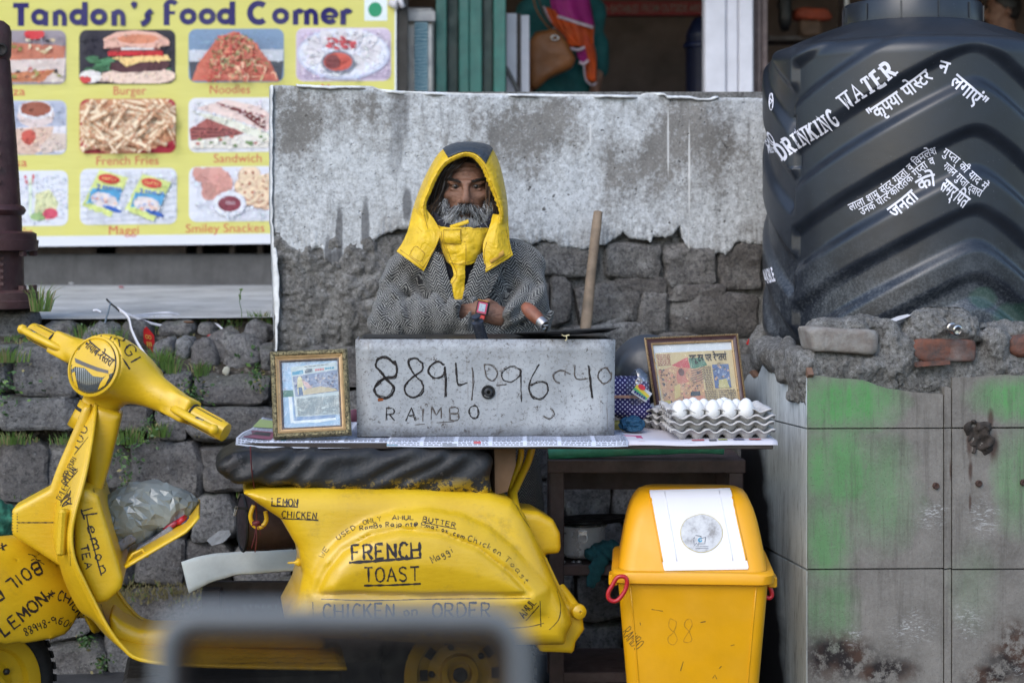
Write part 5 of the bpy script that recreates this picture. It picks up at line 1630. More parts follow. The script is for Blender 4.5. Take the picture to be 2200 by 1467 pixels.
# ---- seat
SEAT=S2([(462,1003),(474,982),(500,968),(545,965),(700,964),(850,963),(1040,962),(1058,966),(1064,995),(1060,1058),(1030,1068),(900,1064),(700,1056),(560,1052),(500,1046),(470,1028)],.14)
def seat_sdf(p):
 d2=s_poly(p.X,p.Z,SEAT)
 return s_ext(d2,p.Y,.145,.034)+fbm(p.X,p.Y,p.Z,6,3,51)*.026+.004*np.sin(p.X*60+p.Z*90+6*vnoise(p.X,p.Y,p.Z,8,53))
sx=[a for a,_ in SEAT]; sz=[c for _,c in SEAT]
part(seat_sdf,lin(min(sx)-.03,max(sx)+.03,.0075),multi((-.17,.08,.018),(.08,.17,.0075)),lin(min(sz)-.03,max(sz)+.03,.007),'seat',M_SEAT)
b=MB()
q=[S(*a)for a in((1062,950,.10),(1085,952,.10),(1108,966,.10),(1108,1000,.10),(1090,1056,.10),(1064,1062,.10))]
b.prism([(a.x,a.z)for a in q],lambda x,z:V((x,.10,z)),lambda x,z:V((x,-.12,z)))
o=fix_normals(b.build('cardboard_box',simple('brown_cardboard',(.13,.075,.04),.9,.25,10,.2,30),None))if False else fix_normals(mesh('cardboard_box',[W_(v)for v in b.v],b.f,simple('brown_cardboard',(.13,.075,.04),.9,.25,10,.2,30),None,False))
tag(o,'brown cardboard piece stuffed behind the black scooter seat','cardboard')
# ---- leg shield and floor as one swept sheet
rows=[]
for y,xl,xr,le in((868,186,206,.04),(900,178,203,.07),(950,161,196,.12),(1000,144,187,.16),(1050,129,175,.19),(1100,121,161,.21),(1150,118,153,.215),(1200,131,159,.22),(1250,147,181,.22),(1300,174,206,.22)):
 rows.append((S(xl,y,0),S(xr,y,le),le))
for xe,ye,dx,dz in((232,1348,.055,.0),(262,1388,.05,.006),(300,1416,.03,.01),(400,1428,.01,.012),(600,1434,.0,.012),(745,1436,.0,.012)):
 e=S(xe,ye,.225)
 rows.append((V((e.x+dx,0,e.z+dz)),e,.225))
sm=smooth_line([tuple(a)+tuple(e)+(l,)for a,e,l in rows],4)
Gs=[]
for q in sm:
 ax,ay,az,ex,ey,ez,l=q
 r=[]
 for t in np.linspace(-1,1,25):
  k=abs(t)**2.2
  r.append(V((ax+(ex-ax)*k,l*t,az+(ez-az)*k)))
 Gs.append(r)
shield=solid(Gs,.004,'leg_shield',M_Y,scooter,local=True)
for sgn_ in(1,-1):
 b=MB(); b.tube([r[-1]if sgn_>0 else r[0]for r in Gs],.0052,8); b.build('shield_trim',M_Y,scooter,True,local=True)
TUN=S2([(232,1310),(262,1335),(300,1352),(640,1352),(660,1300),(700,1300),(700,1395),(300,1395),(240,1370)],.06)
part(lambda p:s_ext(s_poly(p.X,p.Z,TUN),p.Y,.075,.02),lin(min(a for a,_ in TUN)-.02,max(a for a,_ in TUN)+.02,.01),lin(-.1,.1,.01),lin(min(c for _,c in TUN)-.02,max(c for _,c in TUN)+.02,.008),'floor_tunnel',M_Y)
b=MB(); z0=S(500,1436,.2).z
b.box((S(500,1436,0).x,0,z0-.05),(.28,.14,.02),bev=.01); b.build('floor_frame',M_DARKSTEEL,scooter,local=True)
# ---- horn cover on the front
HORN=S2([(178,874),(196,866),(190,960),(150,1040),(140,1130),(150,1215),(136,1220),(29,1151),(25,1141),(26,1095),(34,1089),(106,1050),(124,1000),(150,940)],.05)
horn=part(lambda p:s_ext(s_poly(p.X,p.Z,HORN),p.Y,.060,.010),lin(min(a for a,_ in HORN)-.02,max(a for a,_ in HORN)+.02,.006),lin(-.075,.075,.0075),lin(min(c for _,c in HORN)-.02,max(c for _,c in HORN)+.02,.006),'horn_cover',M_Y)
b=MB(); b.box(tuple(S(139,1141,.185)+V((.004,.012,0))),(.010,.018,.058),Matrix.Rotation(-.35,3,'Z')@Matrix.Rotation(-.06,3,'Y'),bev=.006); b.build('side_indicator',M_Y,scooter,local=True)
# ---- glove box with its lid hanging open
GB=S2([(170,1050),(190,1052),(212,1066),(218,1088),(240,1160),(265,1244),(260,1266),(231,1292),(206,1298),(178,1240),(160,1190),(158,1105)],.17)
glove=part(lambda p:s_ext(s_poly(p.X,p.Z,GB),p.Y,.172,.016),lin(min(a for a,_ in GB)-.02,max(a for a,_ in GB)+.02,.0065),multi((-.19,.12,.012),(.12,.19,.006)),lin(min(c for _,c in GB)-.02,max(c for _,c in GB)+.02,.0065),'glove_box',M_Y)
a,e=S(268,1216,.16),S(425,1124,.16)
Gl=[]
for t in np.linspace(0,1,12):
 p=a.lerp(e,t)+V((0,0,.018*max(0,t-.85)/.15))
 Gl.append([V((p.x,y,p.z+.004*math.cos(y*12)))for y in np.linspace(-.16,.16,9)])
solid(Gl,.006,'glove_box_lid',M_Y,scooter,local=True)
b=MB(); b.tube([S(268,1216,.12),S(285,1190,.12),S(305,1180,.12),S(318,1196,.12)],.004,6); b.build('lid_stay',M_Y,scooter,True,local=True)
# ---- front fender, wheel, handlebars: turned to the rider's left
STE=math.radians(54); RAKE=math.radians(25)
axis_up=V((-math.sin(RAKE),0,math.cos(RAKE)))
HC=S(243,800,.0); HC.x-=.0
FWc=HC-axis_up*((HC.z-.215)/math.cos(RAKE))
RST=Matrix.Rotation(STE,3,axis_up)
f0=V((math.cos(RAKE),0,math.sin(RAKE)))
RH=RST@Matrix((f0,V((0,1,0)),axis_up)).transposed()
def H_(p):return HC+RH@V(p)
def hpart(fn,xs,ys,zs,name,mat=M_Y,parent=scooter,R=RH,o=None):
 v,f=nets(fn,xs,ys,zs)
 o=HC if o is None else o
 v=v@np.array(R).T+np.array(tuple(o))
 return mesh(name,v,f,mat,parent,True,local=True)
def head_sdf(p):
 d=s_ell(p,(.035,0,.012),(.085,.085,.082))
 d=smin(d,s_cap(p,(.075,0,.0),(.0,0,.01),.078,.074),.02)
 d=smin(d,s_box(p,(-.045,0,.018),(.075,.085,.038),.03),.05)
 for s_ in(1,-1):
  d=smin(d,s_cap(p,(-.02,.05*s_,.005),(-.045,.185*s_,-.002),.054,.036),.05)
  d=smin(d,s_box(p,(-.045,.210*s_,-.004),(.031,.040,.033),.009),.006)
 d=smin(d,s_cap(p,(-.02,0,-.03),(-.005,0,-.12),.052,.046),.03)
 return smax(d,p.X-.080,.006)
headset=hpart(head_sdf,lin(-.16,.12,.0055),lin(-.27,.27,.0065),lin(-.15,.12,.0055),'headset')
b=MB(); b.lathe([(.079,0),(.0805,.006),(.0795,.013),(.074,.0155),(.072,.012)],H_((.074,0,.0)),axis=RH@V((1,0,0)),n=44); rim=b.build('headlamp_rim',M_Y,scooter,True,local=True,sharp=50)
def lens_mat():
 g=G('half_painted_lens'); c=g.co(); o=g.sep(c)
 return g
lens=MB()
prof_=[(.073,.011),(.066,.0165),(.05,.021),(.03,.024),(.012,.0255),(0,.026)]
lens.lathe(prof_,H_((.074,0,.0)),axis=RH@V((1,0,0)),n=44)
gm=G('headlamp_glass'); wv=gm.node('TexWave'); wv.inputs['Scale'].default_value=60
gm.put(wv.inputs['Vector'],gm.co())
M_GLASS=gm.set((.10,.11,.115,1),.08,gm.bump(wv.outputs[1],.5,.003),metal=.35,spec=.8)
lens_o=lens.build('headlamp_lens',M_GLASS,scooter,True,local=True)
lensb=bvh_of([lens_o])
def px_patch(poly,bvh,mat,name,parent,off=.0008,cut=14):
 """a painted patch lying on a surface: photo outline filled and dropped on it"""
 xs_=[p[0]for p in poly]; ys_=[p[1]for p in poly]
 nx=max(2,int((max(xs_)-min(xs_))/cut));
 tri=tessellate_polygon([[V((x,y,0))for x,y in poly]])
 import bmesh
 bm=bmesh.new(); bv_=[bm.verts.new((x,y,0))for x,y in poly]
 for t in tri:
  try:bm.faces.new([bv_[i]for i in t])
  except ValueError:pass
 for _ in range(4):
  es=[e_ for e_ in bm.edges if e_.calc_length()>cut]
  if not es:break
  bmesh.ops.subdivide_edges(bm,edges=es,cuts=1); bmesh.ops.triangulate(bm,faces=[f for f in bm.faces if len(f.verts)>3])
 bm.verts.index_update()
 hit={v.index:cast(bvh,v.co.x,v.co.y)for v in bm.verts}
 pts=[tuple(hit[v.index][0]+hit[v.index][1]*off)if hit[v.index]else(0,0,0)for v in bm.verts]
 fs_=[tuple(v.index for v in f.verts)for f in bm.faces if all(hit[v.index]for v in f.verts)]
 bm.free()
 used=sorted({i for f in fs_ for i in f}); mp={i:n_ for n_,i in enumerate(used)}
 if not fs_:return None
 return mesh(name,[pts[i]for i in used],[tuple(mp[i]for i in f)for f in fs_],mat,parent,True)
LC=H_((.074,0,0))
def lamp2px(y,z):
 p=W_(H_((.074+.02,y,z)))
 return(1100+p.x/p.y*F,HOR-(p.z-CAMZ)/p.y*F)
def lampfill(pts):
 ca,sa=math.cos(math.radians(22)),math.sin(math.radians(22))
 return[lamp2px(y*ca-z*sa,y*sa+z*ca)for y,z in pts]
up_=[(.072*math.cos(a),.072*math.sin(a))for a in np.linspace(math.radians(-14),math.radians(194),40)]
up_+=[(-.05+.03*k,.0-.012*k+(.006 if k%2 else-.003))for k in range(0,4)]
px_patch(lampfill(up_),lensb,M_Y,'painted_half',lens_o,.0012,6)
px_patch(lampfill([(.06,-.03),(.05,-.05),(.03,-.062),(.035,-.045),(.045,-.03),(.058,-.018)]),lensb,M_Y,'paint_smear',lens_o,.0012,6)
px_patch(lampfill([(-.058,-.02),(-.045,-.05),(-.03,-.06),(-.04,-.04),(-.05,-.015)]),lensb,M_Y,'paint_smear',lens_o,.0012,6)
px_patch(lampfill([(-.055,.020),(-.02,.008),(.02,-.004),(.055,-.012),(.056,-.02),(.02,-.014),(-.02,-.002),(-.05,.008)]),lensb,simple('bare_streak',(.11,.095,.085),.4),'bare_streak',lens_o,.002,6)
for s_ in(1,-1):
 b=MB(); pts=[H_((-.045-.02*t,s_*(.24+.115*t),-.006-.004*t))for t in np.linspace(0,1,8)]
 b.tube(pts,[.0235,.0255,.0245,.0245,.0245,.0245,.0255,.0245],24)
 gr=b.build('handgrip',M_Y,scooter,True,local=True,sharp=40)
 for k in range(0,24,2):
  an=k*math.pi/12; off=RH@V((0,0,1))
  d0=(pts[-1]-pts[0]).normalized(); u=off-d0*off.dot(d0); u.normalize(); w=d0.cross(u)
  rr=(u*math.cos(an)+w*math.sin(an))*.0250
  b=MB(); b.tube([pts[1]+rr,pts[-2]+rr],.0014,4); b.build('grip_rib',M_FADEINK if k%4 else M_Y,gr,False,local=True)
 b=MB(); q=[(.0,.195),(.022,.225),(.030,.27),(.028,.32),(.020,.345)]
 b.tube([V(t)for t in smooth_line([tuple(H_((-.035+x,s_*y,-.012)))for x,y in q],5)],.0105,10,flat=1.2)
 lv=b.build('brake_lever' if s_<0 else 'clutch_lever',M_Y,scooter,True,local=True)
 b=MB(); b.lathe([(0,-.014),(.0105,-.010),(.0145,0),(.0105,.010),(0,.014)],H_((-.015,s_*.35,-.012)),n=14); b.build('ball_end',M_Y,lv,True,local=True)
 b=MB(); b.tube([H_((-.006,s_*.295,-.012)),H_((-.009,s_*.318,-.012))],.0118,10); b.build('bare_metal_band',M_CHROME,lv,True,local=True)
b=MB(); b.tube([H_((0,0,-.10)),H_((0,0,-.17))],[.047,.05],24); b.build('steering_neck',M_Y,scooter,True,local=True)
b=MB(); b.tube([H_((0,0,-.116)),H_((0,0,-.124))],.0495,24); b.build('neck_gap',M_RUBBER,scooter,True,local=True)
NK=S2([(206,868),(262,890),(250,940),(235,1000),(214,1070),(190,1070),(185,960)],.05)
part(lambda p:s_ext(s_poly(p.X,p.Z,NK),p.Y,.055,.02),lin(min(a for a,_ in NK)-.02,max(a for a,_ in NK)+.02,.008),lin(-.075,.075,.008),lin(min(c for _,c in NK)-.02,max(c for _,c in NK)+.02,.008),'column_cover',M_Y)
RW=Matrix.Rotation(math.radians(44),3,V((0,0,1)))
def wheel(c,R,name):
 w=MB(); ax=R@V((0,1,0))
 tyre=[]
 for k in range(15):
  a=math.pi*(k/14.0)
  tyre.append((.168+.043*math.sin(a),-.046*math.cos(a)))
 prof_=[(.150,-.036)]+tyre+[(.150,.036)]
 w.lathe(prof_+[prof_[0]],c,axis=ax,n=48,cap=False)
 t=w.build(name,M_RUBBER,scooter,True,local=True,sharp=60)
 for k in range(40):
  an=2*math.pi*k/40
  up=R@V((math.cos(an),0,math.sin(an)))
  b=MB(); b.box(tuple(c+up*.2085),(.009,.030,.0035),R@Matrix.Rotation(-an+math.pi/2,3,'Y')); b.build('tread_block',M_RUBBER,t,local=True)
 r=MB(); r.lathe([(0,.012),(.03,.014),(.034,.028),(.05,.030),(.054,.012),(.085,.006),(.10,.016),(.112,.018),(.118,.034),(.132,.040),(.150,.042),(.156,.034),(.150,.02),(.145,-.03),(0,-.03)],c,axis=ax,n=44)
 rr=r.build('rim',M_Y,t,True,local=True,sharp=30)
 for k in range(5):
  an=2*math.pi*k/5
  b=MB(); b.lathe([(.009,0),(.009,.008),(.005,.012),(0,.012)],c+R@V((.075*math.cos(an),.010,.075*math.sin(an))),axis=ax,n=6); b.build('wheel_nut',M_DARKSTEEL,t,local=True)
 b=MB(); b.lathe([(.02,0),(.02,.01),(.012,.016),(0,.016)],c+R@V((0,.03,0)),axis=ax,n=12); b.build('axle_cap',M_DARKSTEEL,t,True,local=True,sharp=30)
 return t
wheel(V((0,0,.213)),Matrix.Identity(3),'rear_wheel')
FC=S(-35,1450,0); FC.z=.213
wheel(FC,RW,'front_wheel')
def fend_sdf(p):
 def shell(k):
  e=s_ell(p,(-.03,0,.15),(.34-k,.132-k,.248-k))
  e=smin(e,s_ell(p,(-.16,0,.10),(.235-k,.120-k,.245-k)),.08)
  return smin(e,s_ell(p,(.10,0,.14),(.22-k,.12-k,.22-k)),.06)
 d=np.maximum(shell(0),-shell(.011))
 low=.145+.035*np.exp(-((p.X+.205)/.035)**2)-.035*sst(-.22,-.27,p.X)+.01*np.sin(p.X*14)
 d=smax(d,low-p.Z,.006)
 return d
v,f=nets(fend_sdf,lin(-.43,.36,.0075),lin(-.15,.15,.0075),lin(.06,.43,.0075))
FO=FC+V((0,0,.0))
v=v@np.array(RW).T+np.array(tuple(FO))
fender=mesh('front_fender',v,f,M_Y,scooter,True,local=True)
ml=RW@V((0,1,0))
b=MB(); b.tube([FO+RW@V((x,0,z))for x,z in((.18,.335),(.10,.372),(0.0,.395))],.006,8); b.build('fender_crest',M_Y,fender,True,local=True)
b=MB(); b.tube([FC+RW@V((-.02,-.075,.02)),FC+RW@V((-.10,-.05,.25))],.018,10); b.build('fork',M_DARKSTEEL,scooter,True,local=True)
b=MB(); b.tube([S(610,1450,.12),S(575,1500,.14),S(560,1600,.16),S(545,1640,.17)],.012,8); b.build('stand',M_DARKSTEEL,scooter,True,local=True)
b=MB(); b.tube([S(480,1452,.0),S(476,1560,.0)],.014,8); b.build('support_leg',M_Y,scooter,True,local=True)
v,f=nets(lambda p:s_ext(s_poly(p.X,p.Z,[(-.14,.37),(-.12,.44),(.1,.45),(.30,.42),(.36,.36),(.2,.36),(-.05,.37)]),p.Y,.10,.02),lin(-.34,.40,.012),lin(-.15,.15,.012),lin(.26,.48,.012))
mesh('inner_arch',v,f,M_DARKSTEEL,scooter,True,local=True)
for k in range(10):
 an=2*math.pi*k/10
 b=MB(); b.box((.098*math.cos(an),.022,.213+.098*math.sin(an)),(.010,.004,.014),Matrix.Rotation(-an,3,'Y')); b.build('rim_slot',M_RUBBER,[o for o in scooter.children if o.name=='rear_wheel'][0],local=True)
 # ---- handwriting on the paint
BB=bvh_of([body]); BS=bvh_of([shield]); BG=bvh_of([glove]); BF=bvh_of([fender]); BHd=bvh_of([headset]); BHn=bvh_of([horn]); BX=bvh_of([body,shield,glove,horn,tl,headset,fender])
def wr(text,path,h,width,bvh,mat=None,under=None,uw=None,fit=True,flip=False,jit=.15,parent=None):
 ln=text_px(text,smooth_line(path,6)if len(path)>2 else path,h,jit,fit=fit,flip=flip)
 if under:ln=ln+[under]
 ink(ln,bvh,width,'lettering',mat or M_BLACKINK,parent or scooter)
wr('LEMON',[(584,1085),(640,1087)],15,.0032,BB,under=[(582,1086),(640,1088.5)])
wr('CHICKEN',[(606,1111),(680,1115)],14,.003,BB,under=[(604,1113),(684,1117)])
wr('WE',[(694,1199),(708,1178)],11,.0018,BB,M_FADEINK); wr('USED',[(727,1160),(765,1135)],10,.0022,BB,M_FADEINK); wr('ONLY',[(781,1127),(820,1118)],10,.0022,BB,M_FADEINK)
wr('AMUL',[(843,1116),(890,1116)],9,.0024,BB); wr('BUTTER',[(908,1119),(978,1133)],10,.0024,BB,under=[(906,1121),(980,1136)])
wr('RamBo Rajp nt@ Hmat ox.com',[(774,1139),(830,1131),(900,1131),(950,1141),(996,1157)],9.5,.0022,BB)
wr('Chicken',[(1004,1160),(1040,1174),(1074,1194)],12,.002,BB,M_FADEINK); wr('Toast',[(1082,1202),(1104,1222),(1128,1254)],12,.0018,BB,M_FADEINK)
wr('FRENCH',[(757,1203),(903,1196)],32,.0062,BB,under=[(750,1208),(800,1205),(905,1197)],jit=.1)
wr('TOAST',[(783,1249),(900,1247)],30,.0045,BB,under=[(782,1257),(840,1256),(904,1253)],jit=.1)
wr('Maggi',[(930,1209),(974,1185)],15,.0024,BB,M_FADEINK)
wr('CHICKEN',[(695,1327),(848,1325)],30,.0048,BB,jit=.12); wr('on',[(868,1322),(898,1320)],22,.004,BB,M_FADEINK); wr('ORDER',[(930,1325),(1054,1324)],30,.0048,BB,jit=.12)
wr('*',[(777,1371),(793,1371)],16,.003,BB); wr('CHICKEN',[(810,1369),(897,1367)],16,.0034,BB); wr('*',[(916,1369),(932,1369)],15,.003,BB); wr('OMLET',[(948,1368),(1010,1366)],14,.003,BB,M_FADEINK); wr('*',[(1028,1366),(1042,1366)],13,.0024,BB,M_FADEINK)
wr('AMUL',[(1126,1327),(1153,1293)],16,.0028,BB,under=[(1130,1332),(1158,1300)])
wr('Lemon',[(176,1098),(186,1130),(199,1180),(216,1235)],24,.0036,BG,flip=False); ink([smooth_line([(178,1098),(174,1094),(178,1106),(187,1105),(209,1102)],4),smooth_line([(186,1106),(192,1140),(204,1185),(218,1236)],4)],BG,.0034,'lettering',M_BLACKINK,scooter)
wr('TEA',[(172,1172),(178,1198),(184,1222)],16,.0036,BG)
ink([[(x,y),(x+6,y+3)]for x,y in((188,1034),(196,1030),(206,1030),(214,1026),(222,1032),(212,1044),(200,1048),(226,1046),(220,1040))]+[[(198,1052),(205,1056)],[(201,1050),(202,1058)],[(219,1044),(225,1050)]],BX,.0022,'scribble',M_BLACKINK,scooter)
wr('100',[(166,968),(178,946),(190,918)],16,.003,BS,under=[(160,976),(190,938)]); wr('JODHPURI',[(140,1030),(165,985)],10,.0022,BX); wr('SPECIAL',[(142,1042),(168,1005)],13,.003,BX,under=[(139,1045),(168,1010)])
wr('OMLET',[(131,1075),(149,1042)],12,.0024,BX,under=[(131,1080),(151,1046)])
ink([smooth_line([(130,1086),(136,1074),(146,1066),(152,1054),(150,1064),(146,1072),(152,1070),(150,1082),(142,1078),(134,1088),(146,1082),(155,1082)],4),smooth_line([(133,1086),(142,1076),(150,1072)],4),smooth_line([(130,1078),(138,1070),(147,1060)],4)],BX,.0036,'scribble',M_BLACKINK,scooter)
ink([[(38,1122),(116,1122)]]+[[(27,y),(38,y)]for y in(1103,1109,1115,1121,1128,1134,1141)]+[[(116,1120),(117,1132)]],BHn,.0026,'vent_line',M_BLACKINK,scooter)
wr('BOIL',[(80,1206),(50,1222),(8,1252)],26,.0055,BF); ink([smooth_line([(60,1190),(72,1193),(80,1203),(95,1212)],4),[(72,1196),(84,1190)],[(76,1202),(88,1204)],[(74,1200),(66,1204)]],BX,.0024,'scribble',M_BLACKINK,scooter)
wr('EGG',[(-6,1262),(-60,1300)],26,.0055,BF)
wr('LEMON',[(10,1366),(50,1335),(105,1290)],26,.0058,BF); wr('*',[(109,1290),(121,1276)],18,.003,BF); wr('CHICKEN',[(123,1285),(145,1292),(165,1318),(178,1345)],22,.0044,BF,gap_=0)if False else wr('CHICKEN',[(123,1288),(145,1296),(163,1320),(176,1348)],20,.0042,BF)
wr('88948-96040',[(55,1365),(100,1346),(128,1340),(158,1360)],16,.0028,BF); ink([[(0,1178),(14,1170)],[(2,1170),(10,1182)],[(4,1166),(6,1182)],[(166,1356),(178,1362)],[(172,1350),(170,1370)]],BF,.004,'scribble',M_BLACKINK,scooter)
vs,fs,w=hindi(['नायाब','-','रे','स/','तरां'],.016)
def lamp_path(pts):return smooth_line([lamp2px(y,z)for y,z in pts],5)
BL=bvh_of([lens_o])
wrap_letters(vs,fs,w,lamp_path([(.050,.034),(.02,.026),(-.02,.018),(-.055,.012)])if lamp2px(.05,0)[0]<lamp2px(-.05,0)[0]else lamp_path([(-.050,.036),(-.02,.030),(.02,.024),(.056,.020)]),17,BL,'lettering',M_BLACKINK,scooter,.0024,.12,.62)
def hpx(x,y,z):
 p=W_(H_((x,y,z))); return(1100+p.x/p.y*F,HOR-(p.z-CAMZ)/p.y*F)
hp=smooth_line([hpx(.055,y,.085-abs(y)*.45)for y in(-.075,-.03,.03,.085)],5)
if hp[0][0]>hp[-1][0]:hp=hp[::-1]
wr('MURGI',hp,24,.0042,BHd,parent=scooter)
hp2=smooth_line([hpx(.062,y,.07-abs(y)*.4)for y in(-.08,-.03,.03,.09)],5)
ink([hp2],BHd,.004,'lettering',M_BLACKINK,scooter)
for s_ in(1,-1):
 for yy,rr_ in((.168,.0385),(.2515,.0268)):
  b=MB(); b.tube([H_((-.045,s_*yy,-.004)),H_((-.0455,s_*(yy+.004),-.004))],rr_,20); b.build('joint_gap',M_RUBBER,scooter,True,local=True)
ink([[(672,1292),(674,1343)],smooth_line([(690,1286),(800,1289),(950,1286),(1140,1285)],5),smooth_line([(1108,1084),(1122,1110),(1150,1150),(1176,1196),(1196,1240)],5),[(1160,1290),(1162,1345)],smooth_line([(684,1346),(800,1350),(1000,1350),(1120,1347),(1168,1338)],5),smooth_line([(1196,1268),(1204,1300),(1200,1330),(1180,1352)],4)],BB,.0022,'panel_gap',M_DARKSTEEL,scooter,.0006)
ink([[(150,1168),(152,1215)],smooth_line([(214,1290),(228,1330),(252,1372),(276,1402)],4)],BX,.0022,'panel_gap',M_DARKSTEEL,scooter,.0006)
ink([[(x,1424+5*n1(x,.05,3)),(x+random.uniform(4,14),1424+5*n1(x,.05,3))]for x in range(470,740,7)]+[[(x,1414+8*n1(x,.09,5)),(x+5,1414+8*n1(x,.09,5))]for x in range(480,740,9)],bvh_of([shield]),.003,'paint_chip',M_DARKSTEEL,scooter)
# --- table board on the scooter with newspapers
ZB=.853
M_BOARD=simple('dark_ply',(.035,.026,.022),.75,.3,12,.3,40)
XL,XR=P(522,950,4.5).x,P(1662,946,4.5).x
b=MB(); b.box(((XL+XR)/2,4.79,ZB-.009),((XR-XL)/2,.285,.008),bev=.002)
tag(b.build('table_board',M_BOARD),'dark wooden board laid across the scooter seat as a table top','table board')
PAPER=rgb(196,200,214); PGREY=rgb(120,122,135)
def sheet(name,label,cat,x0,x1,y0,y1,z,rot=0.0,fold=0.0,lift=None,colr=PAPER,seed=0,photo=(),lines=True,ncol=6,drop=.018,ink_col=None):
 """newspaper on the board with a printed top and a front edge that hangs a little"""
 root=empty(name,label,cat,((x0+x1)/2,(y0+y1)/2,z))
 cx,cy=(x0+x1)/2,(y0+y1)/2
 cr,sr=math.cos(rot),math.sin(rot)
 def mp(x,y,h):
  z_=z+.0015+.003*n1(x*9+y*5,1,seed)+(lift(x,y)if lift else 0)
  front=max(0,(y0+.012)-y)
  z_-=front*(drop/.012)
  dx,dy=x-cx,max(y,y0-.004)-cy
  return V((cx+dx*cr-dy*sr,cy+dx*sr+dy*cr,z_+h))
 Gp=[[mp(x,y,0)for y in np.concatenate([np.linspace(y0,y0+.012,4),np.linspace(y0+.03,y1,12)])]for x in np.linspace(x0,x1,26)]
 g_=MB(); g_.grid(Gp)
 base=Print(lambda x,y,h:V((x,y,h)))
 o=solid([list(r)for r in Gp],.0012,'sheet',simple(name+'_stock',colr,.85,.05,20,.1,14),root)
 pr=Print(lambda x,y,h:mp(x,y,.0022+h),.0001)
 rr=random.Random(seed)
 if lines:
  cw=(x1-x0)/ncol
  for c_ in range(ncol):
   y=y0+.002
   while y<y1-.01:
    x=x0+c_*cw+.006
    while x<x0+(c_+1)*cw-.008:
     w=rr.uniform(.004,.014)
     pr.rect(x,y,min(x+w,x0+(c_+1)*cw-.005),y+.0022,ink_col or PGREY,False)
     x+=w+.003
    y+=.0052 if y>y0+.014 else .004
 for(a,c_,w,h,colp)in photo:
  pr.k+=1
  pr.rect(x0+a*(x1-x0),y0+c_*(y1-y0),x0+(a+w)*(x1-x0),y0+(c_+h)*(y1-y0),colp)
 if pr.v:pr.build('print',root)
 return root
xa=lambda px,d=4.55:(px-1100)*d/F
sheet('newspaper','newspaper with curled left end under the gilt picture frame','newspaper',xa(516,4.6),xa(884),4.505,5.04,ZB,.012,seed=3,ncol=5,drop=.016,lift=lambda x,y:.006*max(0,(xa(560)-x)/.05)*(1+.5*math.sin(y*14)),photo=((.03,.06,.16,.35,rgb(150,80,110)),(.06,.2,.12,.2,rgb(60,60,70)),(.25,.02,.03,.06,rgb(40,140,160)),(.0,.6,.14,.3,rgb(170,190,120))))
sheet('newspaper','newspaper with a folded front edge under the grey metal box','newspaper',xa(832,4.5),xa(1350,4.5),4.492,4.95,ZB+.002,-.004,seed=5,ncol=7,drop=.013,photo=((.0,.0,.045,.03,rgb(120,160,180)),(.23,.0,.06,.03,rgb(150,154,165)),(.36,.01,.03,.012,rgb(200,90,100))))
b=MB(); b.tube([V((xa(832,4.49),4.49,ZB-.003)),V((xa(1100,4.49),4.488,ZB+.002)),V((xa(1349,4.49),4.49,ZB+.001))],.0075,10,flat=.8)
sheet('magazine','glossy pink and white magazine under the egg trays','magazine',xa(1338,4.5),xa(1670,4.5),4.50,4.98,ZB+.001,.008,seed=9,ncol=1,lines=False,drop=.010,colr=rgb(196,192,200),photo=((.02,.0,.10,.28,rgb(206,70,140)),(.10,.02,.04,.25,rgb(196,60,120)),(.45,.03,.08,.05,rgb(190,60,80)),(.56,.02,.05,.05,rgb(60,60,70)),(.62,.03,.06,.04,rgb(190,190,70)),(.72,.03,.07,.05,rgb(70,70,120)),(.82,.03,.08,.04,rgb(200,60,60))))
# --- grey metal stove box
def zinc_mat():
 g=G('stained_zinc_sheet'); c=g.co()
 n=g.noise(c,7,8,.62); fine=g.noise(c,120,6,.7)
 col=g.ramp(n,[(.3,(.25,.26,.275,1)),(.55,(.36,.375,.395,1)),(.75,(.47,.485,.51,1))])
 col=g.mix(g.ramp(fine,[(.53,0.0),(.66,.7)]),col,(.14,.13,.125,1))
 o=g.sep(c)
 edge=g.ma('MAXIMUM',g.ma('MULTIPLY',g.ma('SUBTRACT',.05,o[2]),9,clamp=True),g.ma('MULTIPLY',g.ma('SUBTRACT',o[2],.215),9,clamp=True))
 col=g.mix(g.ma('MULTIPLY',edge,g.ramp(g.noise(c,55,7,.75),[(.47,0.0),(.56,.95)])),col,(.055,.036,.026,1))
 col=g.mix(g.ramp(g.noise(c,48,6,.8),[(.60,0.0),(.63,.9)]),col,(.055,.04,.032,1))
 run=g.noise(g.co(scale=(9,9,.7)),6,5,.65)
 col=g.mix(g.ma('MULTIPLY',g.ramp(run,[(.6,0.0),(.68,.6)]),g.ramp(g.noise(c,4),[(.45,0.0),(.6,1.0)])),col,(.12,.085,.06,1))
 return g.set(col,g.ramp(n,[(.3,.42),(.7,.65)]),g.bump(g.noise(c,6,4),.35,.02,g.bump(fine,.2,.002)),spec=.5,metal=.15)
M_ZINC=zinc_mat()
M_IRON=simple('black_iron',(.012,.012,.013),.45,.3,20,.2,60,metal=.3)
ZT=P(0,730,4.60).z
RB=Matrix.Rotation(.045,3,'Z')
bc=V((xa(1044,4.61),4.61,ZB+.006))
box_=empty('stove_box','grey sheet metal box with a phone number scrawled on its front','metal box',tuple(bc))
hw_=(1320-768)/2*4.61/F
hz=(ZT-bc.z)
def BXP(x,y,z):return bc+RB@V((x,y,z))
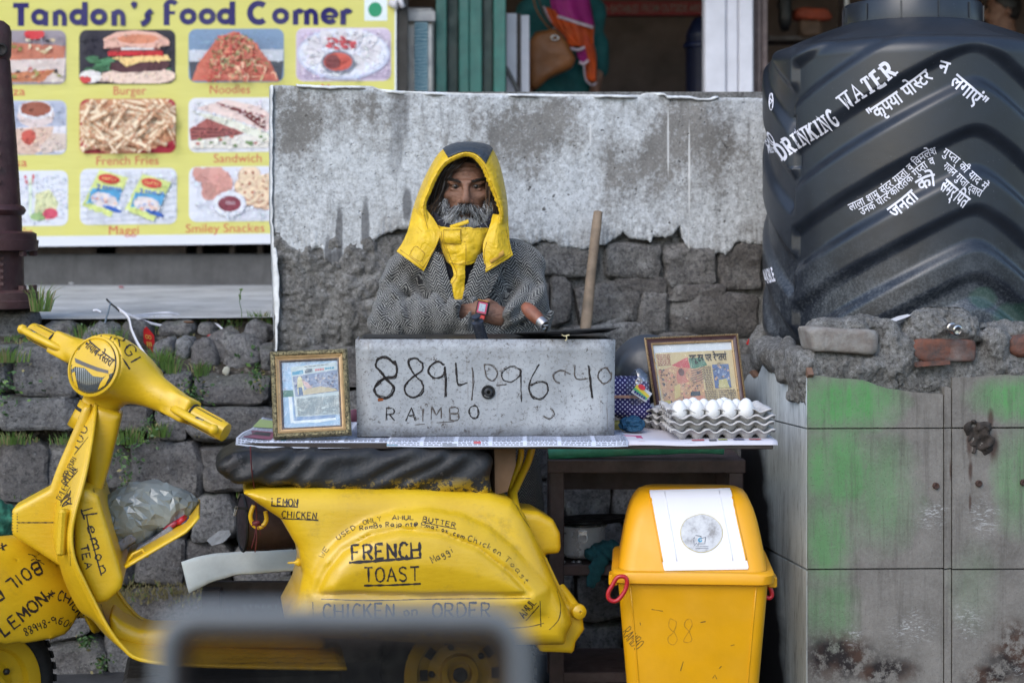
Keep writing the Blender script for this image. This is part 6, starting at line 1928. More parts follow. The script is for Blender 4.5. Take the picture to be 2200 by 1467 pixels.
def panel(pts,th,name,push=0.0):
 b=MB(); n=(pts[1]-pts[0]).cross(pts[3]-pts[0]).normalized()
 Gp=[]
 for i in range(17):
  u=i/16; r=[]
  for j in range(9):
   w=j/8
   p=(pts[0]*(1-u)+pts[1]*u)*(1-w)+(pts[3]*(1-u)+pts[2]*u)*w
   r.append(p+n*(.0035*n1(u*4+w*3.1,1,12)))
  Gp.append(r)
 return solid(Gp,-th,name,M_ZINC,box_)
front=panel([BXP(-hw_,0,0),BXP(hw_,0,0),BXP(hw_+.004,.004,hz),BXP(-hw_-.004,.002,hz+.002)],.0025,'front_panel')
panel([BXP(-hw_-.0005,.34,0),BXP(-hw_-.0005,.003,0),BXP(-hw_-.0045,.004,hz-.001),BXP(-hw_-.012,.34,hz-.009)],.0025,'side_panel')
panel([BXP(hw_+.0005,.003,0),BXP(hw_+.0005,.34,0),BXP(hw_+.003,.34,hz-.009),BXP(hw_+.0045,.004,hz-.001)],.0025,'side_panel')
panel([BXP(hw_,.343,0),BXP(-hw_,.343,0),BXP(-hw_,.343,hz-.009),BXP(hw_,.343,hz-.009)],.0025,'back_panel')
b=MB(); b.box(tuple(BXP(0,.172,hz-.0045)),(hw_-.004,.165,.003),RB); b.build('top_plate',M_IRON,box_)
b=MB(); b.box(tuple(BXP(-hw_+.10,.06,hz+.002)),(.085,.03,.004),RB); b.build('black_plate',simple('plate_black',(.01,.01,.011),.7),box_)  # thin black plate lying on the left of the box top
FB=bvh_of([front])
b=MB(); hole=cast(FB,1049,842)[0]if cast(FB,1049,842)else P(1049,842,4.6)
b.lathe([(.019,.0),(.019,.004),(.015,.004),(.014,-.012),(.0,-.012)],hole,axis=RB@V((0,-1,0)),n=20); b.build('nozzle_socket',M_RUBBER,box_,True,sharp=40)
b=MB(); b.lathe([(.0115,-.008),(.0115,.009),(.008,.012),(.005,.012),(.0045,.0),(0,.0)],hole,axis=RB@V((0,-1,0)),n=18); b.build('nozzle',M_DARKSTEEL,box_,True,sharp=40)
M_CHAR=simple('charcoal_scrawl',(.018,.014,.013),.9,.3,120,0)
M_CHAR2=simple('faded_scrawl',(.075,.062,.055),.9,.4,120,0)
def scrawl(pts,w,m=M_CHAR,rep=3,jit=1.5):
 w*=.55; rep+=2
 ls=[]
 for k in range(rep):ls.append([(a+random.uniform(-.7,.7),b_+random.uniform(-.7,.7))for a,b_ in smooth_line([(x+random.uniform(-jit,jit)*1.25,y+random.uniform(-jit,jit)*1.25)for x,y in pts],6)])
 ink(ls,FB,w,'scrawl',m,box_,.0008,.5,5)
def Z(x,y):return(550+x/3.6667,700+y/3.6667)
def Z3(x,y):return(1050+x/3.6667,700+y/3.6667)
scrawl([Z(1100,300),Z(1030,250),Z(960,260),Z(940,310),Z(990,370),Z(1030,420),Z(1085,490),Z(1050,560),Z(980,560),Z(935,520),Z(950,460),Z(1020,410),Z(1090,400),Z(1115,340),Z(1090,280)],.0042,rep=5,jit=2.2)
scrawl([Z(1300,290),Z(1260,255),Z(1210,265),Z(1205,310),Z(1250,390),Z(1310,450),Z(1310,520),Z(1240,562),Z(1180,530),Z(1175,470),Z(1240,400),Z(1310,350),Z(1310,290)],.0036,rep=4)
scrawl([Z(1480,310),Z(1430,280),Z(1370,320),Z(1360,370),Z(1410,410),Z(1475,390),Z(1490,320),Z(1495,420),Z(1492,560)],.0036,rep=4)
scrawl([Z(1572,290),Z(1580,380),Z(1592,462),Z(1660,450)],.0034); scrawl([Z(1700,330),Z(1712,440),Z(1700,580)],.0028,M_CHAR2)
scrawl([Z(1800,300),Z(1860,310),Z(1905,370),Z(1870,430),Z(1815,400),Z(1800,310)],.002,M_CHAR2); scrawl([Z(1890,468),Z(1970,460)],.002,M_CHAR2)
scrawl([Z3(250,350),Z3(190,320),Z3(110,360),Z3(115,420),Z3(180,440),Z3(245,390),Z3(250,340),Z3(258,480),Z3(260,600)],.0024,M_CHAR,2)
scrawl([Z3(400,305),Z3(340,400),Z3(318,490),Z3(350,560),Z3(420,570),Z3(468,510),Z3(450,450),Z3(390,440),Z3(330,470)],.0028,M_CHAR,3)
scrawl([Z3(640,380),Z3(570,350),Z3(510,380),Z3(520,430),Z3(560,450)],.002,M_CHAR2)
scrawl([Z3(676,308),Z3(690,410),Z3(780,415)],.0026,M_CHAR2); scrawl([Z3(785,310),Z3(800,430),Z3(815,570)],.0034,M_CHAR,4)
scrawl([Z3(960,380),Z3(920,330),Z3(875,360),Z3(865,410),Z3(905,455),Z3(960,420),Z3(965,370)],.0024,M_CHAR2,3)
for ch,x,y in(('R',1025,745),('A',1185,745),('I',1300,750),('M',1385,735),('B',1530,745),('O',1680,730)):
 st_,w_=strokes(ch,.3)
 ink([[Z(x+a*18,y-c*17)for a,c in pl]for _ in range(3 if ch in 'AO' else 2)for pl in strokes(ch,.45)[0]],FB,.0020,'scrawl',M_CHAR if ch in 'RAO' else M_CHAR2,box_,.0008,.5,5)
ink([[Z(1420,762),Z(1560,752)],[Z(1250,778),Z(1330,772)]],FB,.002,'scrawl',M_CHAR2,box_)
scrawl([Z3(490,650),Z3(515,690),Z3(480,730),Z3(430,710)],.002,M_CHAR2)
ink([[Z(960,582),Z(1002,580)]]*2,FB,.006,'orange_smear',simple('orange_smear',(.35,.09,.02),.8),box_)
gp=empty('griddle_pan','flat black griddle with a worn wooden handle lying on the grey box','pan',tuple(P(1215,724,4.78)))
M_IRON=simple('black_iron',(.012,.012,.013),.45,.3,20,.2,60,metal=.3)
gc=V((xa(1215,4.74),4.74,ZT+.012))
RG=Matrix.Rotation(-.05,3,'Y')
b=MB(); b.lathe([(0,-.004),(.12,-.004),(.142,.004),(.143,.007),(.118,.0),(0,.0)],gc,axis=RG@V((0,.035,1)),n=40); b.build('plate',M_IRON,gp,True,sharp=40)
h0,h1=P(1128,658,4.66),P(1163,692,4.62)
hd=(h1-h0).normalized(); ln_=(h1-h0).length
b=MB(); b.lathe([(0,-.008),(.012,-.004),(.0165,.006),(.0195,ln_*.35),(.0185,ln_*.75),(.0155,ln_*.93)],h0,axis=hd,n=18); b.build('handle',simple('worn_red_wood',(.22,.075,.04),.5,.4,25,.2,60,dirt=(.12,.07,.055,1)),gp,True,sharp=60)
b=MB(); b.lathe([(.0158,0),(.0162,.013),(.0145,.021),(.0125,.022),(.005,.012),(0,.012)],h0+hd*ln_*.92,axis=hd,n=18); b.build('ferrule',M_STEEL,gp,True,sharp=40)
b=MB(); q=smooth_line([tuple(h0+hd*ln_),tuple(h0+hd*(ln_+.012)+V((0,0,-.002))),tuple(P(1176,700,4.62)),tuple(P(1172,712,4.65)),tuple(P(1174,721,4.70))],5); b.tube([V(t)for t in q],.0042,8); b.build('handle_rod',M_STEEL,gp,True)
b=MB(); b.tube([V(t)for t in smooth_line([tuple(P(x,y,4.60))for x,y in((1207,719),(1213,722),(1219,720),(1224,720),(1217,722),(1218,728),(1214,732))],4)],.0016,5)
tag(b.build('dough_scrap',simple('pale_dough',(.55,.48,.28),.7),None,True),'pale scrap of dough on the rim of the black griddle','food scrap')
st_=empty('steel_tube','dark steel tube with a flanged top standing behind the grey box front','tube',tuple(P(1037,735,4.64)))
a0,a1=P(1039,740,4.66),P(1022,678,4.62); ad=(a1-a0).normalized(); al=(a1-a0).length
b=MB(); b.lathe([(.0175,0),(.0155,al*.72),(.0170,al*.73),(.0170,al*.80),(.010,al*.81),(.0075,al*.83),(.0075,al*.93),(.013,al*.95),(.013,al*.99),(.007,al),(0,al)],a0,axis=ad,n=22); b.build('body',simple('blued_steel',(.10,.11,.14),.3,.2,20,.1,metal=.7),st_,True,sharp=35)
# --- two framed newspaper cuttings
def gilt(name,col,dark,rough=.35):
 g=G(name); c=g.co()
 v_=g.vor(c,95,'F1'); n=g.noise(g.co(),120,4,.7,1.5)
 k=g.mix(g.ramp(n,[(.42,1.0),(.56,0.0)]),col,dark)
 return g.set(k,rough,g.bump(n,.9,.006),metal=.35,spec=.5)
M_GILT=gilt('carved_gilt',(.36,.30,.16,1),(.05,.04,.02,1))
M_GOLDW=simple('gold_slip',(.42,.27,.13),.35,.2,30,.1,metal=.3)
M_BEAD=simple('silver_bead',(.5,.46,.38),.35,.1,30,0,metal=.4)
M_MAROONF=simple('dark_red_moulding',(.05,.02,.022),.35,.3,25,.1)
def film_mat(name,tint,gloss):
 g=G(name)
 tr=g.node('BsdfTransparent'); tr.inputs[0].default_value=tint
 gl=g.node('BsdfGlossy'); gl.inputs['Roughness'].default_value=.08; gl.inputs[0].default_value=(.9,.9,.9,1)
 mx=g.node('MixShader'); mx.inputs[0].default_value=gloss
 out=[n for n in g.nt.nodes if n.type=='OUTPUT_MATERIAL'][0]
 g.put(gl.inputs['Normal'],g.bump(g.noise(g.co(),25,4),.4,.01))
 g.nt.links.new(tr.outputs[0],mx.inputs[1]); g.nt.links.new(gl.outputs[0],mx.inputs[2]); g.nt.links.new(mx.outputs[0],out.inputs[0])
 return g.m
def pane_mat():return film_mat('picture_glass',(.97,.98,.98,1),.02)
M_PANE=pane_mat()
class Fr:
 """picture frame from four photo corners (tl, tr, br, bl) at given depths"""
 def __init__(s,c,dt,db):
  s.c=[P(*c[0],dt),P(*c[1],dt),P(*c[2],db),P(*c[3],db)]
  s.px=c
  u=((s.c[1]-s.c[0])+(s.c[2]-s.c[3])).normalized(); w=((s.c[3]-s.c[0])+(s.c[2]-s.c[1])).normalized()
  s.n=u.cross(w).normalized()
  if s.n.y>0:s.n=-s.n
  s.W=((s.c[1]-s.c[0]).length+(s.c[2]-s.c[3]).length)/2
  s.H=((s.c[3]-s.c[0]).length+(s.c[2]-s.c[1]).length)/2
 def p(s,x,y,h=0):
  """x, y metres from top-left, h towards the viewer"""
  a,b_=x/s.W,y/s.H
  return(s.c[0]*(1-a)+s.c[1]*a)*(1-b_)+(s.c[3]*(1-a)+s.c[2]*a)*b_+s.n*h
 def moulding(s,inset,prof,name,mat,parent):
  """four mitred bars; prof: list of (distance inward, height)"""
  for k in range(4):
   b=MB(); Gq=[]
   for d,h in prof:
    i=inset+d
    cs=[(i,i),(s.W-i,i),(s.W-i,s.H-i),(i,s.H-i)]
    a,e=cs[k],cs[(k+1)%4]
    Gq.append([s.p(a[0]+(e[0]-a[0])*t,a[1]+(e[1]-a[1])*t,h)for t in np.linspace(0,1,14)])
   b.grid(Gq); o=b.build(name,mat,parent,True,sharp=40)
 def beads(s,inset,step,r,h,parent,mat,name):
  b=MB()
  cs=[(inset,inset),(s.W-inset,inset),(s.W-inset,s.H-inset),(inset,s.H-inset)]
  for k in range(4):
   a,e=cs[k],cs[(k+1)%4]; L_=math.hypot(e[0]-a[0],e[1]-a[1]); n=int(L_/step)
   for i in range(n):
    t=(i+.5)/n; c=s.p(a[0]+(e[0]-a[0])*t,a[1]+(e[1]-a[1])*t,h)
    b.lathe([(0,-r),(r,0),(0,r)],c,axis=s.n,n=5)
  o=b.build(name,mat,parent,True); o['kind']='stuff'
f1=Fr([(581,757),(746,750),(755,934),(588,943)],4.60,4.535)
fr1=empty('gilt_picture_frame','carved gilt frame holding a newspaper cutting left of the grey box','picture frame',tuple(f1.p(f1.W/2,f1.H,0)))
f1.moulding(0,[(0,-.012),(0,.008),(.004,.013),(.010,.012),(.0135,.007)],'carved_moulding',M_GILT,fr1)
f1.moulding(.0135,[(0,.007),(.002,.008),(.008,.003),(.0095,.003)],'gold_slip',M_GOLDW,fr1)
f1.beads(.0255,.0034,.0014,.0035,fr1,M_BEAD,'beading')
f1.moulding(.0225,[(0,.003),(.0055,.002),(.006,-.003)],'inner_lip',M_MAROONF,fr1)
def fprint(f,m=.028):
 return Print(lambda x,y,h:f.p(m+x*(f.W-2*m),m+y*(f.H-2*m),-.004+h),.00012)
pr=fprint(f1); rr=random.Random(4)
pr.rect(-.02,-.02,1.02,1.02,rgb(160,190,220))
for i in range(90):pr.ell(rr.uniform(0,1),rr.uniform(0,.45),rr.uniform(.02,.05),rr.uniform(.01,.03),jc(rgb(186,205,232),.12),7,rr.random(),.5,False)
pr.k+=1
pr.rect(0,.43,.2,.53,rgb(66,120,110)); pr.poly([(.1,.53),(.16,.53),(.18,.92),(.12,.93)],rgb(228,234,242)); pr.poly([(.17,.53),(.9,.53),(.92,.9),(.2,.92)],rgb(120,150,190)); pr.poly([(.17,.9),(.92,.88),(.93,.91),(.6,.94),(.4,.93),(.18,.94)],rgb(228,236,244))
q0=lambda x,y:(.16+x*.82+y*.06,.08+y*.76-x*.05*(1-y*.8))
def QP(pts,c,up=True):pr.poly([q0(*p)for p in pts],c,up)
QP([(0,0),(1,0),(1,1),(0,1)],rgb(192,204,208))
QP([(.02,.10),(.25,.08),(.27,.12),(.25,.16),(.02,.17)],rgb(62,150,186)); QP([(.30,.1),(.36,.06),(.46,.08),(.46,.14),(.30,.16)],rgb(90,104,120))
for i in range(4):QP([(.52+i*.05,.09),(.56+i*.05,.088),(.56+i*.05,.13),(.52+i*.05,.132)],rgb(200,110,120),False)
for i in range(4):QP([(.74+i*.05,.085),(.78+i*.05,.083),(.78+i*.05,.122),(.74+i*.05,.125)],rgb(62,150,180),False)
for i in range(6):QP([(.3+i*.09,.02),(.37+i*.09,.02),(.37+i*.09,.035),(.3+i*.09,.035)],rgb(110,112,118),False)
pr.k+=1
QP([(.02,.19),(1,.15),(1,.56),(.04,.60)],rgb(132,146,176))
for i in range(150):
 x,y=rr.uniform(.05,.97),rr.uniform(.2,.55); s_=rr.uniform(.012,.035)
 QP([(x-s_,y),(x,y-s_),(x+s_,y),(x,y+s_*.7)],jc(rr.choice([rgb(84,96,128),rgb(160,172,196),rgb(120,120,150),rgb(190,180,180)]),.2),False)
pr.k+=1
QP([(.12,.24),(.17,.2),(.22,.24),(.24,.42),(.22,.56),(.1,.56),(.1,.4)],rgb(206,198,160)); QP([(.2,.28),(.34,.34),(.42,.46),(.36,.52),(.26,.4)],rgb(206,170,170)); QP([(.14,.54),(.3,.46),(.6,.44),(.9,.5),(.96,.55),(.2,.58)],rgb(196,180,150)); QP([(.12,.42),(.2,.42),(.21,.58),(.12,.58)],rgb(80,110,150))
pr.k+=1
for i in range(22):
 y=.64+i*.016; x=.05
 while x<.95:
  w=rr.uniform(.02,.07)
  if rr.random()<.9:QP([(x,y),(min(x+w,.97),y-.001),(min(x+w,.97),y+.006),(x,y+.007)],rgb(120,128,136),False)
  x+=w+.012
pr.build('newspaper_cutting',fr1)
b=MB(); b.grid([[f1.p(x,y,.0005)for y in(.024,f1.H-.024)]for x in(.024,f1.W-.024)]); b.grid([[f1.p(x,y,-.001)for y in(f1.H-.024,.024)]for x in(.024,f1.W-.024)]); b.build('glass',M_PANE,fr1)
b=MB(); b.grid([[f1.p(x,y,-.013)for y in(.002,f1.H-.002)]for x in(.002,f1.W-.002)]); b.build('back_board',M_BOARD,fr1)
f2=Fr([(1384,727),(1585,718),(1606,888),(1410,898)],4.99,4.90)
fr2=empty('maroon_picture_frame','dark red and gold frame holding a brown newspaper cutting behind the eggs','picture frame',tuple(f2.p(f2.W/2,f2.H,0)))
f2.beads(.0025,.0048,.0021,.008,fr2,M_GILT,'beading')
f2.moulding(0,[(0,-.012),(0,.006),(.004,.008),(.005,.006)],'gold_edge',M_GOLDW,fr2)
f2.moulding(.005,[(0,.006),(.003,.009),(.010,.004),(.0115,.004)],'dark_moulding',M_MAROONF,fr2)
f2.moulding(.0165,[(0,.004),(.0015,.0065),(.004,.005),(.0055,-.003)],'inner_gold',M_GOLDW,fr2)
pr=fprint(f2,.0215); rr=random.Random(8)
pr.rect(-.02,-.02,1.02,1.02,rgb(216,218,224))
pr.rect(0.01,.12,1.0,1.02,rgb(206,182,136))
for i in range(50):pr.ell(rr.uniform(.02,.98),rr.uniform(.15,1),rr.uniform(.03,.07),rr.uniform(.02,.05),jc(rgb(206,182,136),.06),8,0,.5,False)
pr.k+=1
pr.poly([(.20,.32),(.42,.20),(.44,.40),(.30,.36)],rgb(196,84,84)); pr.poly([(.43,.22),(.62,.22),(.66,.34),(.44,.40)],rgb(90,128,104))
pr.poly([(.02,.40),(.2,.34),(.58,.40),(.58,1.0),(.04,1.0)],rgb(196,148,112))
for i in range(200):
 x,y=rr.uniform(.03,.57),rr.uniform(.38,.99); s_=rr.uniform(.008,.022)
 pr.poly([(x-s_,y),(x,y-s_*1.3),(x+s_,y),(x,y+s_)],jc(rr.choice([rgb(130,100,84),rgb(208,170,120),rgb(200,130,110),rgb(90,80,84),rgb(160,130,100)]),.2),False)
pr.k+=1
pr.poly([(.26,.42),(.33,.33),(.38,.42),(.36,.5),(.40,.58),(.26,.62),(.24,.52)],rgb(196,120,100)); pr.ell(.315,.43,.04,.06,rgb(110,76,70),10)
for i in range(6):pr.line(smooth_line([(.44,.42+i*.035),(.53,.40+i*.035),(.60,.36+i*.035)],3),.012,rgb(120,100,92))
pr.poly([(.40,.74),(.52,.73),(.52,.80),(.39,.80)],rgb(50,60,70)); pr.poly([(.30,.82),(.55,.80),(.56,.95),(.34,.97)],rgb(204,134,108)); pr.poly([(.02,.86),(.12,.84),(.14,.98),(.03,1.0)],rgb(196,176,96)); pr.poly([(.2,.64),(.28,.60),(.26,.80),(.18,.84)],rgb(206,180,120)); pr.poly([(.08,1),(.2,.93),(.42,.98),(.42,1.02),(.08,1.02)],rgb(60,50,46))
pr.rect(.72,.34,.93,.70,rgb(92,110,150))
for i in range(60):
 x,y=rr.uniform(.73,.92),rr.uniform(.35,.69); s_=rr.uniform(.008,.02)
 pr.poly([(x-s_,y),(x,y-s_*1.4),(x+s_,y),(x,y+s_)],jc(rr.choice([rgb(70,84,130),rgb(150,160,180),rgb(200,160,130),rgb(90,110,120)]),.2),False)
pr.k+=1
pr.poly([(.78,.58),(.88,.56),(.91,.70),(.77,.70)],rgb(190,178,120))
def tlines(x0,x1,y0,y1,dy,colr):
 y=y0
 while y<y1:
  x=x0
  while x<x1:
   w=rr.uniform(.012,.035); pr.rect(x,y,min(x+w,x1),y+dy*.5,colr,False); x+=w+.008
  y+=dy
tlines(.03,.20,.15,.31,.03,rgb(160,90,80)); tlines(.60,.70,.36,.72,.026,rgb(110,90,76)); tlines(.58,.74,.73,1.0,.026,rgb(110,90,76)); tlines(.76,.98,.73,1.0,.026,rgb(110,90,76))
pr.k+=1
vs,fs,w=hindi(['स/','कू','टर',' ','पर',' ','रे','स/','तरां'],.03)
pr.mesh2([(.44+x/w*.48,.275-y/.62*.095)for x,y in vs],fs,rgb(40,34,34))
pr.build('newspaper_cutting',fr2)
b=MB(); b.grid([[f2.p(x,y,.0005)for y in(.02,f2.H-.02)]for x in(.02,f2.W-.02)]); b.grid([[f2.p(x,y,-.001)for y in(f2.H-.02,.02)]for x in(.02,f2.W-.02)]); b.build('glass',M_PANE,fr2)
b=MB(); b.grid([[f2.p(x,y,-.013)for y in(.002,f2.H-.002)]for x in(.002,f2.W-.002)]); b.build('back_board',M_BOARD,fr2)
# --- egg trays and eggs
def pulp_mat():
 g=G('grey_paper_pulp'); c=g.co()
 col=g.ramp(g.noise(c,30,6,.6),[(.3,(.40,.385,.38,1)),(.7,(.56,.545,.54,1))])
 return g.set(col,.95,g.bump(g.noise(c,160,5,.7),.6,.003),spec=.1)
M_PULP=pulp_mat()
PIT=.0445
def tray_mesh(nx,ny,seed=0):
 q=8; n,m=nx*q,ny*q
 rr=np.random.RandomState(seed)
 H_=[]
 for i in range(n+1):
  r=[]
  for j in range(m+1):
   x,y=i/q,j/q
   c=math.cos(2*math.pi*x)+math.cos(2*math.pi*y)
   h=.012+.0125*max(-1.2,min(1.25,c))
   ed=min(i,n-i,j,m-j)/q
   if ed<.45:
    t=ed/.45; h=h*t+(.022+.0045*math.cos(2*math.pi*(x if min(j,m-j)<min(i,n-i)else y)))*(1-t)
   h+=.0012*n1(i*.7+j*.43,1,seed)
   r.append(V(((i/q-nx/2)*PIT,(j/q-ny/2)*PIT,h)))
  H_.append(r)
 out=[]
 for i in range(-1,n+2):
  r=[]
  for j in range(-1,m+2):
   ii,jj=min(max(i,0),n),min(max(j,0),m)
   p=H_[ii][jj].copy()
   if ii!=i or jj!=j:
    p+=V(((i-ii)*.007*(1+.4*n1(jj*.9,1,seed+3)),(j-jj)*.007*(1+.4*n1(ii*.9,1,seed+4)),-.002+.003*n1(ii*.5+jj*.31,1,seed+5)))
   r.append(p)
  out.append(r)
 return out
def tray(name,label,pos,rot,nx,ny,seed,group):
 R=Matrix.Rotation(rot,3,'Z')
 Gt=[[V(pos)+R@v for v in r]for r in tray_mesh(nx,ny,seed)]
 o=solid(Gt,.0022,'egg_tray',M_PULP)
 tag(o,label,'egg tray',group)
 return o
ty0=4.55
tx=(xa(1458,ty0)+xa(1639,ty0))/2
lab=['lowest grey pulp egg tray of the stack holding the white eggs','second egg tray from the bottom under the white eggs','third egg tray from the bottom under the white eggs','topmost grey pulp egg tray with white eggs sitting in it']
ztr=ZB+.004
for k in range(4):
 tray('egg_tray',lab[k],(tx+.003*(-1)**k+(.006 if k==1 else 0),ty0+PIT*2.5+.004*k,ztr+.0165*k+(.0 if k<1 else .004)),.03+.015*(-1)**k,6,5,30+k,'stacked egg trays')
for k in range(3):
 tray('egg_tray',('lowest','middle','upper')[k]+' empty egg tray of the short stack behind the polka dot cloth',(xa(1440,4.9),4.86,ztr+.017*k),.5,4,4,60+k,'stacked egg trays')
M_EGG=simple('white_eggshell',(.74,.73,.72),.45,.03,10,.05,90)
egg_me=None
def egg(px,row,label,dz=0,sc=1.0):
 global egg_me
 y=ty0+PIT*(.5+row); x=(px-1100)*y/F
 if egg_me is None:
  b=MB(); prof=[]
  for k in range(17):
   a=math.pi*k/16; z=-math.cos(a); r=math.sin(a)*(1-.13*z)
   prof.append((max(r,0)*.0208,z*.027))
  b.lathe(prof,(0,0,0),n=24)
  o=b.build('egg',M_EGG,None,True); egg_me=o.data
 else:
  o=bpy.data.objects.new('egg',egg_me); COL.objects.link(o)
 o.location=(x,y,ztr+.0165*3+.026+dz)
 o.rotation_euler=(random.uniform(-.12,.12),random.uniform(-.12,.12),random.uniform(0,6))
 o.scale=(sc,)*3
 WM[o.name]=Matrix.Translation(o.location)
 tag(o,label,'egg','white eggs in the top tray')
side=['leftmost','second from left','third from left','fourth from left','rightmost']
for k,px in enumerate((1460,1497,1531,1566,1602)):egg(px,0,side[k]+' white egg in the front row of the top tray',.001*k,1.0 if k<4 else 1.06)
for k,px in enumerate((1470,1506,1541,1576)):egg(px+6,1,side[k]+' white egg in the second row of the top tray')
for k,px in enumerate((1482,1550)):egg(px+6,2,('left','right')[k]+' white egg in the third row of the top tray')
# --- polka dot bundle, sweet packet, black pan behind
def dots():
 g=G('polka_dot_cloth'); u=g.co(kind='UV')
 sc_=74.0
 o=g.sep(g.addv(u,(sc_,sc_,1),'MULTIPLY'))
 fx=g.ma('SUBTRACT',g.ma('FRACT',g.ma('ADD',o[0],o[1])),.5); fy=g.ma('SUBTRACT',g.ma('FRACT',g.ma('SUBTRACT',o[0],o[1])),.5)
 d=g.ma('ADD',g.ma('MULTIPLY',fx,fx),g.ma('MULTIPLY',fy,fy))
 return g.set(g.ramp(d,[(.055,rgb(190,186,210)),(.075,rgb(34,24,92))]),.7)
def uvxz(o,s=1.0):
 uv=o.data.uv_layers.new(name='UVMap')
 vs=o.data.vertices
 for l in o.data.loops:
  co=vs[l.vertex_index].co
  uv.data[l.index].uv=(co.x*s,co.z*s)
pd=empty('polka_dot_bundle','navy polka dot cloth bundle wrapped in clear plastic right of the grey box','bundle',tuple(P(1350,900,4.86)))
def pd_sdf(p):
 c=P(1345,850,4.86)
 d=s_box(p,c,(.062,.06,.052),.02)
 d=smin(d,s_ell(p,P(1365,885,4.85),(.055,.05,.022)),.02)
 return d+fbm(p.X,p.Y,p.Z,20,2,61)*.008
c=P(1345,850,4.86)
v,f=nets(pd_sdf,lin(c.x-.1,c.x+.11,.006),lin(c.y-.08,c.y+.08,.008),lin(c.z-.11,c.z+.08,.006))
o=mesh('cloth',v,f,dots(),pd); uvxz(o)
b=MB(); b.box(tuple(P(1352,852,4.79)),(.05,.002,.004)); b.build('tan_strap',simple('tan_strap',(.4,.2,.14),.6),pd)
def clear_plastic(name,col=(.8,.82,.85,1),tr=.75,rough=.12,bs=1.0):
 g=G(name); c=g.co()
 cr=g.noise(c,14,6,.6,1.2)
 v_=g.vor(c,24,'DISTANCE_TO_EDGE')
 return g.set(col,rough,g.bump(cr,.7*bs,.02,g.bump(v_,.4*bs,.01)),spec=.6,Transmission_Weight=tr,IOR=1.2)
M_CLEAR=clear_plastic('clear_wrap')
v,f=nets(lambda p:s_ell(p,P(1372,830,4.80),(.035,.02,.055))+fbm(p.X,p.Y,p.Z,30,2,63)*.012,lin(c.x-.02,c.x+.11,.0055),lin(4.76,4.84,.0055),lin(c.z-.06,c.z+.11,.0055))
mesh('plastic_wrap',v,f,film_mat('clear_wrap_film',(.86,.88,.9,1),.16),pd)
sw=empty('sweet_packet','small bright sweet packet with a red badge beside the polka dot bundle','packet',tuple(P(1380,845,4.77)))
pr=Print(lambda x,y,h:P(1378+x*.80+y*.5,843+x*.52-y*.75,4.77-h),.0005)
b=MB(); b.prism([(-20,-13),(20,-14),(22,12),(-18,14)],lambda x,y:P(1378+x*.80+y*.5,843+x*.52-y*.75,4.772),lambda x,y:P(1378+x*.80+y*.5,843+x*.52-y*.75,4.79)); fix_normals(b.build('body',simple('silver_foil',(.5,.52,.58),.3,.2),sw))
pr.poly([(-19,2),(19,-3),(20,4),(-18,11)],rgb(226,200,60)); pr.poly([(-19,-4),(18,-9),(19,-3),(-19,2)],rgb(90,180,110)); pr.ell(-6,11,9,6,rgb(214,30,60),16)
for i in range(5):pr.ell(-12+i*6,-7,2.5,3.5,rgb(30,40,130),8)
pr.build('print',sw)
kd=empty('black_wok','big round black iron wok standing on edge behind the polka dot bundle','wok',tuple(P(1378,905,4.98)))
kc=P(1392,800,5.02)
b=MB(); b.lathe([(0,.05),(.05,.045),(.095,.02),(.110,-.01),(.113,-.012),(.106,-.006),(.09,.012),(0,.04)],kc,axis=(-.12,-1,.12),n=40); b.build('bowl',simple('grey_black_iron',(.03,.034,.042),.4,.2,15,.1),kd,True,sharp=40)
b=MB(); b.box(tuple(P(1330,915,4.8)),(.03,.03,.014),bev=.006)
tag(b.build('yellow_packet',simple('yellow_packet',(.35,.28,.06),.5)),'small yellowish packet in the clutter right of the grey box','packet')
vs,fs=stone_mesh(P(1356,912,4.72),(.036,.03,.02),None,seed=91,amp=.55,e=2.2,n=6)
tag(mesh('blue_plastic_bag',vs,fs,clear_plastic('blue_film',(.03,.10,.19,1),.3,.2),None,False),'crumpled blue plastic bag on the board right of the grey box','bag')
b=MB(); b.lathe([(0,0),(.016,0),(.018,.01),(.016,.03),(0,.034)],P(762,905,4.72),n=16)
tag(b.build('pink_cup',simple('pink_plastic',(.5,.16,.2),.5),None,True),'pink plastic cup glimpsed between the gilt frame and the grey box','cup')
# --- wooden stick
M_STICK=simple('peeled_stick',(.26,.19,.13),.75,.3,18,.5,30,dirt=(.10,.07,.05,1),dirt_amt=.6)
t0,t1=P(1285,456,5.70),P(1256,715,5.55)
kend=(t0.z-(P(1400,1000,5.16).z+.022))/(t0.z-t1.z)
pts=[t0+(t1-t0)*k+V((.003*n1(k*4,1,3),0,0))for k in np.linspace(0,kend,18)]
b=MB(); b.tube(pts,[.0150,.0165,.0165,.0163,.016,.0168,.0175]+[.0185]*11,14)
tag(b.build('wooden_stick',M_STICK,None,True,sharp=50),'peeled wooden stick leaning on the stone wall right of the man','stick')
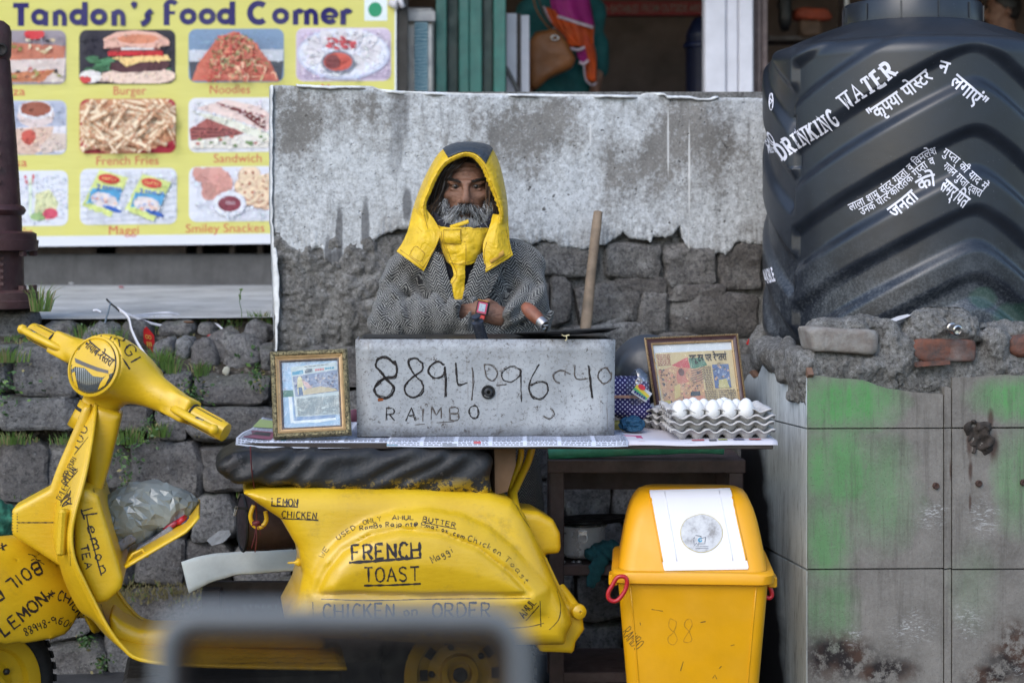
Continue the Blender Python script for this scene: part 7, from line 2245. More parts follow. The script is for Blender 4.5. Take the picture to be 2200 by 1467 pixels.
# --- wooden rack with pots
M_RACK=simple('worn_brown_paint',(.085,.055,.052),.65,.35,14,.35,40,dirt=(.16,.14,.13,1),dirt_amt=.4)
RX0,RX1=P(1196,1000,5.16).x,P(1580,1000,5.16).x
rack=empty('wooden_rack','dark brown wooden rack under the right end of the table board','rack',((RX0+RX1)/2,5.3,0))
zt=P(1400,1000,5.16).z
for x in(RX0,RX1):
 for y in(5.16,5.5):
  b=MB(); b.box((x,y,zt/2),(.022,.018,zt/2),bev=.003); b.build('leg',M_RACK,rack)
b=MB(); b.box(((RX0+RX1)/2,5.158,zt+.0),((RX1-RX0)/2+.028,.022,.020),bev=.003); b.build('top_rail',M_RACK,rack)
b=MB(); b.box(((RX0+RX1)/2,5.34,zt+.012),((RX1-RX0)/2+.02,.16,.008)); b.build('top_board',M_RACK,rack)
b=MB(); b.box(((RX0+RX1)/2,5.51,zt-.08),((RX1-RX0)/2,.01,.04)); b.build('back_rail',M_RACK,rack)
for py in(1222,1452):
 z=P(1300,py,5.16).z
 b=MB(); b.box(((RX0+RX1)/2,5.155,z),((RX1-RX0)/2-.02,.016,.016),bev=.003); b.build('shelf_rail',M_RACK,rack)
 b=MB(); b.box(((RX0+RX1)/2,5.33,z+.0),((RX1-RX0)/2,.158,.008)); b.build('shelf',M_RACK,rack)
z1s=P(1300,1216,5.16).z+.010
b=MB(); q=[P(x,y,5.17)for x,y in((1178,974),(1200,972),(1280,968),(1400,963),(1490,960),(1555,962))]
b.tube([V(t)for t in smooth_line([tuple(a)for a in q],5)],[.020+.0015*n1(i*.8,1,2)for i in range(26)],14,flat=.8)
M_TARP=simple('green_tarpaulin',(.08,.42,.28),.5,.25,25,.5,40,dirt=(.2,.4,.32,1))
tag(b.build('rolled_tarpaulin',M_TARP,None,True),'rolled green tarpaulin lying on top of the wooden rack','tarpaulin')
for(px0,px1,y0,y1,nm,lb,cl)in((1182,1212,948,962,'lime_packet','lime yellow packet peeping out under the table board',(.42,.46,.10)),(1290,1352,952,960,'yellow_sheet','yellow plastic sheet behind the rolled green tarpaulin',(.48,.46,.12)),(1216,1285,950,962,'grey_parcel','dark grey parcel on the rack behind the tarpaulin',(.05,.05,.055))):
 b=MB(); b.box(tuple(P((px0+px1)/2,(y0+y1)/2+4,5.27)),((px1-px0)/2*.00143,.03,.016),Matrix.Rotation(.05,3,'Y'),bev=.004)
 tag(b.build(nm,simple(nm+'_surface',cl,.5)),lb,'packet' if 'parcel' not in nm else 'parcel')
pot=empty('steel_pot','shiny steel pot with a ring handle on the rack shelf','pot',(P(1252,1200,5.28).x,5.28,z1s))
pc_=V((P(1250,1200,5.28).x,5.28,z1s))
M_INOX=simple('polished_steel',(.88,.88,.88),.32,.12,8,.05,20,metal=.5)
b=MB(); b.lathe([(0,.0),(.055,.0),(.068,.008),(.072,.02),(.072,.088),(.077,.094),(.078,.098),(.070,.098),(.068,.03),(0,.012)],pc_,n=48); b.build('body',M_INOX,pot,True,sharp=40)
b=MB(); rc=pc_+V((0,-.073,.075)); b.tube([rc+V((.014*math.cos(a),-.004,-.009+.014*math.sin(a)))for a in np.linspace(0,2*math.pi,20,endpoint=False)],.0018,6,closed=True); b.build('ring_handle',M_INOX,pot,True)
b=MB(); b.box(tuple(rc+V((0,-.001,.006))),(.014,.003,.008),bev=.002); b.build('handle_bracket',M_INOX,pot)
b=MB(); b.lathe([(0,0),(.09,.0),(.118,.012),(.120,.016),(.088,.006),(0,.006)],pc_+V((.03,.01,.101)),axis=(-.05,.07,1),n=44)
tag(b.build('black_tray',M_IRON,None,True,sharp=40),'round black metal tray resting on the steel pot','tray')
FL_={0:'leftmost',1:'second from left',4:'middle',6:'rightmost'}
for i in range(9):
 vs,fs=stone_mesh(P(1205+i*7+random.uniform(-3,3),1207,5.2),(.008,.008,.005),None,seed=300+i,amp=.3,e=2.2,n=3)
 if i in(0,1,4,6):tag(mesh('foil_scrap',vs,fs,simple('foil',(.5,.5,.52),.3,.2,metal=.8)if i==0 else bpy.data.materials['foil']),FL_[i]+' crumpled foil scrap on the shelf before the steel pot','foil','foil scraps on the shelf')
def cloth_sdf(p):
 a,b_=P(1290,1185,5.17),P(1270,1250,5.125)
 d=s_ell(p,P(1292,1190,5.17),(.055,.035,.028))
 d=smin(d,s_ell(p,P(1305,1172,5.19),(.045,.03,.018)),.02)
 d=smin(d,s_cap(p,P(1290,1210,5.128),P(1272,1256,5.122),.026,.010,.35),.015)
 d=smin(d,s_cap(p,P(1280,1212,5.128),P(1260,1258,5.122),.014,.006,.4),.012)
 return d+np.sin((p.X*1.0+p.Z*.8)*190+3*vnoise(p.X,p.Y,p.Z,25,3))*.0028+fbm(p.X,p.Y,p.Z,28,2,66)*.008
c=P(1285,1205,5.15)
v,f=nets(cloth_sdf,lin(c.x-.09,c.x+.11,.005),lin(5.08,5.24,.005),lin(c.z-.10,c.z+.08,.005))
tag(mesh('teal_cloth',v,f,simple('teal_towel',(.012,.085,.10),.95,.3,60,.5,160)),'crumpled teal cloth hanging over the front of the rack shelf','cloth')
# --- yellow swing bin
BCX,BCY=(1487-1100)*4.62/F,4.66
RBN=Matrix.Rotation(math.radians(-4.0),3,'Z')
bin_=empty('swing_bin','yellow plastic swing bin with a white flap and red handles','bin',(BCX,BCY,0))
M_BIN=simple('yellow_plastic',(.66,.315,.003),.38,.08,6,.08,120,dirt=(.45,.24,.01,1),dirt_amt=.3)
M_BINL=simple('orange_yellow_plastic',(.74,.34,.006),.42,.06,6,.06,120)
def rrect(w,d,r,n=6):
 out=[]
 for cx,cy,a0 in((w-r,-d+r,-90),(w-r,d-r,0),(-w+r,d-r,90),(-w+r,-d+r,180)):
  for i in range(n+1):
   a=math.radians(a0+90*i/n); out.append((cx+r*math.cos(a),cy+r*math.sin(a)))
 return out
def bl(w,d,r,z,dy=0):return[V((BCX,BCY+0,0))+RBN@V((x,y+dy,z))for x,y in rrect(w,d,r)]
def loft(rings,name,mat,parent,cap0=True,cap1=True,sharp=45):
 b=MB(); n=len(rings[0]); vs=[v for r in rings for v in r]; fs=[]
 for i in range(len(rings)-1):
  for k in range(n):fs.append((i*n+k,i*n+(k+1)%n,(i+1)*n+(k+1)%n,(i+1)*n+k))
 if cap0:fs.append(tuple(range(n))[::-1])
 if cap1:fs.append(tuple(range((len(rings)-1)*n,len(rings)*n)))
 b.add(vs,fs); return b.build(name,mat,parent,True,sharp=sharp)
zr=CAMZ-(1232-HOR)*(BCY-.2)/F
bb_=loft([bl(.150,.150,.03,0),bl(.156,.156,.03,.01)]+[bl(.158+.040*t,.158+.034*t,.03,.02+(zr-.03)*t)for t in np.linspace(0,1,8)],'body',M_BIN,bin_)
b=MB()
for sx_ in(-1,1):
 for sy_ in(-1,):
  q=[V((BCX,BCY,0))+RBN@V((sx_*(.158+.040*t-.032),sy_*(.158+.034*t+.0005),.02+(zr-.03)*t))for t in np.linspace(.05,.98,6)]
  b2=MB(); b2.tube(q,.0022,6); b2.build('corner_rib',M_BIN,bin_,True)
loft([bl(.204,.200,.04,zr-.030),bl(.212,.208,.045,zr-.026),bl(.214,.210,.045,zr-.004),bl(.210,.206,.045,zr+.002),bl(.196,.19,.04,zr+.004)],'lid_rim',M_BINL,bin_,cap1=False)
ztop_=CAMZ-(1052-HOR)*(BCY-.06)/F
lidr=[]
for t in np.linspace(0,1,10):
 k=t**1.5
 lidr.append(bl(.196-.040*t-.03*t**5,.186-.105*t-.03*t**5,.045,zr+.003+(ztop_-zr)*(1-(1-t)**1.25)if t<1 else ztop_))
lid_b=loft(lidr,'lid',M_BINL,bin_,cap0=False)
LBV=bvh_of([lid_b])
fl=px_patch([(1396,1060),(1396,1055),(1568,1051),(1570,1056),(1608,1219),(1606,1223),(1428,1226),(1426,1222)],LBV,simple('white_plastic_flap',(.70,.69,.74),.4,.03,5,.03,60,dirt=(.5,.48,.48,1),dirt_amt=.25),'swing_flap',bin_,.004,14)
def edge_line(path,r,name,mat,off=.002,bvh=LBV,parent=bin_):
 pts=[]
 for i in range(len(path)-1):
  for k in range(10):
   t=k/10; h=cast(bvh,path[i][0]+(path[i+1][0]-path[i][0])*t,path[i][1]+(path[i+1][1]-path[i][1])*t)
   if h:pts.append(h[0]+h[1]*off)
 if len(pts)>2:
  b=MB(); b.tube(pts,r,6); return b.build(name,mat,parent,True)
edge_line([(1396,1057),(1427,1224)],.003,'flap_edge',M_BINL); edge_line([(1569,1053),(1607,1221)],.003,'flap_edge',M_BINL)
FLB=bvh_of([fl])
edge_line([(1428,1056),(1457,1222)],.0016,'flap_rib',bpy.data.materials['white_plastic_flap'],.0,FLB); edge_line([(1545,1054),(1578,1221)],.0016,'flap_rib',bpy.data.materials['white_plastic_flap'],.0,FLB)
cpts=[(1507+(44+2.5*n1(a*2.2,1,5))*math.cos(a),1145+(40+2.5*n1(a*2.2,1,5))*math.sin(a))for a in np.linspace(0,2*math.pi,30,endpoint=False)]
def sticker_mat():
 g=G('worn_sticker'); c=g.co()
 col=g.ramp(g.noise(c,35,7,.7),[(.35,(.26,.25,.25,1)),(.5,(.50,.50,.52,1)),(.7,(.62,.62,.62,1))])
 return g.set(col,.6)
px_patch([(x*1.03-1507*.03,y*1.03-1145*.03)for x,y in cpts],FLB,simple('sticker_edge',(.5,.40,.12),.6,.5,30),'sticker_border',bin_,.0012,10)
px_patch(cpts,FLB,sticker_mat(),'sticker',bin_,.0018,10)
M_STK=simple('sticker_ink',(.12,.13,.16),.6); M_STKB=simple('sticker_blue',(.02,.25,.42),.6)
ink([[(1490,1160),(1492,1172),(1496,1166),(1500,1172),(1503,1160)],[(1494,1150),(1506,1152),(1506,1156)],[(1502,1158),(1516,1154),(1514,1168),(1500,1168)],[(1492,1154),(1490,1158)]],FLB,.0022,'sticker_figure',M_STK,bin_,.0026)
ink([smooth_line([(1504+3.4*math.cos(a),1160+3.4*math.sin(a))for a in np.linspace(0,5.6,12)],2)],FLB,.0026,'recycling_mark',M_STKB,bin_,.003)
ink([[(1494,1173),(1522,1174)],[(1494,1177),(1522,1178)]],FLB,.0012,'sticker_print',M_STK,bin_,.0026)
M_REDH=simple('red_plastic',(.42,.012,.02),.35,.1,10,.05)
for sx_ in(-1,1):
 c=V((BCX,BCY,0))+RBN@V((sx_*.205,-.13,zr-.032))
 lp_=[(1326,1240),(1340,1238),(1347,1246),(1344,1266),(1330,1286),(1318,1291),(1308,1285),(1307,1272),(1316,1256)]if sx_<0 else[(1640,1246),(1648,1252),(1657,1268),(1658,1280),(1650,1284),(1640,1276),(1634,1262)]
 b=MB(); b.tube([P(x,y,4.44 if sx_<0 else 4.50)for x,y in smooth_line(lp_,4,True)],.0058,8,closed=True); b.build('handle',M_REDH,bin_,True)
 b=MB(); b.box(tuple(c+RBN@V((sx_*.004,.0,.004))),(.012,.03,.014),RBN,bev=.003); b.build('handle_bracket',M_BIN,bin_)
BBN=bvh_of([bb_])
ln=[]
for ch,x,y,h in(('8',1432,1382,54),('8',1466,1380,50)):
 for pl in strokes(ch,.3)[0]:ln.append([(x+a*6.5,y-c_*h/6)for a,c_ in pl])
ink(ln,BBN,.0018,'faint_number',simple('faded_pen',(.42,.20,.006),.6),bin_)
ink(text_px('RAMBO',[(1334,1362),(1366,1396)],26,.3),BBN,.0018,'faint_scrawl',simple('faded_pen_dark',(.13,.075,.01),.6),bin_)
ink([[(1375,1336),(1376,1342)],[(1462,1440),(1468,1420)],[(1545,1435),(1550,1430)],[(1570,1386),(1578,1384)],[(1505,1336),(1516,1334)],[(1400,1308),(1424,1312)],[(1531,1456),(1536,1448),(1540,1458)]],BBN,.002,'scuff',bpy.data.materials['faded_pen_dark'],bin_)
# --- things on and behind the scooter
bag=empty('plastic_bag','bulging clear plastic bag of green leaves in the open glove box','bag',tuple(P(325,1150,4.55)))
def bag_sdf(p,k=0.0):
 d=s_ell(p,P(325,1085,4.56),(.108,.09,.062))
 d=smin(d,s_ell(p,P(275,1110,4.55),(.07,.08,.055)),.04)
 d=smin(d,s_ell(p,P(375,1095,4.56),(.055,.07,.05)),.03)
 d=smin(d,s_box(p,P(285,1130,4.55),(.05,.06,.03),.02),.02)
 return d+k+np.abs(vnoise(p.X,p.Y,p.Z,15,71))*.044-.012+np.abs(vnoise(p.X,p.Y,p.Z,34,73))*.020
c=P(325,1095,4.56)
v,f=nets(bag_sdf,lin(c.x-.17,c.x+.16,.019),lin(c.y-.13,c.y+.13,.019),lin(c.z-.11,c.z+.11,.019))
M_BAGF=clear_plastic('cloudy_bag_film',(.22,.24,.235,1),.22,.18,1.6)
def bagfilm():
 g=film_mat('cloudy_bag_film',(.60,.64,.63,1),.22)
 nt=g.node_tree
 gl=[n for n in nt.nodes if n.type=='BSDF_GLOSSY'][0]; gl.inputs['Roughness'].default_value=.16
 df=nt.nodes.new('ShaderNodeBsdfDiffuse'); df.inputs[0].default_value=(.27,.30,.30,1)
 m2=nt.nodes.new('ShaderNodeMixShader'); m2.inputs[0].default_value=.72
 mx=[n for n in nt.nodes if n.type=='MIX_SHADER' and n!=m2][0]
 out=[n for n in nt.nodes if n.type=='OUTPUT_MATERIAL'][0]
 nt.links.new(mx.outputs[0],m2.inputs[1]); nt.links.new(df.outputs[0],m2.inputs[2]); nt.links.new(m2.outputs[0],out.inputs[0])
 return g
M_BAGF=bagfilm()
rs_=np.random.RandomState(3); v=v+rs_.normal(size=v.shape)*.0024
mesh('film',v,f,M_BAGF,bag,smooth=False)
v,f=nets(lambda p:bag_sdf(p,.02),lin(c.x-.17,c.x+.16,.012),lin(c.y-.13,c.y+.13,.012),lin(c.z-.11,c.z+.11,.012))
mesh('leafy_filling',v,f,simple('packed_leaves',(.13,.155,.11),.9,.6,30,.8,60),bag)
pk=empty('wrapped_packet','long plastic wrapped packet lying on the open glove box lid','packet',tuple(P(340,1165,4.50)))
Rk=Matrix.Rotation(math.radians(-33),3,'Y')
v,f=nets(lambda p:s_box(p,P(338,1162,4.50),(.058,.03,.018),.01,Rk)+np.abs(vnoise(p.X,p.Y,p.Z,30,75))*.010,lin(P(338,0,4.5).x-.1,P(338,0,4.5).x+.1,.0045),lin(4.44,4.56,.006),lin(P(0,1162,4.5).z-.08,P(0,1162,4.5).z+.08,.0045))
mesh('film',v,f,clear_plastic('wrinkled_film',(.26,.26,.29,1),.15,.22,1.6),pk)
v,f=nets(lambda p:s_box(p,P(268,1166,4.52),(.045,.05,.016),.01,Rk)+np.abs(vnoise(p.X,p.Y,p.Z,26,77))*.012,lin(P(268,0,4.5).x-.08,P(268,0,4.5).x+.08,.005),lin(4.44,4.60,.007),lin(P(0,1166,4.5).z-.07,P(0,1166,4.5).z+.07,.005))
tag(mesh('flat_packet',v,f,bpy.data.materials['wrinkled_film']),'flat greyish plastic packet under the bulging bag','packet')
for px,py,colr,nm,lb in((390,1118,(.35,.01,.02),'red_wrapper','red wrapper stuffed at the end of the glove box lid'),(399,1122,(.02,.05,.12),'blue_wrapper','dark blue wrapper at the end of the glove box lid'),(370,1128,(.30,.01,.03),'red_packet','flat red packet under the clear bag')):
 vs,fs=stone_mesh(P(px,py,4.5),(.016 if 'packet' not in nm else .03,.02,.010),Rk,seed=px,amp=.35,e=2.4,n=5)
 tag(mesh(nm,vs,fs,simple(nm+'_foil',colr,.35)),lb,'wrapper')
cl=empty('brown_bag','round dark brown zip bag hanging on the hook under the seat','bag',tuple(P(555,1180,4.85)))
cb=P(560,1120,4.86)
b=MB(); b.lathe([(0,-.075),(.070,-.075),(.080,-.068),(.082,0),(.080,.068),(.070,.075),(0,.075)],cb+V((.02,0,0)),axis=(-1,-.35,0),n=44)
M_BAGB=simple('brown_nylon',(.040,.022,.024),.6,.25,30,.25,90)
bo=b.build('body',M_BAGB,cl,True,sharp=40)
axb=V((-1,-.35,0)).normalized()
for h in(.072,-.072):
 b=MB(); u=V((0,0,1)); w_=axb.cross(u).normalized()
 b.tube([cb+V((.02,0,0))+axb*h+(u*math.cos(a)+w_*math.sin(a))*.079 for a in np.linspace(0,2*math.pi,40,endpoint=False)],.0042,6,closed=True); b.build('piping',M_RUBBER,cl,True)
b=MB(); b.box(tuple(P(506,1098,4.76)),(.004,.003,.014),Matrix.Rotation(.25,3,'Y'),bev=.001); b.box(tuple(P(508,1090,4.76)),(.003,.003,.004)); b.build('zip_pull',M_CHROME,cl)
b=MB(); b.box(tuple(P(525,1092,4.765)),(.03,.002,.0035),Matrix.Rotation(.08,3,'Y')); b.build('zip',M_RUBBER,cl)
b=MB(); M_REDR=simple('dark_red_ribbon',(.10,.010,.014),.6,.3,30)
q=[S(*t)for t in((538,958,.15),(541,1010,.15),(548,1060,.10),(551,1105,.08),(552,1124,.08))]
rb_=empty('red_ribbon','dark red ribbon tied from the table board to the bag hook','ribbon',tuple(W_(q[-1])))
b.tube([W_(V(t))for t in smooth_line([tuple(a)for a in q],6)],.005,6,flat=.3); b.build('strip',M_REDR,rb_,True)
vs,fs=stone_mesh(W_(S(551,1124,.085)),(.010,.009,.008),None,seed=5,amp=.3,e=2.2,n=4); mesh('knot',vs,fs,M_REDR,rb_)
for e_ in((540,1178),(548,1186),(560,1150),(536,1130),(572,1134)):
 b=MB(); q=[S(551,1126,.085),S((551+e_[0])/2+2,(1126+e_[1])/2,.09),S(*e_,.088)]
 b.tube([W_(V(t))for t in smooth_line([tuple(a)for a in q],5)],[.004,.0045,.005,.005,.005,.0052,.0055,.0055,.0055,.005,.003]if e_[1]>1160 else .001,6,flat=.3); b.build('tail',M_REDR,rb_,True)
crt=empty('dark_crate','dark wooden crate behind the scooter under the white board','crate',tuple(P(560,1600,5.10)))
zc=P(500,1262,5.0).z
for(x0,x1,nm,y)in((434,474,'corner_post',4.98),(640,676,'corner_post',4.98)):
 b=MB(); b.box(((x0+x1)/2*0+(P((x0+x1)/2,0,4.98).x),4.99,zc/2),((x1-x0)/2*4.98/F,.02,zc/2),bev=.003); b.build(nm,M_DARKWOOD,crt)
for k in range(4):
 b=MB(); b.box((P(560,0,5.02).x,5.02,zc-.05-k*.15),(.17,.008,.066),bev=.002); b.build('slat',M_DARKWOOD,crt)
pr=Print(lambda x,y,h:P(x,y,5.009-h),.0003)
for t,x0,x1,y0,hh in(('TR  E',482,535,1316,13),('STREET',520,600,1306,11)):
 vs,fs,w=font_mesh(t); pr.mesh2([(x0+x/w*(x1-x0),y0-y*hh)for x,y in vs],fs,rgb(96,104,104))
pr.build('faint_lettering',crt)
plk=MB()
TOPE=[(390,1208),(420,1198),(460,1190),(520,1186),(580,1184),(652,1181)]; BOTE=[(407,1275),(450,1252),(505,1236),(560,1232),(600,1228),(652,1226)]
Gk=[]
for i in range(30):
 t=i/29
 xt=390+t*262; xb_=407+t*245
 yt,yb_=interp(TOPE,xt),interp(BOTE,xb_)+2*n1(t*30,1,3)
 a,e=P(xt,yt,5.0),P(xb_,yb_,4.95)
 Gk.append([a.lerp(e,s_)+V((0,.006*n1(t*5+s_*2,1,5),0))for s_ in np.linspace(0,1,8)])
o=solid(Gk,-.005,'white_board',simple('chipped_white_board',(.72,.72,.64),.75,.12,8,.4,18,dirt=(.36,.33,.27,1),dirt_amt=.35))
tag(o,'thin warped white board laid on the dark crate behind the scooter','board')
b=MB(); b.prism([(444,1160),(470,1140),(492,1138),(496,1148),(480,1165),(455,1172)],lambda x,y:P(x,y,5.30),lambda x,y:P(x,y,5.32))
tag(fix_normals(b.build('plastic_scrap',clear_plastic('scrap_film',(.6,.62,.65,1),.6))),'scrap of clear plastic caught on the wall beside the brown bag','litter')
v,f=nets(lambda p:s_ell(p,P(0,1125,5.35),(.06,.06,.07))+fbm(p.X,p.Y,p.Z,30,3,79)*.03,lin(P(0,0,5.35).x-.12,P(0,0,5.35).x+.12,.008),lin(5.25,5.45,.012),lin(P(0,1125,5.35).z-.12,P(0,1125,5.35).z+.12,.008))
tag(mesh('green_net_bundle',v,f,simple('green_net',(.02,.12,.075),.8,.6,60,.8,120)),'bundle of green netting at the left edge behind the scooter','net')
# --- the stall keeper
def q(px,py,dy=0.0):return P(px,py,5.25+dy)
man=empty('person','grey bearded man in herringbone coat and yellow hood standing with folded arms behind the stall','person',(q(1000,0).x,5.25,0))
def skin_mat():
 g=G('weathered_skin'); c=g.co(kind='Object')
 n=g.noise(c,28,6,.6)
 col=g.ramp(n,[(.3,(.165,.080,.053,1)),(.55,(.25,.128,.085,1)),(.75,(.33,.185,.130,1))])
 col=g.mix(g.ramp(g.noise(c,150,4,.7),[(.55,0.0),(.7,.35)]),col,(.10,.045,.032,1))
 b=g.bump(g.noise(c,170,5,.7),.5,.003); b=g.bump(g.noise(g.co(scale=(1,1,4)),38,5,.65,1.0),.75,.006,b)
 return g.set(col,.42,b,spec=.45,Subsurface_Weight=.06,Subsurface_Radius=(.01,.004,.002),Subsurface_Scale=.5)
M_SKIN=skin_mat()
EYEL,EYER=q(978.5,400.5,-.100),q(1022.5,400.5,-.100)
def man_sdf(p):
 d=s_ell(p,q(1001,388,.012),(.077,.098,.094))
 d=smin(d,s_ell(p,q(1001,425,-.030),(.061,.071,.092)),.03)
 d=smin(d,s_ell(p,q(1001,477,-.070),(.030,.028,.024)),.03)
 for s_ in(-1,1):
  d=smin(d,s_ell(p,q(1001+34*s_,420,-.070),(.021,.022,.016)),.022)
  d=smin(d,s_cap(p,q(1001+10*s_,391.5,-.104),q(1001+36*s_,389,-.086),.0075,.0085),.012)
  d=smin(d,s_ell(p,q(1001+54*s_,415,.012),(.010,.022,.032)),.008)
  e=EYEL if s_<0 else EYER
  d=smax(d,-s_ell(p,e+V((0,-.005,0)),(.0175,.0165,.0098)),.009)
  d=smin(d,s_cap(p,e+V((-.013,.006,.0085)),e+V((.013,.006,.0085)),.0042),.006)
  d=smin(d,s_cap(p,e+V((-.012,.007,-.0085)),e+V((.012,.007,-.0085)),.0038),.006)
  d=smax(d,-s_cap(p,e+V((-.012,-.004,-.0165)),e+V((.013,-.001,-.015)),.0022),.006)
  d=smax(d,-s_cap(p,q(1001+17*s_,432,-.108),q(1001+30*s_,456,-.094),.0038),.007)
  d=smax(d,-s_ell(p,q(1001+42*s_,440,-.092),(.009,.016,.013)),.018)
  for k_ in range(3):d=smax(d,-s_cap(p,q(1001+41*s_,401+4*k_,-.088),q(1001+50*s_,397+8*k_,-.070),.0012),.003)
 d=smin(d,s_cap(p,q(1001,393,-.103),q(1000,427,-.122),.0078,.0125),.012)
 d=smin(d,s_ell(p,q(1000,431,-.120),(.0135,.013,.0115)),.008)
 for s_ in(-1,1):
  d=smin(d,s_ell(p,q(1000+11.5*s_,434,-.108),(.0085,.011,.0078)),.006)
  d=smax(d,-s_ell(p,q(1000+6.5*s_,440,-.114),(.0042,.006,.0035)),.003)
 d=smin(d,s_cap(p,q(988,457,-.096),q(1013,457,-.096),.0055),.008)
 d=smin(d,s_cap(p,q(990,463,-.094),q(1011,463,-.094),.0062),.008)
 d=smax(d,-s_cap(p,q(986,460,-.103),q(1014,460,-.103),.0016),.003)
 fz=q(0,368).z
 up=np.clip((p.Z-(fz-.012))/.01,0,1)*np.clip((fz+.028-p.Z)/.01,0,1)*(p.Y<5.2)
 d=d+up*.0021*np.sin(p.Z*480+np.sin(p.X*60))
 d=smin(d,s_cap(p,q(1001,470,.02),q(1000,545,.035),.055,.062),.03)
 d=smin(d,s_ell(p,q(998,640,.035),(.145,.085,.20)),.05)
 d=smin(d,s_cap(p,q(900,572,.035),q(1098,568,.035),.045),.04)
 d=smin(d,s_cap(p,q(998,760,.03),q(998,870,.03),.125,.13,.7),.05)
 for a,e,w,h,sh in((q(872,590,.02),q(846,690,-.05),q(1026,669,-.178),q(1066,677,-.160),1),(q(1122,588,.02),q(1136,694,-.05),q(1010,712,-.10),q(968,706,-.075),-1)):
  d=smin(d,s_cap(p,a,e,.044,.037),.03)
  d=smin(d,s_cap(p,e,w,.036,.0255),.02)
  d=smin(d,s_cap(p,w,h,.027,.031,.62),.014)
  dr=(h-w).normalized(); up_=V((0,0,1))
  for k,(off,ln)in enumerate(((.022,.060),(.008,.068),(-.007,.066),(-.021,.054))):
   b0=h+up_*off+dr*.012; b1=b0+dr*ln*.5+V((0,.026,-.004)); b2=b1+dr*ln*.3+V((0,.036,-.006))
   d=smin(d,s_cap(p,b0,b1,.0092,.0085),.004); d=smin(d,s_cap(p,b1,b2,.0085,.0070),.003)
  t0=w+up_*.020; d=smin(d,s_cap(p,t0,t0+dr*.035+up_*.016+V((0,-.004,0)),.011,.0095),.008)
  d=smin(d,s_cap(p,t0+dr*.035+up_*.016+V((0,-.004,0)),t0+dr*.060+up_*.012+V((0,.008,0)),.0092,.0075),.004)
 for s_ in(-1,1):
  x=q(998,0).x
  d=smin(d,s_cap(p,(x+.085*s_,5.28,.86),(x+.10*s_,5.27,.47),.085,.058),.03)
  d=smin(d,s_cap(p,(x+.10*s_,5.27,.47),(x+.105*s_,5.29,.08),.055,.036),.02)
  d=smin(d,s_cap(p,(x+.105*s_,5.29,.045),(x+.12*s_,5.13,.035),.038,.032),.02)
 return d
x0=q(1000,0).x
X_=multi((x0-.30,x0-.092,.010),(x0-.092,x0+.092,.0030),(x0+.092,x0+.30,.0075))
Y_=multi((5.02,5.09,.0055),(5.09,5.24,.0032),(5.24,5.42,.011))
Z_=multi((-.01,1.09,.018),(1.09,1.21,.0055),(1.21,1.40,.013),(1.40,1.68,.0030))
v,f=nets(man_sdf,X_,Y_,Z_)
body_m=mesh('body',v,f,M_SKIN,man)
M_EYEW=simple('eye_white',(.13,.095,.08),.3,.1,60,0)
M_IRIS=simple('dark_iris',(.012,.007,.005),.08,.2,60,0)
for e in(EYEL,EYER):
 b=MB(); b.lathe([(.0118*math.sin(a),-.0118*math.cos(a))for a in np.linspace(0,math.pi,14)],e+V((0,.0115,0)),axis=(0.02,-1,0),n=18); ey=b.build('eye',M_EYEW,man,True)
 b=MB(); b.lathe([(.0062,.0101),(.005,.0112),(.0025,.0121),(0,.0123)],e+V((.0,.0112,-.0005)),axis=(0.02,-1,-.02),n=16); b.build('iris',M_IRIS,ey,True)
 # --- hair, beard, brows as strands
HAIRC=[simple('hair_dark',(.013,.010,.009),.5,.3,60,0),simple('hair_brown',(.045,.026,.017),.5,.3,60,0),simple('hair_tan',(.15,.085,.045),.5,.3,60,0),simple('hair_grey',(.13,.12,.115),.5,.3,60,0)]
BEARDC=[simple('beard_dark',(.028,.027,.027),.6,.3,60,0),simple('beard_grey',(.22,.225,.23),.6,.3,60,0),simple('beard_white',(.48,.49,.51),.6,.2,60,0)]
def strand(mb,pts,r0,r1,mi,n=3):
 s_=smooth_line([tuple(p)for p in pts],4)
 N=len(s_)
 mb.tube([V(t)for t in s_],[r0+(r1-r0)*(i/(N-1))**1.5 for i in range(N)],n,mi,cap=False)
R_=random.Random(21)
hair=MB()
def J(p,a):return p+V((R_.gauss(0,a),R_.gauss(0,a),R_.gauss(0,a)))
LOCKS=[([(1000,337,-.075),(978,352,-.092),(962,378,-.088),(952,405,-.080),(944,435,-.074),(938,462,-.07)],120,.006,(0,0,0,1)),([(1004,338,-.078),(984,356,-.098),(964,374,-.094),(955,392,-.088)],40,.004,(0,1,1)),([(985,338,-.06),(958,360,-.08),(940,395,-.07),(930,430,-.06),(926,462,-.06)],130,.009,(0,0,1)),([(960,345,-.03),(935,385,-.045),(922,425,-.045),(924,465,-.055)],110,.012,(0,0,1)),([(945,420,-.075),(934,438,-.080),(922,446,-.085),(914,454,-.088)],40,.005,(1,2,2)),([(940,435,-.078),(930,452,-.082),(926,466,-.08),(934,474,-.08)],45,.006,(1,2)),([(1010,337,-.075),(1034,352,-.088),(1048,378,-.080),(1054,405,-.072),(1055,435,-.068),(1058,465,-.066)],110,.006,(0,0,1)),([(1020,338,-.06),(1048,366,-.070),(1062,405,-.058),(1066,440,-.055),(1062,474,-.06)],120,.009,(0,0,1)),([(1056,420,-.07),(1064,445,-.072),(1066,468,-.07),(1058,486,-.07)],50,.006,(0,1,1,2)),([(1047,392,-.088),(1050,420,-.086),(1047,450,-.085)],16,.004,(1,2)),]
for pts,n,sp,cols in LOCKS:
 cols=tuple(cols)+(1,3)
 for k in range(n):
  off=V((R_.gauss(0,sp),R_.gauss(0,sp*.7),R_.gauss(0,sp*.6)))
  cur=[J(q(*t),.0022)+off*(.35+.65*i/len(pts))for i,t in enumerate(pts)]
  strand(hair,cur,.0013,.0005,R_.choice(cols))
ho=hair.build('hair',HAIRC,man,True)
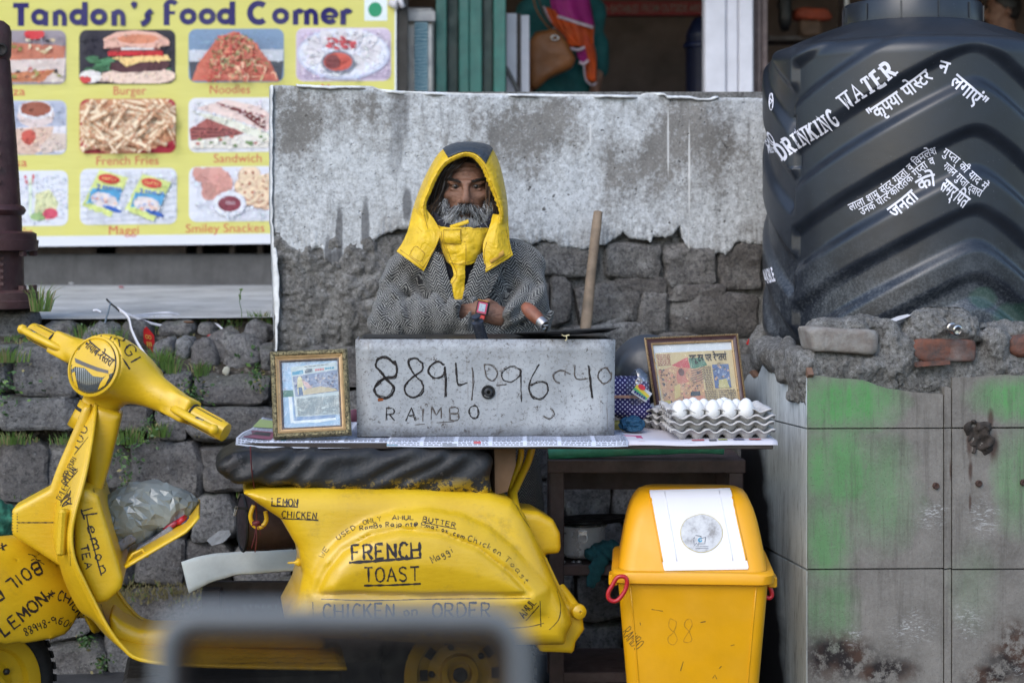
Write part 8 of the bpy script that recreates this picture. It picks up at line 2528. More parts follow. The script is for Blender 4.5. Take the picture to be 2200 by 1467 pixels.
v,f=nets(lambda p:smax(smin(smin(s_ell(p,q(1002,384,.02),(.083,.104,.10)),s_ell(p,q(936,430,.0),(.022,.045,.06)),.02),s_ell(p,q(1064,430,.0),(.02,.045,.065)),.02),-s_ell(p,q(1001,412,-.10),(.064,.085,.088)),.01)+fbm(p.X,p.Y,p.Z,60,2,81)*.006,lin(x0-.12,x0+.12,.006),lin(5.12,5.40,.008),lin(1.40,1.68,.006))
mesh('hair_mass',v,f,HAIRC[0],man)
beard=MB()
def bz(pts,n,sp,L_,mats,r=.0009,dirs=None):
 """short strands rooted along a line of pixels, growing along given pixel directions"""
 f_,T=along([(a,b_)for a,b_,c_ in pts])
 for k in range(n):
  t=R_.random(); s_=t*T
  pp,tt=f_(s_); dy=np.interp(s_,np.linspace(0,T,len(pts)),[c_ for a,b_,c_ in pts])
  px,py=pp[0]+R_.gauss(0,sp),pp[1]+R_.gauss(0,sp)
  i=t*(len(dirs)-1); i0=int(min(i,len(dirs)-2)); w=i-i0
  dx,dyp=[dirs[i0][m]*(1-w)+dirs[i0+1][m]*w for m in(0,1)]
  ln=L_*R_.uniform(.6,1.25); jx,jy=R_.gauss(0,3.6),R_.gauss(0,2.6)
  dd=dy+R_.gauss(0,.004)
  strand(beard,[q(px,py,dd),q(px+dx*ln*.5+jx*.4,py+dyp*ln*.5+jy*.3,dd-.006),q(px+dx*ln+jx,py+dyp*ln+jy,dd-.004+R_.gauss(0,.002))],r,.0004,R_.choice(mats))
bz([(975,455,-.104),(985,444,-.115),(1000,441,-.122),(1016,444,-.115),(1028,455,-.104)],420,3.2,16,(0,0,0,1,1),.0010,[(-.6,.9),(-.35,.95),(0,1),(.4,.95),(.6,.9)])
bz([(962,468,-.098),(974,456,-.108),(988,447,-.116)],170,3.0,17,(1,2,2),.0010,[(-.5,.85),(-.5,.9)])
bz([(1013,447,-.116),(1026,456,-.108),(1037,466,-.098)],170,3.0,17,(1,1,2),.0010,[(.5,.9),(.5,.85)])
bz([(955,424,-.068),(956,442,-.078),(960,460,-.088),(970,474,-.096),(985,484,-.100),(1001,487,-.102),(1018,484,-.100),(1034,474,-.095),(1042,460,-.087),(1046,440,-.077),(1047,425,-.066)],1100,4.2,14,(0,1,1,2,2),.0011,[(-.2,1),(-.2,1),(0,1),(.2,1),(.2,1)])
bz([(978,474,-.104),(1000,476,-.108),(1022,474,-.104)],380,5.0,17,(1,2,2,2),.0011,[(-.1,1),(.1,1)])
bz([(952,450,-.078),(962,464,-.088),(970,480,-.092)],160,5.0,14,(0,0,1),.0011,[(-.4,.9),(-.2,1)])
beard.build('beard',BEARDC,man,True)
v,f=nets(lambda p:smin(smin(s_cap(p,q(960,452,-.070),q(985,482,-.085),.016,.02),s_cap(p,q(985,482,-.085),q(1018,482,-.085),.02),.02),s_cap(p,q(1018,482,-.085),q(1044,450,-.070),.02,.016),.02)+fbm(p.X,p.Y,p.Z,70,2,83)*.006,lin(x0-.09,x0+.09,.005),lin(5.11,5.22,.005),lin(1.39,1.52,.005))
mesh('beard_mass',v,f,BEARDC[0],man)
br=MB()
for s_ in(-1,1):
 for k in range(150):
  t=R_.random()
  px=1001+s_*(11+30*t); py=391.5-4.5*math.sin(t*2.4)+R_.gauss(0,1.3); dy=-.1135+.030*t**1.6
  strand(br,[q(px,py,dy),q(px+s_*3.5,py-1.8,dy-.002),q(px+s_*7,py-1.4+2*t,dy+.001)],.0009,.0004,0)
br.build('eyebrows',[BEARDC[0]]if False else[HAIRC[0]],man,True)
# --- sheets of cloth from photo outlines
def patch(rows,th,name,mat,parent,nu=26,nv=26,wr=.0025,seed=0,wf=24,uv=None,curve=0.0):
 rows=[smooth_line(r,6)for r in rows]
 m=40
 R2=[]
 for r in rows:
  idx=np.linspace(0,len(r)-1,m)
  a=np.array(r); lo_=np.floor(idx).astype(int); hi_=np.minimum(lo_+1,len(r)-1); w=(idx-lo_)[:,None]
  R2.append(a[lo_]*(1-w)+a[hi_]*w)
 R2=np.array(R2)
 G3=[]
 cols_=[smooth_line([tuple(R2[i,j])for i in range(len(rows))],8)for j in range(m)]
 n=len(cols_[0])
 G3=[]
 for i in range(n):
  r=[]
  for j in range(m):
   px,py,dy=cols_[j][i]
   w=wr*2*float(vnoise(np.array([px*.1]),np.array([py*.1]),np.array([.5]),wf/40.0,seed)[0])+wr*.8*float(vnoise(np.array([px*.1]),np.array([py*.1]),np.array([.5]),wf/12.0,seed+2)[0])
   r.append(q(px,py,dy+w))
  G3.append(r)
 o=solid(G3,th,name,mat,parent)
 return o
def nylon(name,colr,rough=.42):
 g=G(name); c=g.co()
 n=g.noise(c,22,5,.6)
 lo=tuple(x*.82 for x in colr)+(1,); hi=tuple(min(1,x*1.12)for x in colr)+(1,)
 b=g.bump(g.noise(c,26,4,.55,1.5),.55,.012); b=g.bump(g.noise(c,260,2),.12,.001,b)
 col=g.mix(g.ramp(g.noise(c,14,6,.7),[(.58,0.0),(.75,.3)]),g.ramp(n,[(.3,lo),(.7,hi)]),tuple(x*.55 for x in colr)+(1,))
 return g.set(col,rough,b,spec=.4,Sheen_Weight=.1)
M_YN=nylon('yellow_nylon',(.72,.46,.012))
M_NAVYN=nylon('slate_nylon',(.028,.038,.052))
M_NAVYK=simple('navy_knit',(.010,.010,.018),.9,.3,60,.4,200)
SIL=[(878,498),(889,452),(902,413),(921,370),(945,331),(970,314),(1000,309),(1030,311),(1054,320),(1070,351),(1080,390),(1087,430),(1089,468),(1088,500)]
INN=[(930,505),(913,447),(925,410),(941,375),(959,352),(984,339),(1001,334),(1019,339),(1036,359),(1045,379),(1056,405),(1067,432),(1075,462),(1062,496)]
Ns=100
def dens(L_,n):
 s_=smooth_line(L_,8); i=np.linspace(0,len(s_)-1,n); a=np.array(s_); lo_=np.floor(i).astype(int); hi_=np.minimum(lo_+1,len(s_)-1)
 return a[lo_]*(1-(i-lo_))[:,None]+a[hi_]*(i-lo_)[:,None]
S_,I_=dens(SIL,Ns),dens(INN,Ns)
hoodG=[]
cxp=np.array([1000.0,405.0])
for k in range(Ns):
 t=k/(Ns-1)
 top=math.sin(math.pi*t)
 ruf=(1.4*math.sin(k*2.1)+.8*math.sin(k*3.7))*(1 if t>.62 else .35)
 i=I_[k]+(S_[k]-I_[k])/(np.linalg.norm(S_[k]-I_[k])+1e-6)*ruf*.8
 s_=S_[k]
 r=[]
 r.append((i+(s_-i)*.30,-.085-.01*top))
 r.append((i+(s_-i)*.06,-.108-.018*top))
 r.append((i,-.116-.020*top))
 r.append((i+(s_-i)*.12,-.120-.020*top))
 r.append((i+(s_-i)*.35,-.112-.018*top))
 r.append((i+(s_-i)*.62,-.092-.012*top))
 r.append((i+(s_-i)*.86,-.062))
 r.append((s_,-.025))
 r.append((cxp+(s_-cxp)*.99,.02)); r.append((cxp+(s_-cxp)*.93,.065)); r.append((cxp+(s_-cxp)*.78,.105)); r.append((cxp+(s_-cxp)*.5,.130)); r.append((cxp+(s_-cxp)*.12,.138))
 w=.0035*n1(k*.35,1,3)+.002*n1(k*1.1,1,5)
 hoodG.append([q(a[0],a[1],d_+w*(1 if j>3 else .3))for j,(a,d_)in enumerate(r)])
solid(hoodG,.004,'hood',M_YN,man)
hood_o=[o for o in man.children if o.name.startswith('hood')][-1]
pa,pb=int(Ns*.335),int(Ns*.635)
pan=[]
for k in range(pa,pb):
 rr_=hoodG[k]; row=[]
 for j in range(3,13):
  c_=rr_[j]if j>3 else rr_[3]*.55+rr_[4]*.45
  n_=(c_-q(1000,405,.02)).normalized()
  row.append(c_+n_*.0045+V((0,-.0015,0)))
 pan.append(row)
solid(pan,.002,'top_panel',M_NAVYN,hood_o)
patch([[(890,448,-.07),(900,452,-.098),(914,446,-.108)],[(880,490,-.10),(908,488,-.128),(940,486,-.118)],[(866,522,-.11),(902,525,-.142),(944,512,-.135)],[(853,541,-.112),(882,562,-.145),(910,583,-.148)]],.004,'hood_flap',M_YN,man,wr=.0035,seed=3)
patch([[(1060,462,-.095),(1075,462,-.108),(1089,462,-.05)],[(1052,490,-.125),(1070,492,-.130),(1091,492,-.085)],[(1038,530,-.140),(1066,528,-.145),(1094,524,-.110)],[(1043,586,-.148),(1072,568,-.146),(1101,549,-.118)]],.004,'hood_flap',M_YN,man,wr=.004,seed=7)
patch([[(1051,561,-.152),(1066,549,-.152),(1081,537,-.146)],[(1056,566,-.153),(1070,557,-.153),(1084,549,-.147)]],.0012,'tan_patch',simple('tan_velcro',(.42,.235,.04),.9,.2,90,.4,200),man,wr=.0,seed=7)
patch([[(928,452,-.05),(938,458,-.092),(962,480,-.108),(1000,492,-.112),(1035,482,-.108),(1056,458,-.09),(1064,450,-.05)],[(930,500,-.04),(942,505,-.09),(968,512,-.115),(1000,515,-.125),(1035,512,-.112),(1055,500,-.08),(1064,495,-.04)]],.006,'knit_collar',M_NAVYK,man,wr=.003,seed=11)
patch([[(938,482,-.090),(952,488,-.128),(975,489,-.142),(1000,489,-.146),(1025,491,-.136),(1049,490,-.100)],[(944,512,-.108),(960,515,-.143),(985,520,-.156),(1008,520,-.156),(1030,515,-.143),(1042,512,-.118)],[(953,540,-.118),(966,545,-.148),(985,550,-.157),(1004,550,-.156),(1020,548,-.143),(1030,545,-.125)],[(962,562,-.125),(970,567,-.146),(985,569,-.153),(1000,569,-.152),(1013,566,-.142),(1024,558,-.13)]],.004,'storm_collar',M_YN,man,wr=.004,seed=15,wf=34)
patch([[(944,492,-.142),(956,491,-.150),(972,492,-.156),(990,490,-.157)],[(948,520,-.150),(960,522,-.158),(975,524,-.162),(991,524,-.163)]],.003,'velcro_tab',M_YN,man,wr=.003,seed=19)
patch([[(967,485,-.118),(985,479,-.135),(1006,472,-.140)],[(970,491,-.122),(988,487,-.138),(1008,480,-.142)]],.003,'collar_strap',M_YN,man,wr=.001,seed=22)
patch([[(966,560,-.146),(982,563,-.158),(998,562,-.154)],[(976,590,-.150),(987,592,-.158),(998,592,-.150)],[(964,612,-.150),(980,615,-.158),(997,612,-.152)],[(963,645,-.150),(980,648,-.155),(996,645,-.150)]],.004,'jacket_placket',M_YN,man,wr=.004,seed=25)
patch([[(940,545,-.105),(980,555,-.125),(1030,545,-.105)],[(950,600,-.115),(985,610,-.130),(1018,600,-.115)],[(962,660,-.12),(985,662,-.125),(1005,660,-.12)]],.004,'dark_jumper',M_NAVYK,man,wr=.002,seed=28)
YB=bvh_of([o for o in man.children if o.name.split('.')[0]in('hood','hood_flap','storm_collar','velcro_tab','jacket_placket','collar_strap')])
M_STITCH=simple('ochre_thread',(.26,.13,.008),.8,.2,90,0)
ink([smooth_line(l_,5)for l_ in([(860,537),(886,556),(909,575)],[(909,575),(928,545),(944,515)],[(880,548),(893,529),(913,545)],[(880,548),(903,562),(913,545)],[(1045,578),(1072,562),(1097,545)],[(1097,545),(1092,518),(1087,490)],[(1045,578),(1040,545),(1046,520)],[(948,497),(951,520),(962,545)],[(953,494),(970,495),(988,493)],[(989,492),(990,515),(1000,520)],[(953,494),(957,522),(988,524)],[(1001,525),(1001,550),(1000,568)],[(958,528),(970,560),(982,590),(970,612)],[(990,490),(1015,493),(1044,492)],[(962,562),(985,568),(1022,558)])],YB,.0016,'stitching',M_STITCH,man,.0006,.4,4)
ink([smooth_line([tuple(I_[k_]*.86+S_[k_]*.14)for k_ in range(2,Ns-2,4)],2)],YB,.0016,'stitching',M_STITCH,man,.0006,.4,4)
# --- herringbone coat
def herringbone():
 g=G('herringbone_tweed'); u=g.co(kind='UV')
 wob=g.noise(g.co(),45,3)
 o=g.sep(u)
 uu=g.ma('ADD',o[0],g.ma('MULTIPLY',g.ma('SUBTRACT',wob,.5),.004))
 W2=.0165
 tri=g.ma('PINGPONG',uu,W2)
 t=g.ma('ADD',o[1],g.ma('MULTIPLY',tri,1.15))
 t=g.ma('ADD',t,g.ma('MULTIPLY',g.ma('SUBTRACT',g.noise(g.co(),120,2),.5),.003))
 s_=g.ma('SINE',g.ma('MULTIPLY',t,2*math.pi/.0098))
 br_=g.noise(u,230,4,.7)
 m=g.ma('ADD',g.ma('MULTIPLY',s_,.5),g.ma('MULTIPLY',g.ma('SUBTRACT',br_,.5),2.6))
 light=g.ramp(g.noise(u,90,3),[(.3,(.16,.157,.148,1)),(.7,(.33,.325,.305,1))])
 col=g.mix(g.ramp(m,[(.02,0.0),(.30,1.0)]),(.018,.018,.021,1),light)
 b=g.bump(s_,.35,.002); b=g.bump(g.noise(u,300,3),.4,.002,b)
 return g.set(col,.95,b,spec=.1,Sheen_Weight=.25,Sheen_Roughness=.6)
M_COAT=herringbone()
A1,A2,A3=q(868,585,.02),q(846,690,-.05),q(1004,668,-.176)
B1,B2,B3=q(1122,580,.02),q(1137,690,-.05),q(1008,717,-.150)
def coat_sdf(p):
 d=s_ell(p,q(994,655,.03),(.185,.125,.20))
 d=smin(d,s_cap(p,q(994,735,.03),q(1004,900,.03),.185,.225,.60),.06)
 d=smin(d,s_cap(p,q(1004,900,.03),q(1006,1270,.03),.225,.250,.60),.05)
 d=smin(d,s_cap(p,q(950,530,.03),q(873,580,.03),.062,.060),.05)
 d=smin(d,s_cap(p,q(1045,525,.03),q(1122,570,.03),.062,.060),.05)
 fold=vnoise(p.X,p.Y,p.Z,9,91)
 up1=np.exp(-((p.X-q(850,0).x)/.07)**2)+np.exp(-((p.X-q(1135,0).x)/.07)**2)
 arms=.007*up1*np.sin((p.Z+np.abs(p.X-q(994,0).x)*.9)*88+fold*4)+smin(s_cap(p,A1,A2,.062,.069),s_cap(p,B1,B2,.060,.063),.01)
 fb=s_cap(p,B2,B3,.062,.046)
 fa=s_cap(p,A2,A3,.073,.056)
 dr=(A3-A2).normalized()
 pl_=(p.X-A3.x)*dr.x+(p.Y-A3.y)*dr.y+(p.Z-A3.z)*dr.z
 fa=smax(fa,pl_-.008,.012)
 inner=s_cap(p,A3-dr*.05,A3+dr*.1,.034)
 fa=smax(fa,-inner,.008)
 d=smin(d,arms,.03)
 d=smin(d,fb,.022)
 d=smin(d,s_cap(p,q(1094,674,-.158),q(1146,650,-.085),.032,.050),.03)
 c1=np.exp(-((p.X-A2.x-.04)**2+(p.Z-A2.z-.05)**2)/.0055)
 c2=np.exp(-((p.X-B2.x+.03)**2+(p.Z-B2.z-.04)**2)/.006)
 d=d+.015*c1*np.sin((p.Z*.9+p.X*.55)*150+fold*5)+.008*c2*np.sin((p.Z*.85-p.X*.75)*140+fold*5)
 fa=fa+.004*np.sin((p.X*.9-p.Z*.5)*95+fold*5)+.006*np.exp(-((p.X-A2.x-.03)/.05)**2)*np.sin((p.X*1.0+p.Z*.3)*170+fold*4)+.004*vnoise(p.X,p.Y,p.Z,16,95)
 d=smin(d,fa,.010)
 d=d+fbm(p.X,p.Y,p.Z,7,3,97)*.014
 ch=np.clip((p.Z-q(0,700).z)/.05,0,1)*np.clip((5.22-p.Y)/.05,0,1)
 sx_=np.sign(p.X-q(983,0).x)
 d=d+ch*.010*np.sin((np.abs(p.X-q(983,0).x)*1.0-(p.Z-q(0,560).z)*.35)*105+fold*3)
 zz=q(0,640).z
 vv=np.abs(p.X-q(983,0,-.12).x)-.012-.085*np.clip((p.Z-zz)/.16,0,1)
 d=smax(d,-np.maximum(vv*.8,np.maximum(p.Y-(5.25-.015),zz-p.Z)),.012)
 d=smax(d,p.Z-q(0,512).z,.01)
 return d
v,f=nets(coat_sdf,lin(x0-.33,x0+.34,.0072),lin(5.00,5.48,.0085),multi((.42,.98,.016),(.98,1.42,.0072)))
def herr_uv(o,bones,default):
 """sleeve parts take the weave along the arm, the trunk along the vertical"""
 me=o.data; M=wm(o)
 uv=me.uv_layers.new(name='UVMap')
 co=np.array([tuple(M@v_.co)for v_ in me.vertices])
 best=np.full(len(co),1e9); which=np.full(len(co),-1)
 bd=[]
 for k,(a,e,rad)in enumerate(bones):
  a,e=np.array(tuple(a)),np.array(tuple(e)); ab=e-a
  h=np.clip(((co-a)@ab)/(ab@ab),0,1)
  dd=np.linalg.norm(co-a-h[:,None]*ab,axis=1)-rad
  m=dd<best; best=np.where(m,dd,best); which=np.where(m,k,which)
 which=np.where(best>.022,-1,which)
 U=np.zeros((len(bones)+1,len(co),2))
 for k,(a,e,rad)in enumerate(bones):
  a,e=np.array(tuple(a)),np.array(tuple(e)); t=(e-a)/np.linalg.norm(e-a)
  fr=np.array([0,-1,0.]); fr=fr-t*(fr@t); fr/=np.linalg.norm(fr); w=np.cross(t,fr)
  r=co-a
  U[k,:,0]=np.arctan2(r@w,r@fr)*rad*1.05; U[k,:,1]=r@t
 r=co-np.array([x0,5.28,0])
 U[-1,:,0]=np.arctan2(r[:,0],-r[:,1]*1.5)*.19; U[-1,:,1]=co[:,2]
 buf=np.zeros(len(me.loops)*2)
 lv=np.zeros(len(me.loops),int); me.loops.foreach_get('vertex_index',lv)
 for p_ in me.polygons:
  ks=which[list(p_.vertices)]
  k=ks[0]if(ks==ks[0]).all()else int(np.bincount(ks+1).argmax())-1
  us=U[k][list(p_.vertices)]
  if us[:,0].max()-us[:,0].min()>.2:us=us.copy(); us[us[:,0]<0,0]+=.4
  for j,li in enumerate(p_.loop_indices):buf[2*li:2*li+2]=us[j]
 uv.data.foreach_set('uv',buf)
coat=mesh('coat',v,f,M_COAT,man)
herr_uv(coat,[(A1,A2,.066),(A2,A3,.064),(B1,B2,.062),(B2,B3,.056),(q(1102,668,-.140),q(1146,650,-.085),.043)],None)
def lapel(rows,seed,tilt):
 o=patch(rows,.012,'lapel',M_COAT,coat,wr=.003,seed=seed)
 me=o.data; M=wm(o); uv=me.uv_layers.new(name='UVMap'); ca,sa=math.cos(tilt),math.sin(tilt)
 for l in me.loops:
  c_=M@me.vertices[l.vertex_index].co
  uv.data[l.index].uv=(c_.x*ca+c_.z*sa,-c_.x*sa+c_.z*ca)
 return o
lapel([[(908,535,-.07),(930,540,-.118),(952,548,-.135)],[(912,575,-.10),(938,580,-.140),(962,588,-.148)],[(930,610,-.125),(950,618,-.155),(970,625,-.152)],[(950,650,-.135),(965,655,-.155),(978,660,-.150)]],41,.25)
lapel([[(1026,548,-.135),(1048,540,-.118),(1076,535,-.07)],[(1012,588,-.148),(1036,582,-.145),(1072,580,-.105)],[(1000,625,-.150),(1022,622,-.155),(1056,618,-.130)],[(992,660,-.150),(1006,656,-.155),(1036,652,-.140)]],43,-.25)
for pts in([(925,520,.0),(905,548,-.085),(915,590,-.125)],):
 pass
def legs(p):
 d=None
 for s_ in(-1,1):
  x=q(998,0).x
  a=smin(s_cap(p,(x+.085*s_,5.28,.90),(x+.10*s_,5.27,.47),.10,.075),s_cap(p,(x+.10*s_,5.27,.47),(x+.105*s_,5.29,.10),.075,.062),.03)
  d=a if d is None else np.minimum(d,a)
 return d+fbm(p.X,p.Y,p.Z,8,2,99)*.012
v,f=nets(legs,lin(x0-.25,x0+.25,.016),lin(5.12,5.44,.016),lin(.03,.98,.018))
mesh('trousers',v,f,simple('dark_trousers',(.03,.03,.032),.9,.3,20,.3,60),man)
for s_ in(-1,1):
 x=q(998,0).x
 v,f=nets(lambda p:np.maximum(s_cap(p,(x+.105*s_,5.32,.045),(x+.12*s_,5.12,.038),.052,.045),.002-p.Z),lin(x+.03*s_-.15,x+.03*s_+.22,.012),lin(5.04,5.40,.012),lin(-.02,.12,.012))
 mesh('shoe',v,f,M_RUBBER,man)
wt=empty('wristwatch','square digital wristwatch with a pink rim worn on the bearded man wrist','watch',tuple(q(1037,664,-.215)))
wR=Matrix.Rotation(.20,3,'Y')@Matrix.Rotation(-.25,3,'Z')
wc=q(1037,662,-.222)
b=MB(); b.box(tuple(wc),(.0185,.006,.0205),wR,bev=.003); wb=b.build('case',simple('black_resin',(.012,.012,.014),.4),wt)
b=MB(); b.box(tuple(wc+wR@V((0,-.0055,.001))),(.0145,.0012,.0165),wR,bev=.0006); b.build('rim',simple('pink_rim',(.36,.03,.09),.4),wt)
b=MB(); b.box(tuple(wc+wR@V((0,-.0068,.0015))),(.0095,.0009,.0115),wR); b.build('display',simple('lcd',(.30,.38,.46),.25,.08),wt)
b=MB()
for i,(x,z)in enumerate(((-.005,-.003),(-.005,-.007),(.002,-.003),(.002,-.007),(.005,-.005),(-.002,.004))):b.box(tuple(wc+wR@V((x,-.0078,z))),(.0016,.0003,.0006)if i!=4 else(.0005,.0003,.0024),wR)
dg_=b.build('digits',simple('lcd_ink',(.10,.13,.17),.5),wt); dg_['kind']='stuff'
b=MB(); b.box(tuple(wc+wR@V((.006,-.004,-.026))),(.0075,.004,.0055),wR,bev=.001); b.build('red_button',simple('red_resin',(.38,.01,.012),.4),wt)
b=MB(); b.box(tuple(wc+wR@V((.003,-.003,-.033))),(.006,.003,.003),wR,bev=.001); b.build('green_button',simple('green_resin',(.01,.12,.03),.4),wt)
b=MB(); b.box(tuple(wc+wR@V((-.002,-.003,.022))),(.016,.003,.0012),wR); b.build('orange_edge',simple('orange_trim',(.45,.18,.02),.4),wt)
wdir=(q(1066,678,-.168)-q(1026,669,-.178)).normalized(); u_=V((0,0,1)); u_=(u_-wdir*u_.dot(wdir)).normalized(); w2=wdir.cross(u_)
wcen=q(1030,668,-.183)
b=MB(); Gq=[]
for a in np.linspace(0,2*math.pi,30):
 p_=wcen+(u_*math.cos(a)*.031+w2*math.sin(a)*.024)
 Gq.append([p_-wdir*.010,p_+wdir*.010])
solid(Gq,.003,'strap',bpy.data.materials['black_resin'],wt)
# --- woman in the doorway
DW=9.3
def w_(px,py,dy=0):return P(px,py,DW+dy)
wo=empty('person','woman in a teal tunic with a pink and orange scarf standing in the dim doorway','person',(w_(1200,0).x,DW,1.335))
wx=w_(1205,0).x
def wom(p,g_=0.0):
 d=s_cap(p,(wx,DW,2.62),(wx,DW,2.30),.155+g_,.125+g_,.65)
 d=smin(d,s_cap(p,(wx,DW,2.25),(wx,DW,2.05),.13+g_,.165+g_,.7),.06)
 d=smin(d,s_cap(p,(wx-.14,DW,2.66),(wx+.14,DW,2.66),.06+g_),.05)
 return d
def wom_body(p):
 d=wom(p)
 d=smin(d,s_cap(p,(wx,DW,2.66),(wx,DW,2.80),.05),.03)
 d=smin(d,s_ell(p,(wx,DW-.01,2.90),(.075,.095,.11)),.02)
 d=smin(d,s_ell(p,(wx+.02,DW-.09,2.88),(.018,.03,.025)),.02)
 for s_ in(-1,1):
  d=smin(d,s_cap(p,(wx+.18*s_,DW,2.64),(wx+.21*s_,DW+.02,2.36),.045,.038),.03)
  d=smin(d,s_cap(p,(wx+.21*s_,DW+.02,2.36),(wx+.17*s_,DW-.1,2.16),.036,.026),.02)
  d=smin(d,s_ell(p,(wx+.165*s_,DW-.12,2.12),(.02,.035,.045)),.015)
  d=smin(d,s_cap(p,(wx+.08*s_,DW,2.05),(wx+.09*s_,DW,1.42),.085,.045),.03)
  d=smin(d,s_cap(p,(wx+.09*s_,DW,1.38),(wx+.09*s_,DW-.15,1.365),.035,.028),.02)
 return d
v,f=nets(wom_body,lin(wx-.32,wx+.32,.017),lin(DW-.26,DW+.22,.017),lin(1.32,3.04,.017)); mesh('body',v,f,M_SKIN,wo)
M_TEAL=simple('teal_cotton',(.008,.085,.088),.85,.3,12,.3,40)
def kurta(p):
 d=wom(p,.022)
 d=smin(d,s_cap(p,(wx,DW,2.05),(wx,DW,1.75),.19,.24,.7),.06)
 for s_ in(-1,1):d=smin(d,s_cap(p,(wx+.18*s_,DW,2.64),(wx+.21*s_,DW+.02,2.34),.066,.056),.04)
 return d+fbm(p.X,p.Y,p.Z,9,3,101)*.03
v,f=nets(kurta,lin(wx-.36,wx+.36,.015),lin(DW-.28,DW+.24,.017),lin(1.70,2.76,.017)); mesh('tunic',v,f,M_TEAL,wo)
v,f=nets(lambda p:smax(s_ell(p,(wx,DW+.015,2.91),(.09,.11,.12)),-s_ell(p,(wx+.02,DW-.12,2.87),(.07,.09,.11)),.02)+fbm(p.X,p.Y,p.Z,25,2,103)*.01,lin(wx-.13,wx+.13,.014),lin(DW-.15,DW+.17,.014),lin(2.72,3.06,.014)); mesh('hair',v,f,HAIRC[0],wo)
def wpatch(rows,name,mat,parent=wo,th=.006,wr=.012,seed=0):
 rows=[smooth_line(r,4)for r in rows]; m=18
 cols_=[]
 for r in rows:
  i=np.linspace(0,len(r)-1,m); a=np.array(r); lo_=np.floor(i).astype(int); hi_=np.minimum(lo_+1,len(r)-1); w=(i-lo_)[:,None]; cols_.append(a[lo_]*(1-w)+a[hi_]*w)
 cols_=np.array(cols_); G3=[]
 cc=[smooth_line([tuple(cols_[i,j])for i in range(len(rows))],5)for j in range(m)]
 for i in range(len(cc[0])):
  G3.append([w_(cc[j][i][0],cc[j][i][1],cc[j][i][2]+wr*math.sin(j*1.1+seed)*.6+wr*n1(i*.4+j*.5,1,seed))for j in range(m)])
 return solid(G3,th,name,mat,parent)
M_PINK=simple('magenta_scarf',(.34,.012,.17),.7,.2,10,.2); M_ORG=simple('orange_scarf',(.55,.075,.006),.7,.35,9,.2,dirt=(.30,.01,.03,1),dirt_amt=.8); M_SW=simple('white_scarf_edge',(.62,.5,.56),.7)
wpatch([[(1180,-30,-.16),(1215,-30,-.19),(1262,-20,-.12)],[(1185,16,-.19),(1220,14,-.21),(1270,26,-.14)],[(1198,36,-.20),(1235,44,-.22),(1276,58,-.15)]],'scarf_pink',M_PINK,seed=1)
wpatch([[(1170,16,-.18),(1190,22,-.20),(1198,30,-.2)],[(1186,50,-.19),(1198,44,-.21),(1212,46,-.21)],[(1200,70,-.19),(1215,70,-.21),(1225,60,-.21)],[(1228,102,-.19),(1240,98,-.21),(1252,84,-.2)]],'scarf_orange',M_ORG,seed=2)
wpatch([[(1198,37,-.205),(1235,45,-.225),(1276,59,-.155)],[(1215,62,-.21),(1245,72,-.22),(1275,80,-.16)],[(1228,100,-.2),(1250,100,-.21),(1274,98,-.16)]],'scarf_orange',M_ORG,seed=3)
wpatch([[(1250,98,-.19),(1262,98,-.2),(1275,96,-.16)],[(1256,130,-.18),(1268,128,-.19),(1281,124,-.16)],[(1262,172,-.17),(1272,176,-.18),(1281,172,-.16)]],'scarf_orange',M_ORG,seed=4)
wpatch([[(1238,106,-.2),(1250,104,-.21),(1256,106,-.21)],[(1240,120,-.2),(1252,124,-.2),(1262,124,-.2)],[(1246,132,-.2),(1256,136,-.2),(1263,130,-.2)]],'scarf_pink',M_PINK,seed=5)
for pts in([(1168,14),(1180,42),(1192,66)],[(1198,36),(1230,46),(1275,60)],[(1226,104),(1242,108),(1256,102)],[(1254,134),(1258,170),(1272,184),(1282,178)],[(1244,134),(1254,138),(1264,130)]):
 b=MB(); b.tube([w_(x,y,-.235)for x,y in smooth_line(pts,5)],.008,6,flat=.5); b.build('scarf_edge',M_SW,wo,True)
hb=empty('handbag','tan leather shoulder bag hanging at the side of the woman in teal','handbag',tuple(w_(1185,190,-.3)))
M_TAN=simple('tan_leather',(.24,.085,.022),.55,.2,8,.2,60)
HBP=[(1150,72),(1192,64),(1206,78),(1236,128),(1228,146),(1180,170),(1148,194),(1138,188),(1137,150),(1140,90)]
hp_=[(w_(x,y,-.32).x,w_(x,y,-.32).z)for x,y in HBP]
v,f=nets(lambda p:s_ext(s_poly(p.X,p.Z,hp_),p.Y-(DW-.32),.055,.035)+fbm(p.X,p.Y,p.Z,12,2,105)*.012,lin(min(a for a,_ in hp_)-.03,max(a for a,_ in hp_)+.03,.009),lin(DW-.40,DW-.24,.009),lin(min(c_ for _,c_ in hp_)-.03,max(c_ for _,c_ in hp_)+.03,.009)); mesh('body',v,f,M_TAN,hb)
for off in(0,12):
 b=MB(); b.tube([w_(x+off,y,-.3)for x,y in smooth_line([(1142,-20),(1152,20),(1172,52),(1196,76),(1206,88)],5)],.012,8,flat=.4); b.build('strap',M_TAN if off==0 else simple('brown_strap',(.07,.04,.025),.5),hb,True)
b=MB(); b.tube([w_(1192+8*math.cos(a),82+5*math.sin(a),-.385)for a in np.linspace(0,6.28,14,endpoint=False)],.005,6,closed=True); b.build('buckle',M_CHROME,hb,True)
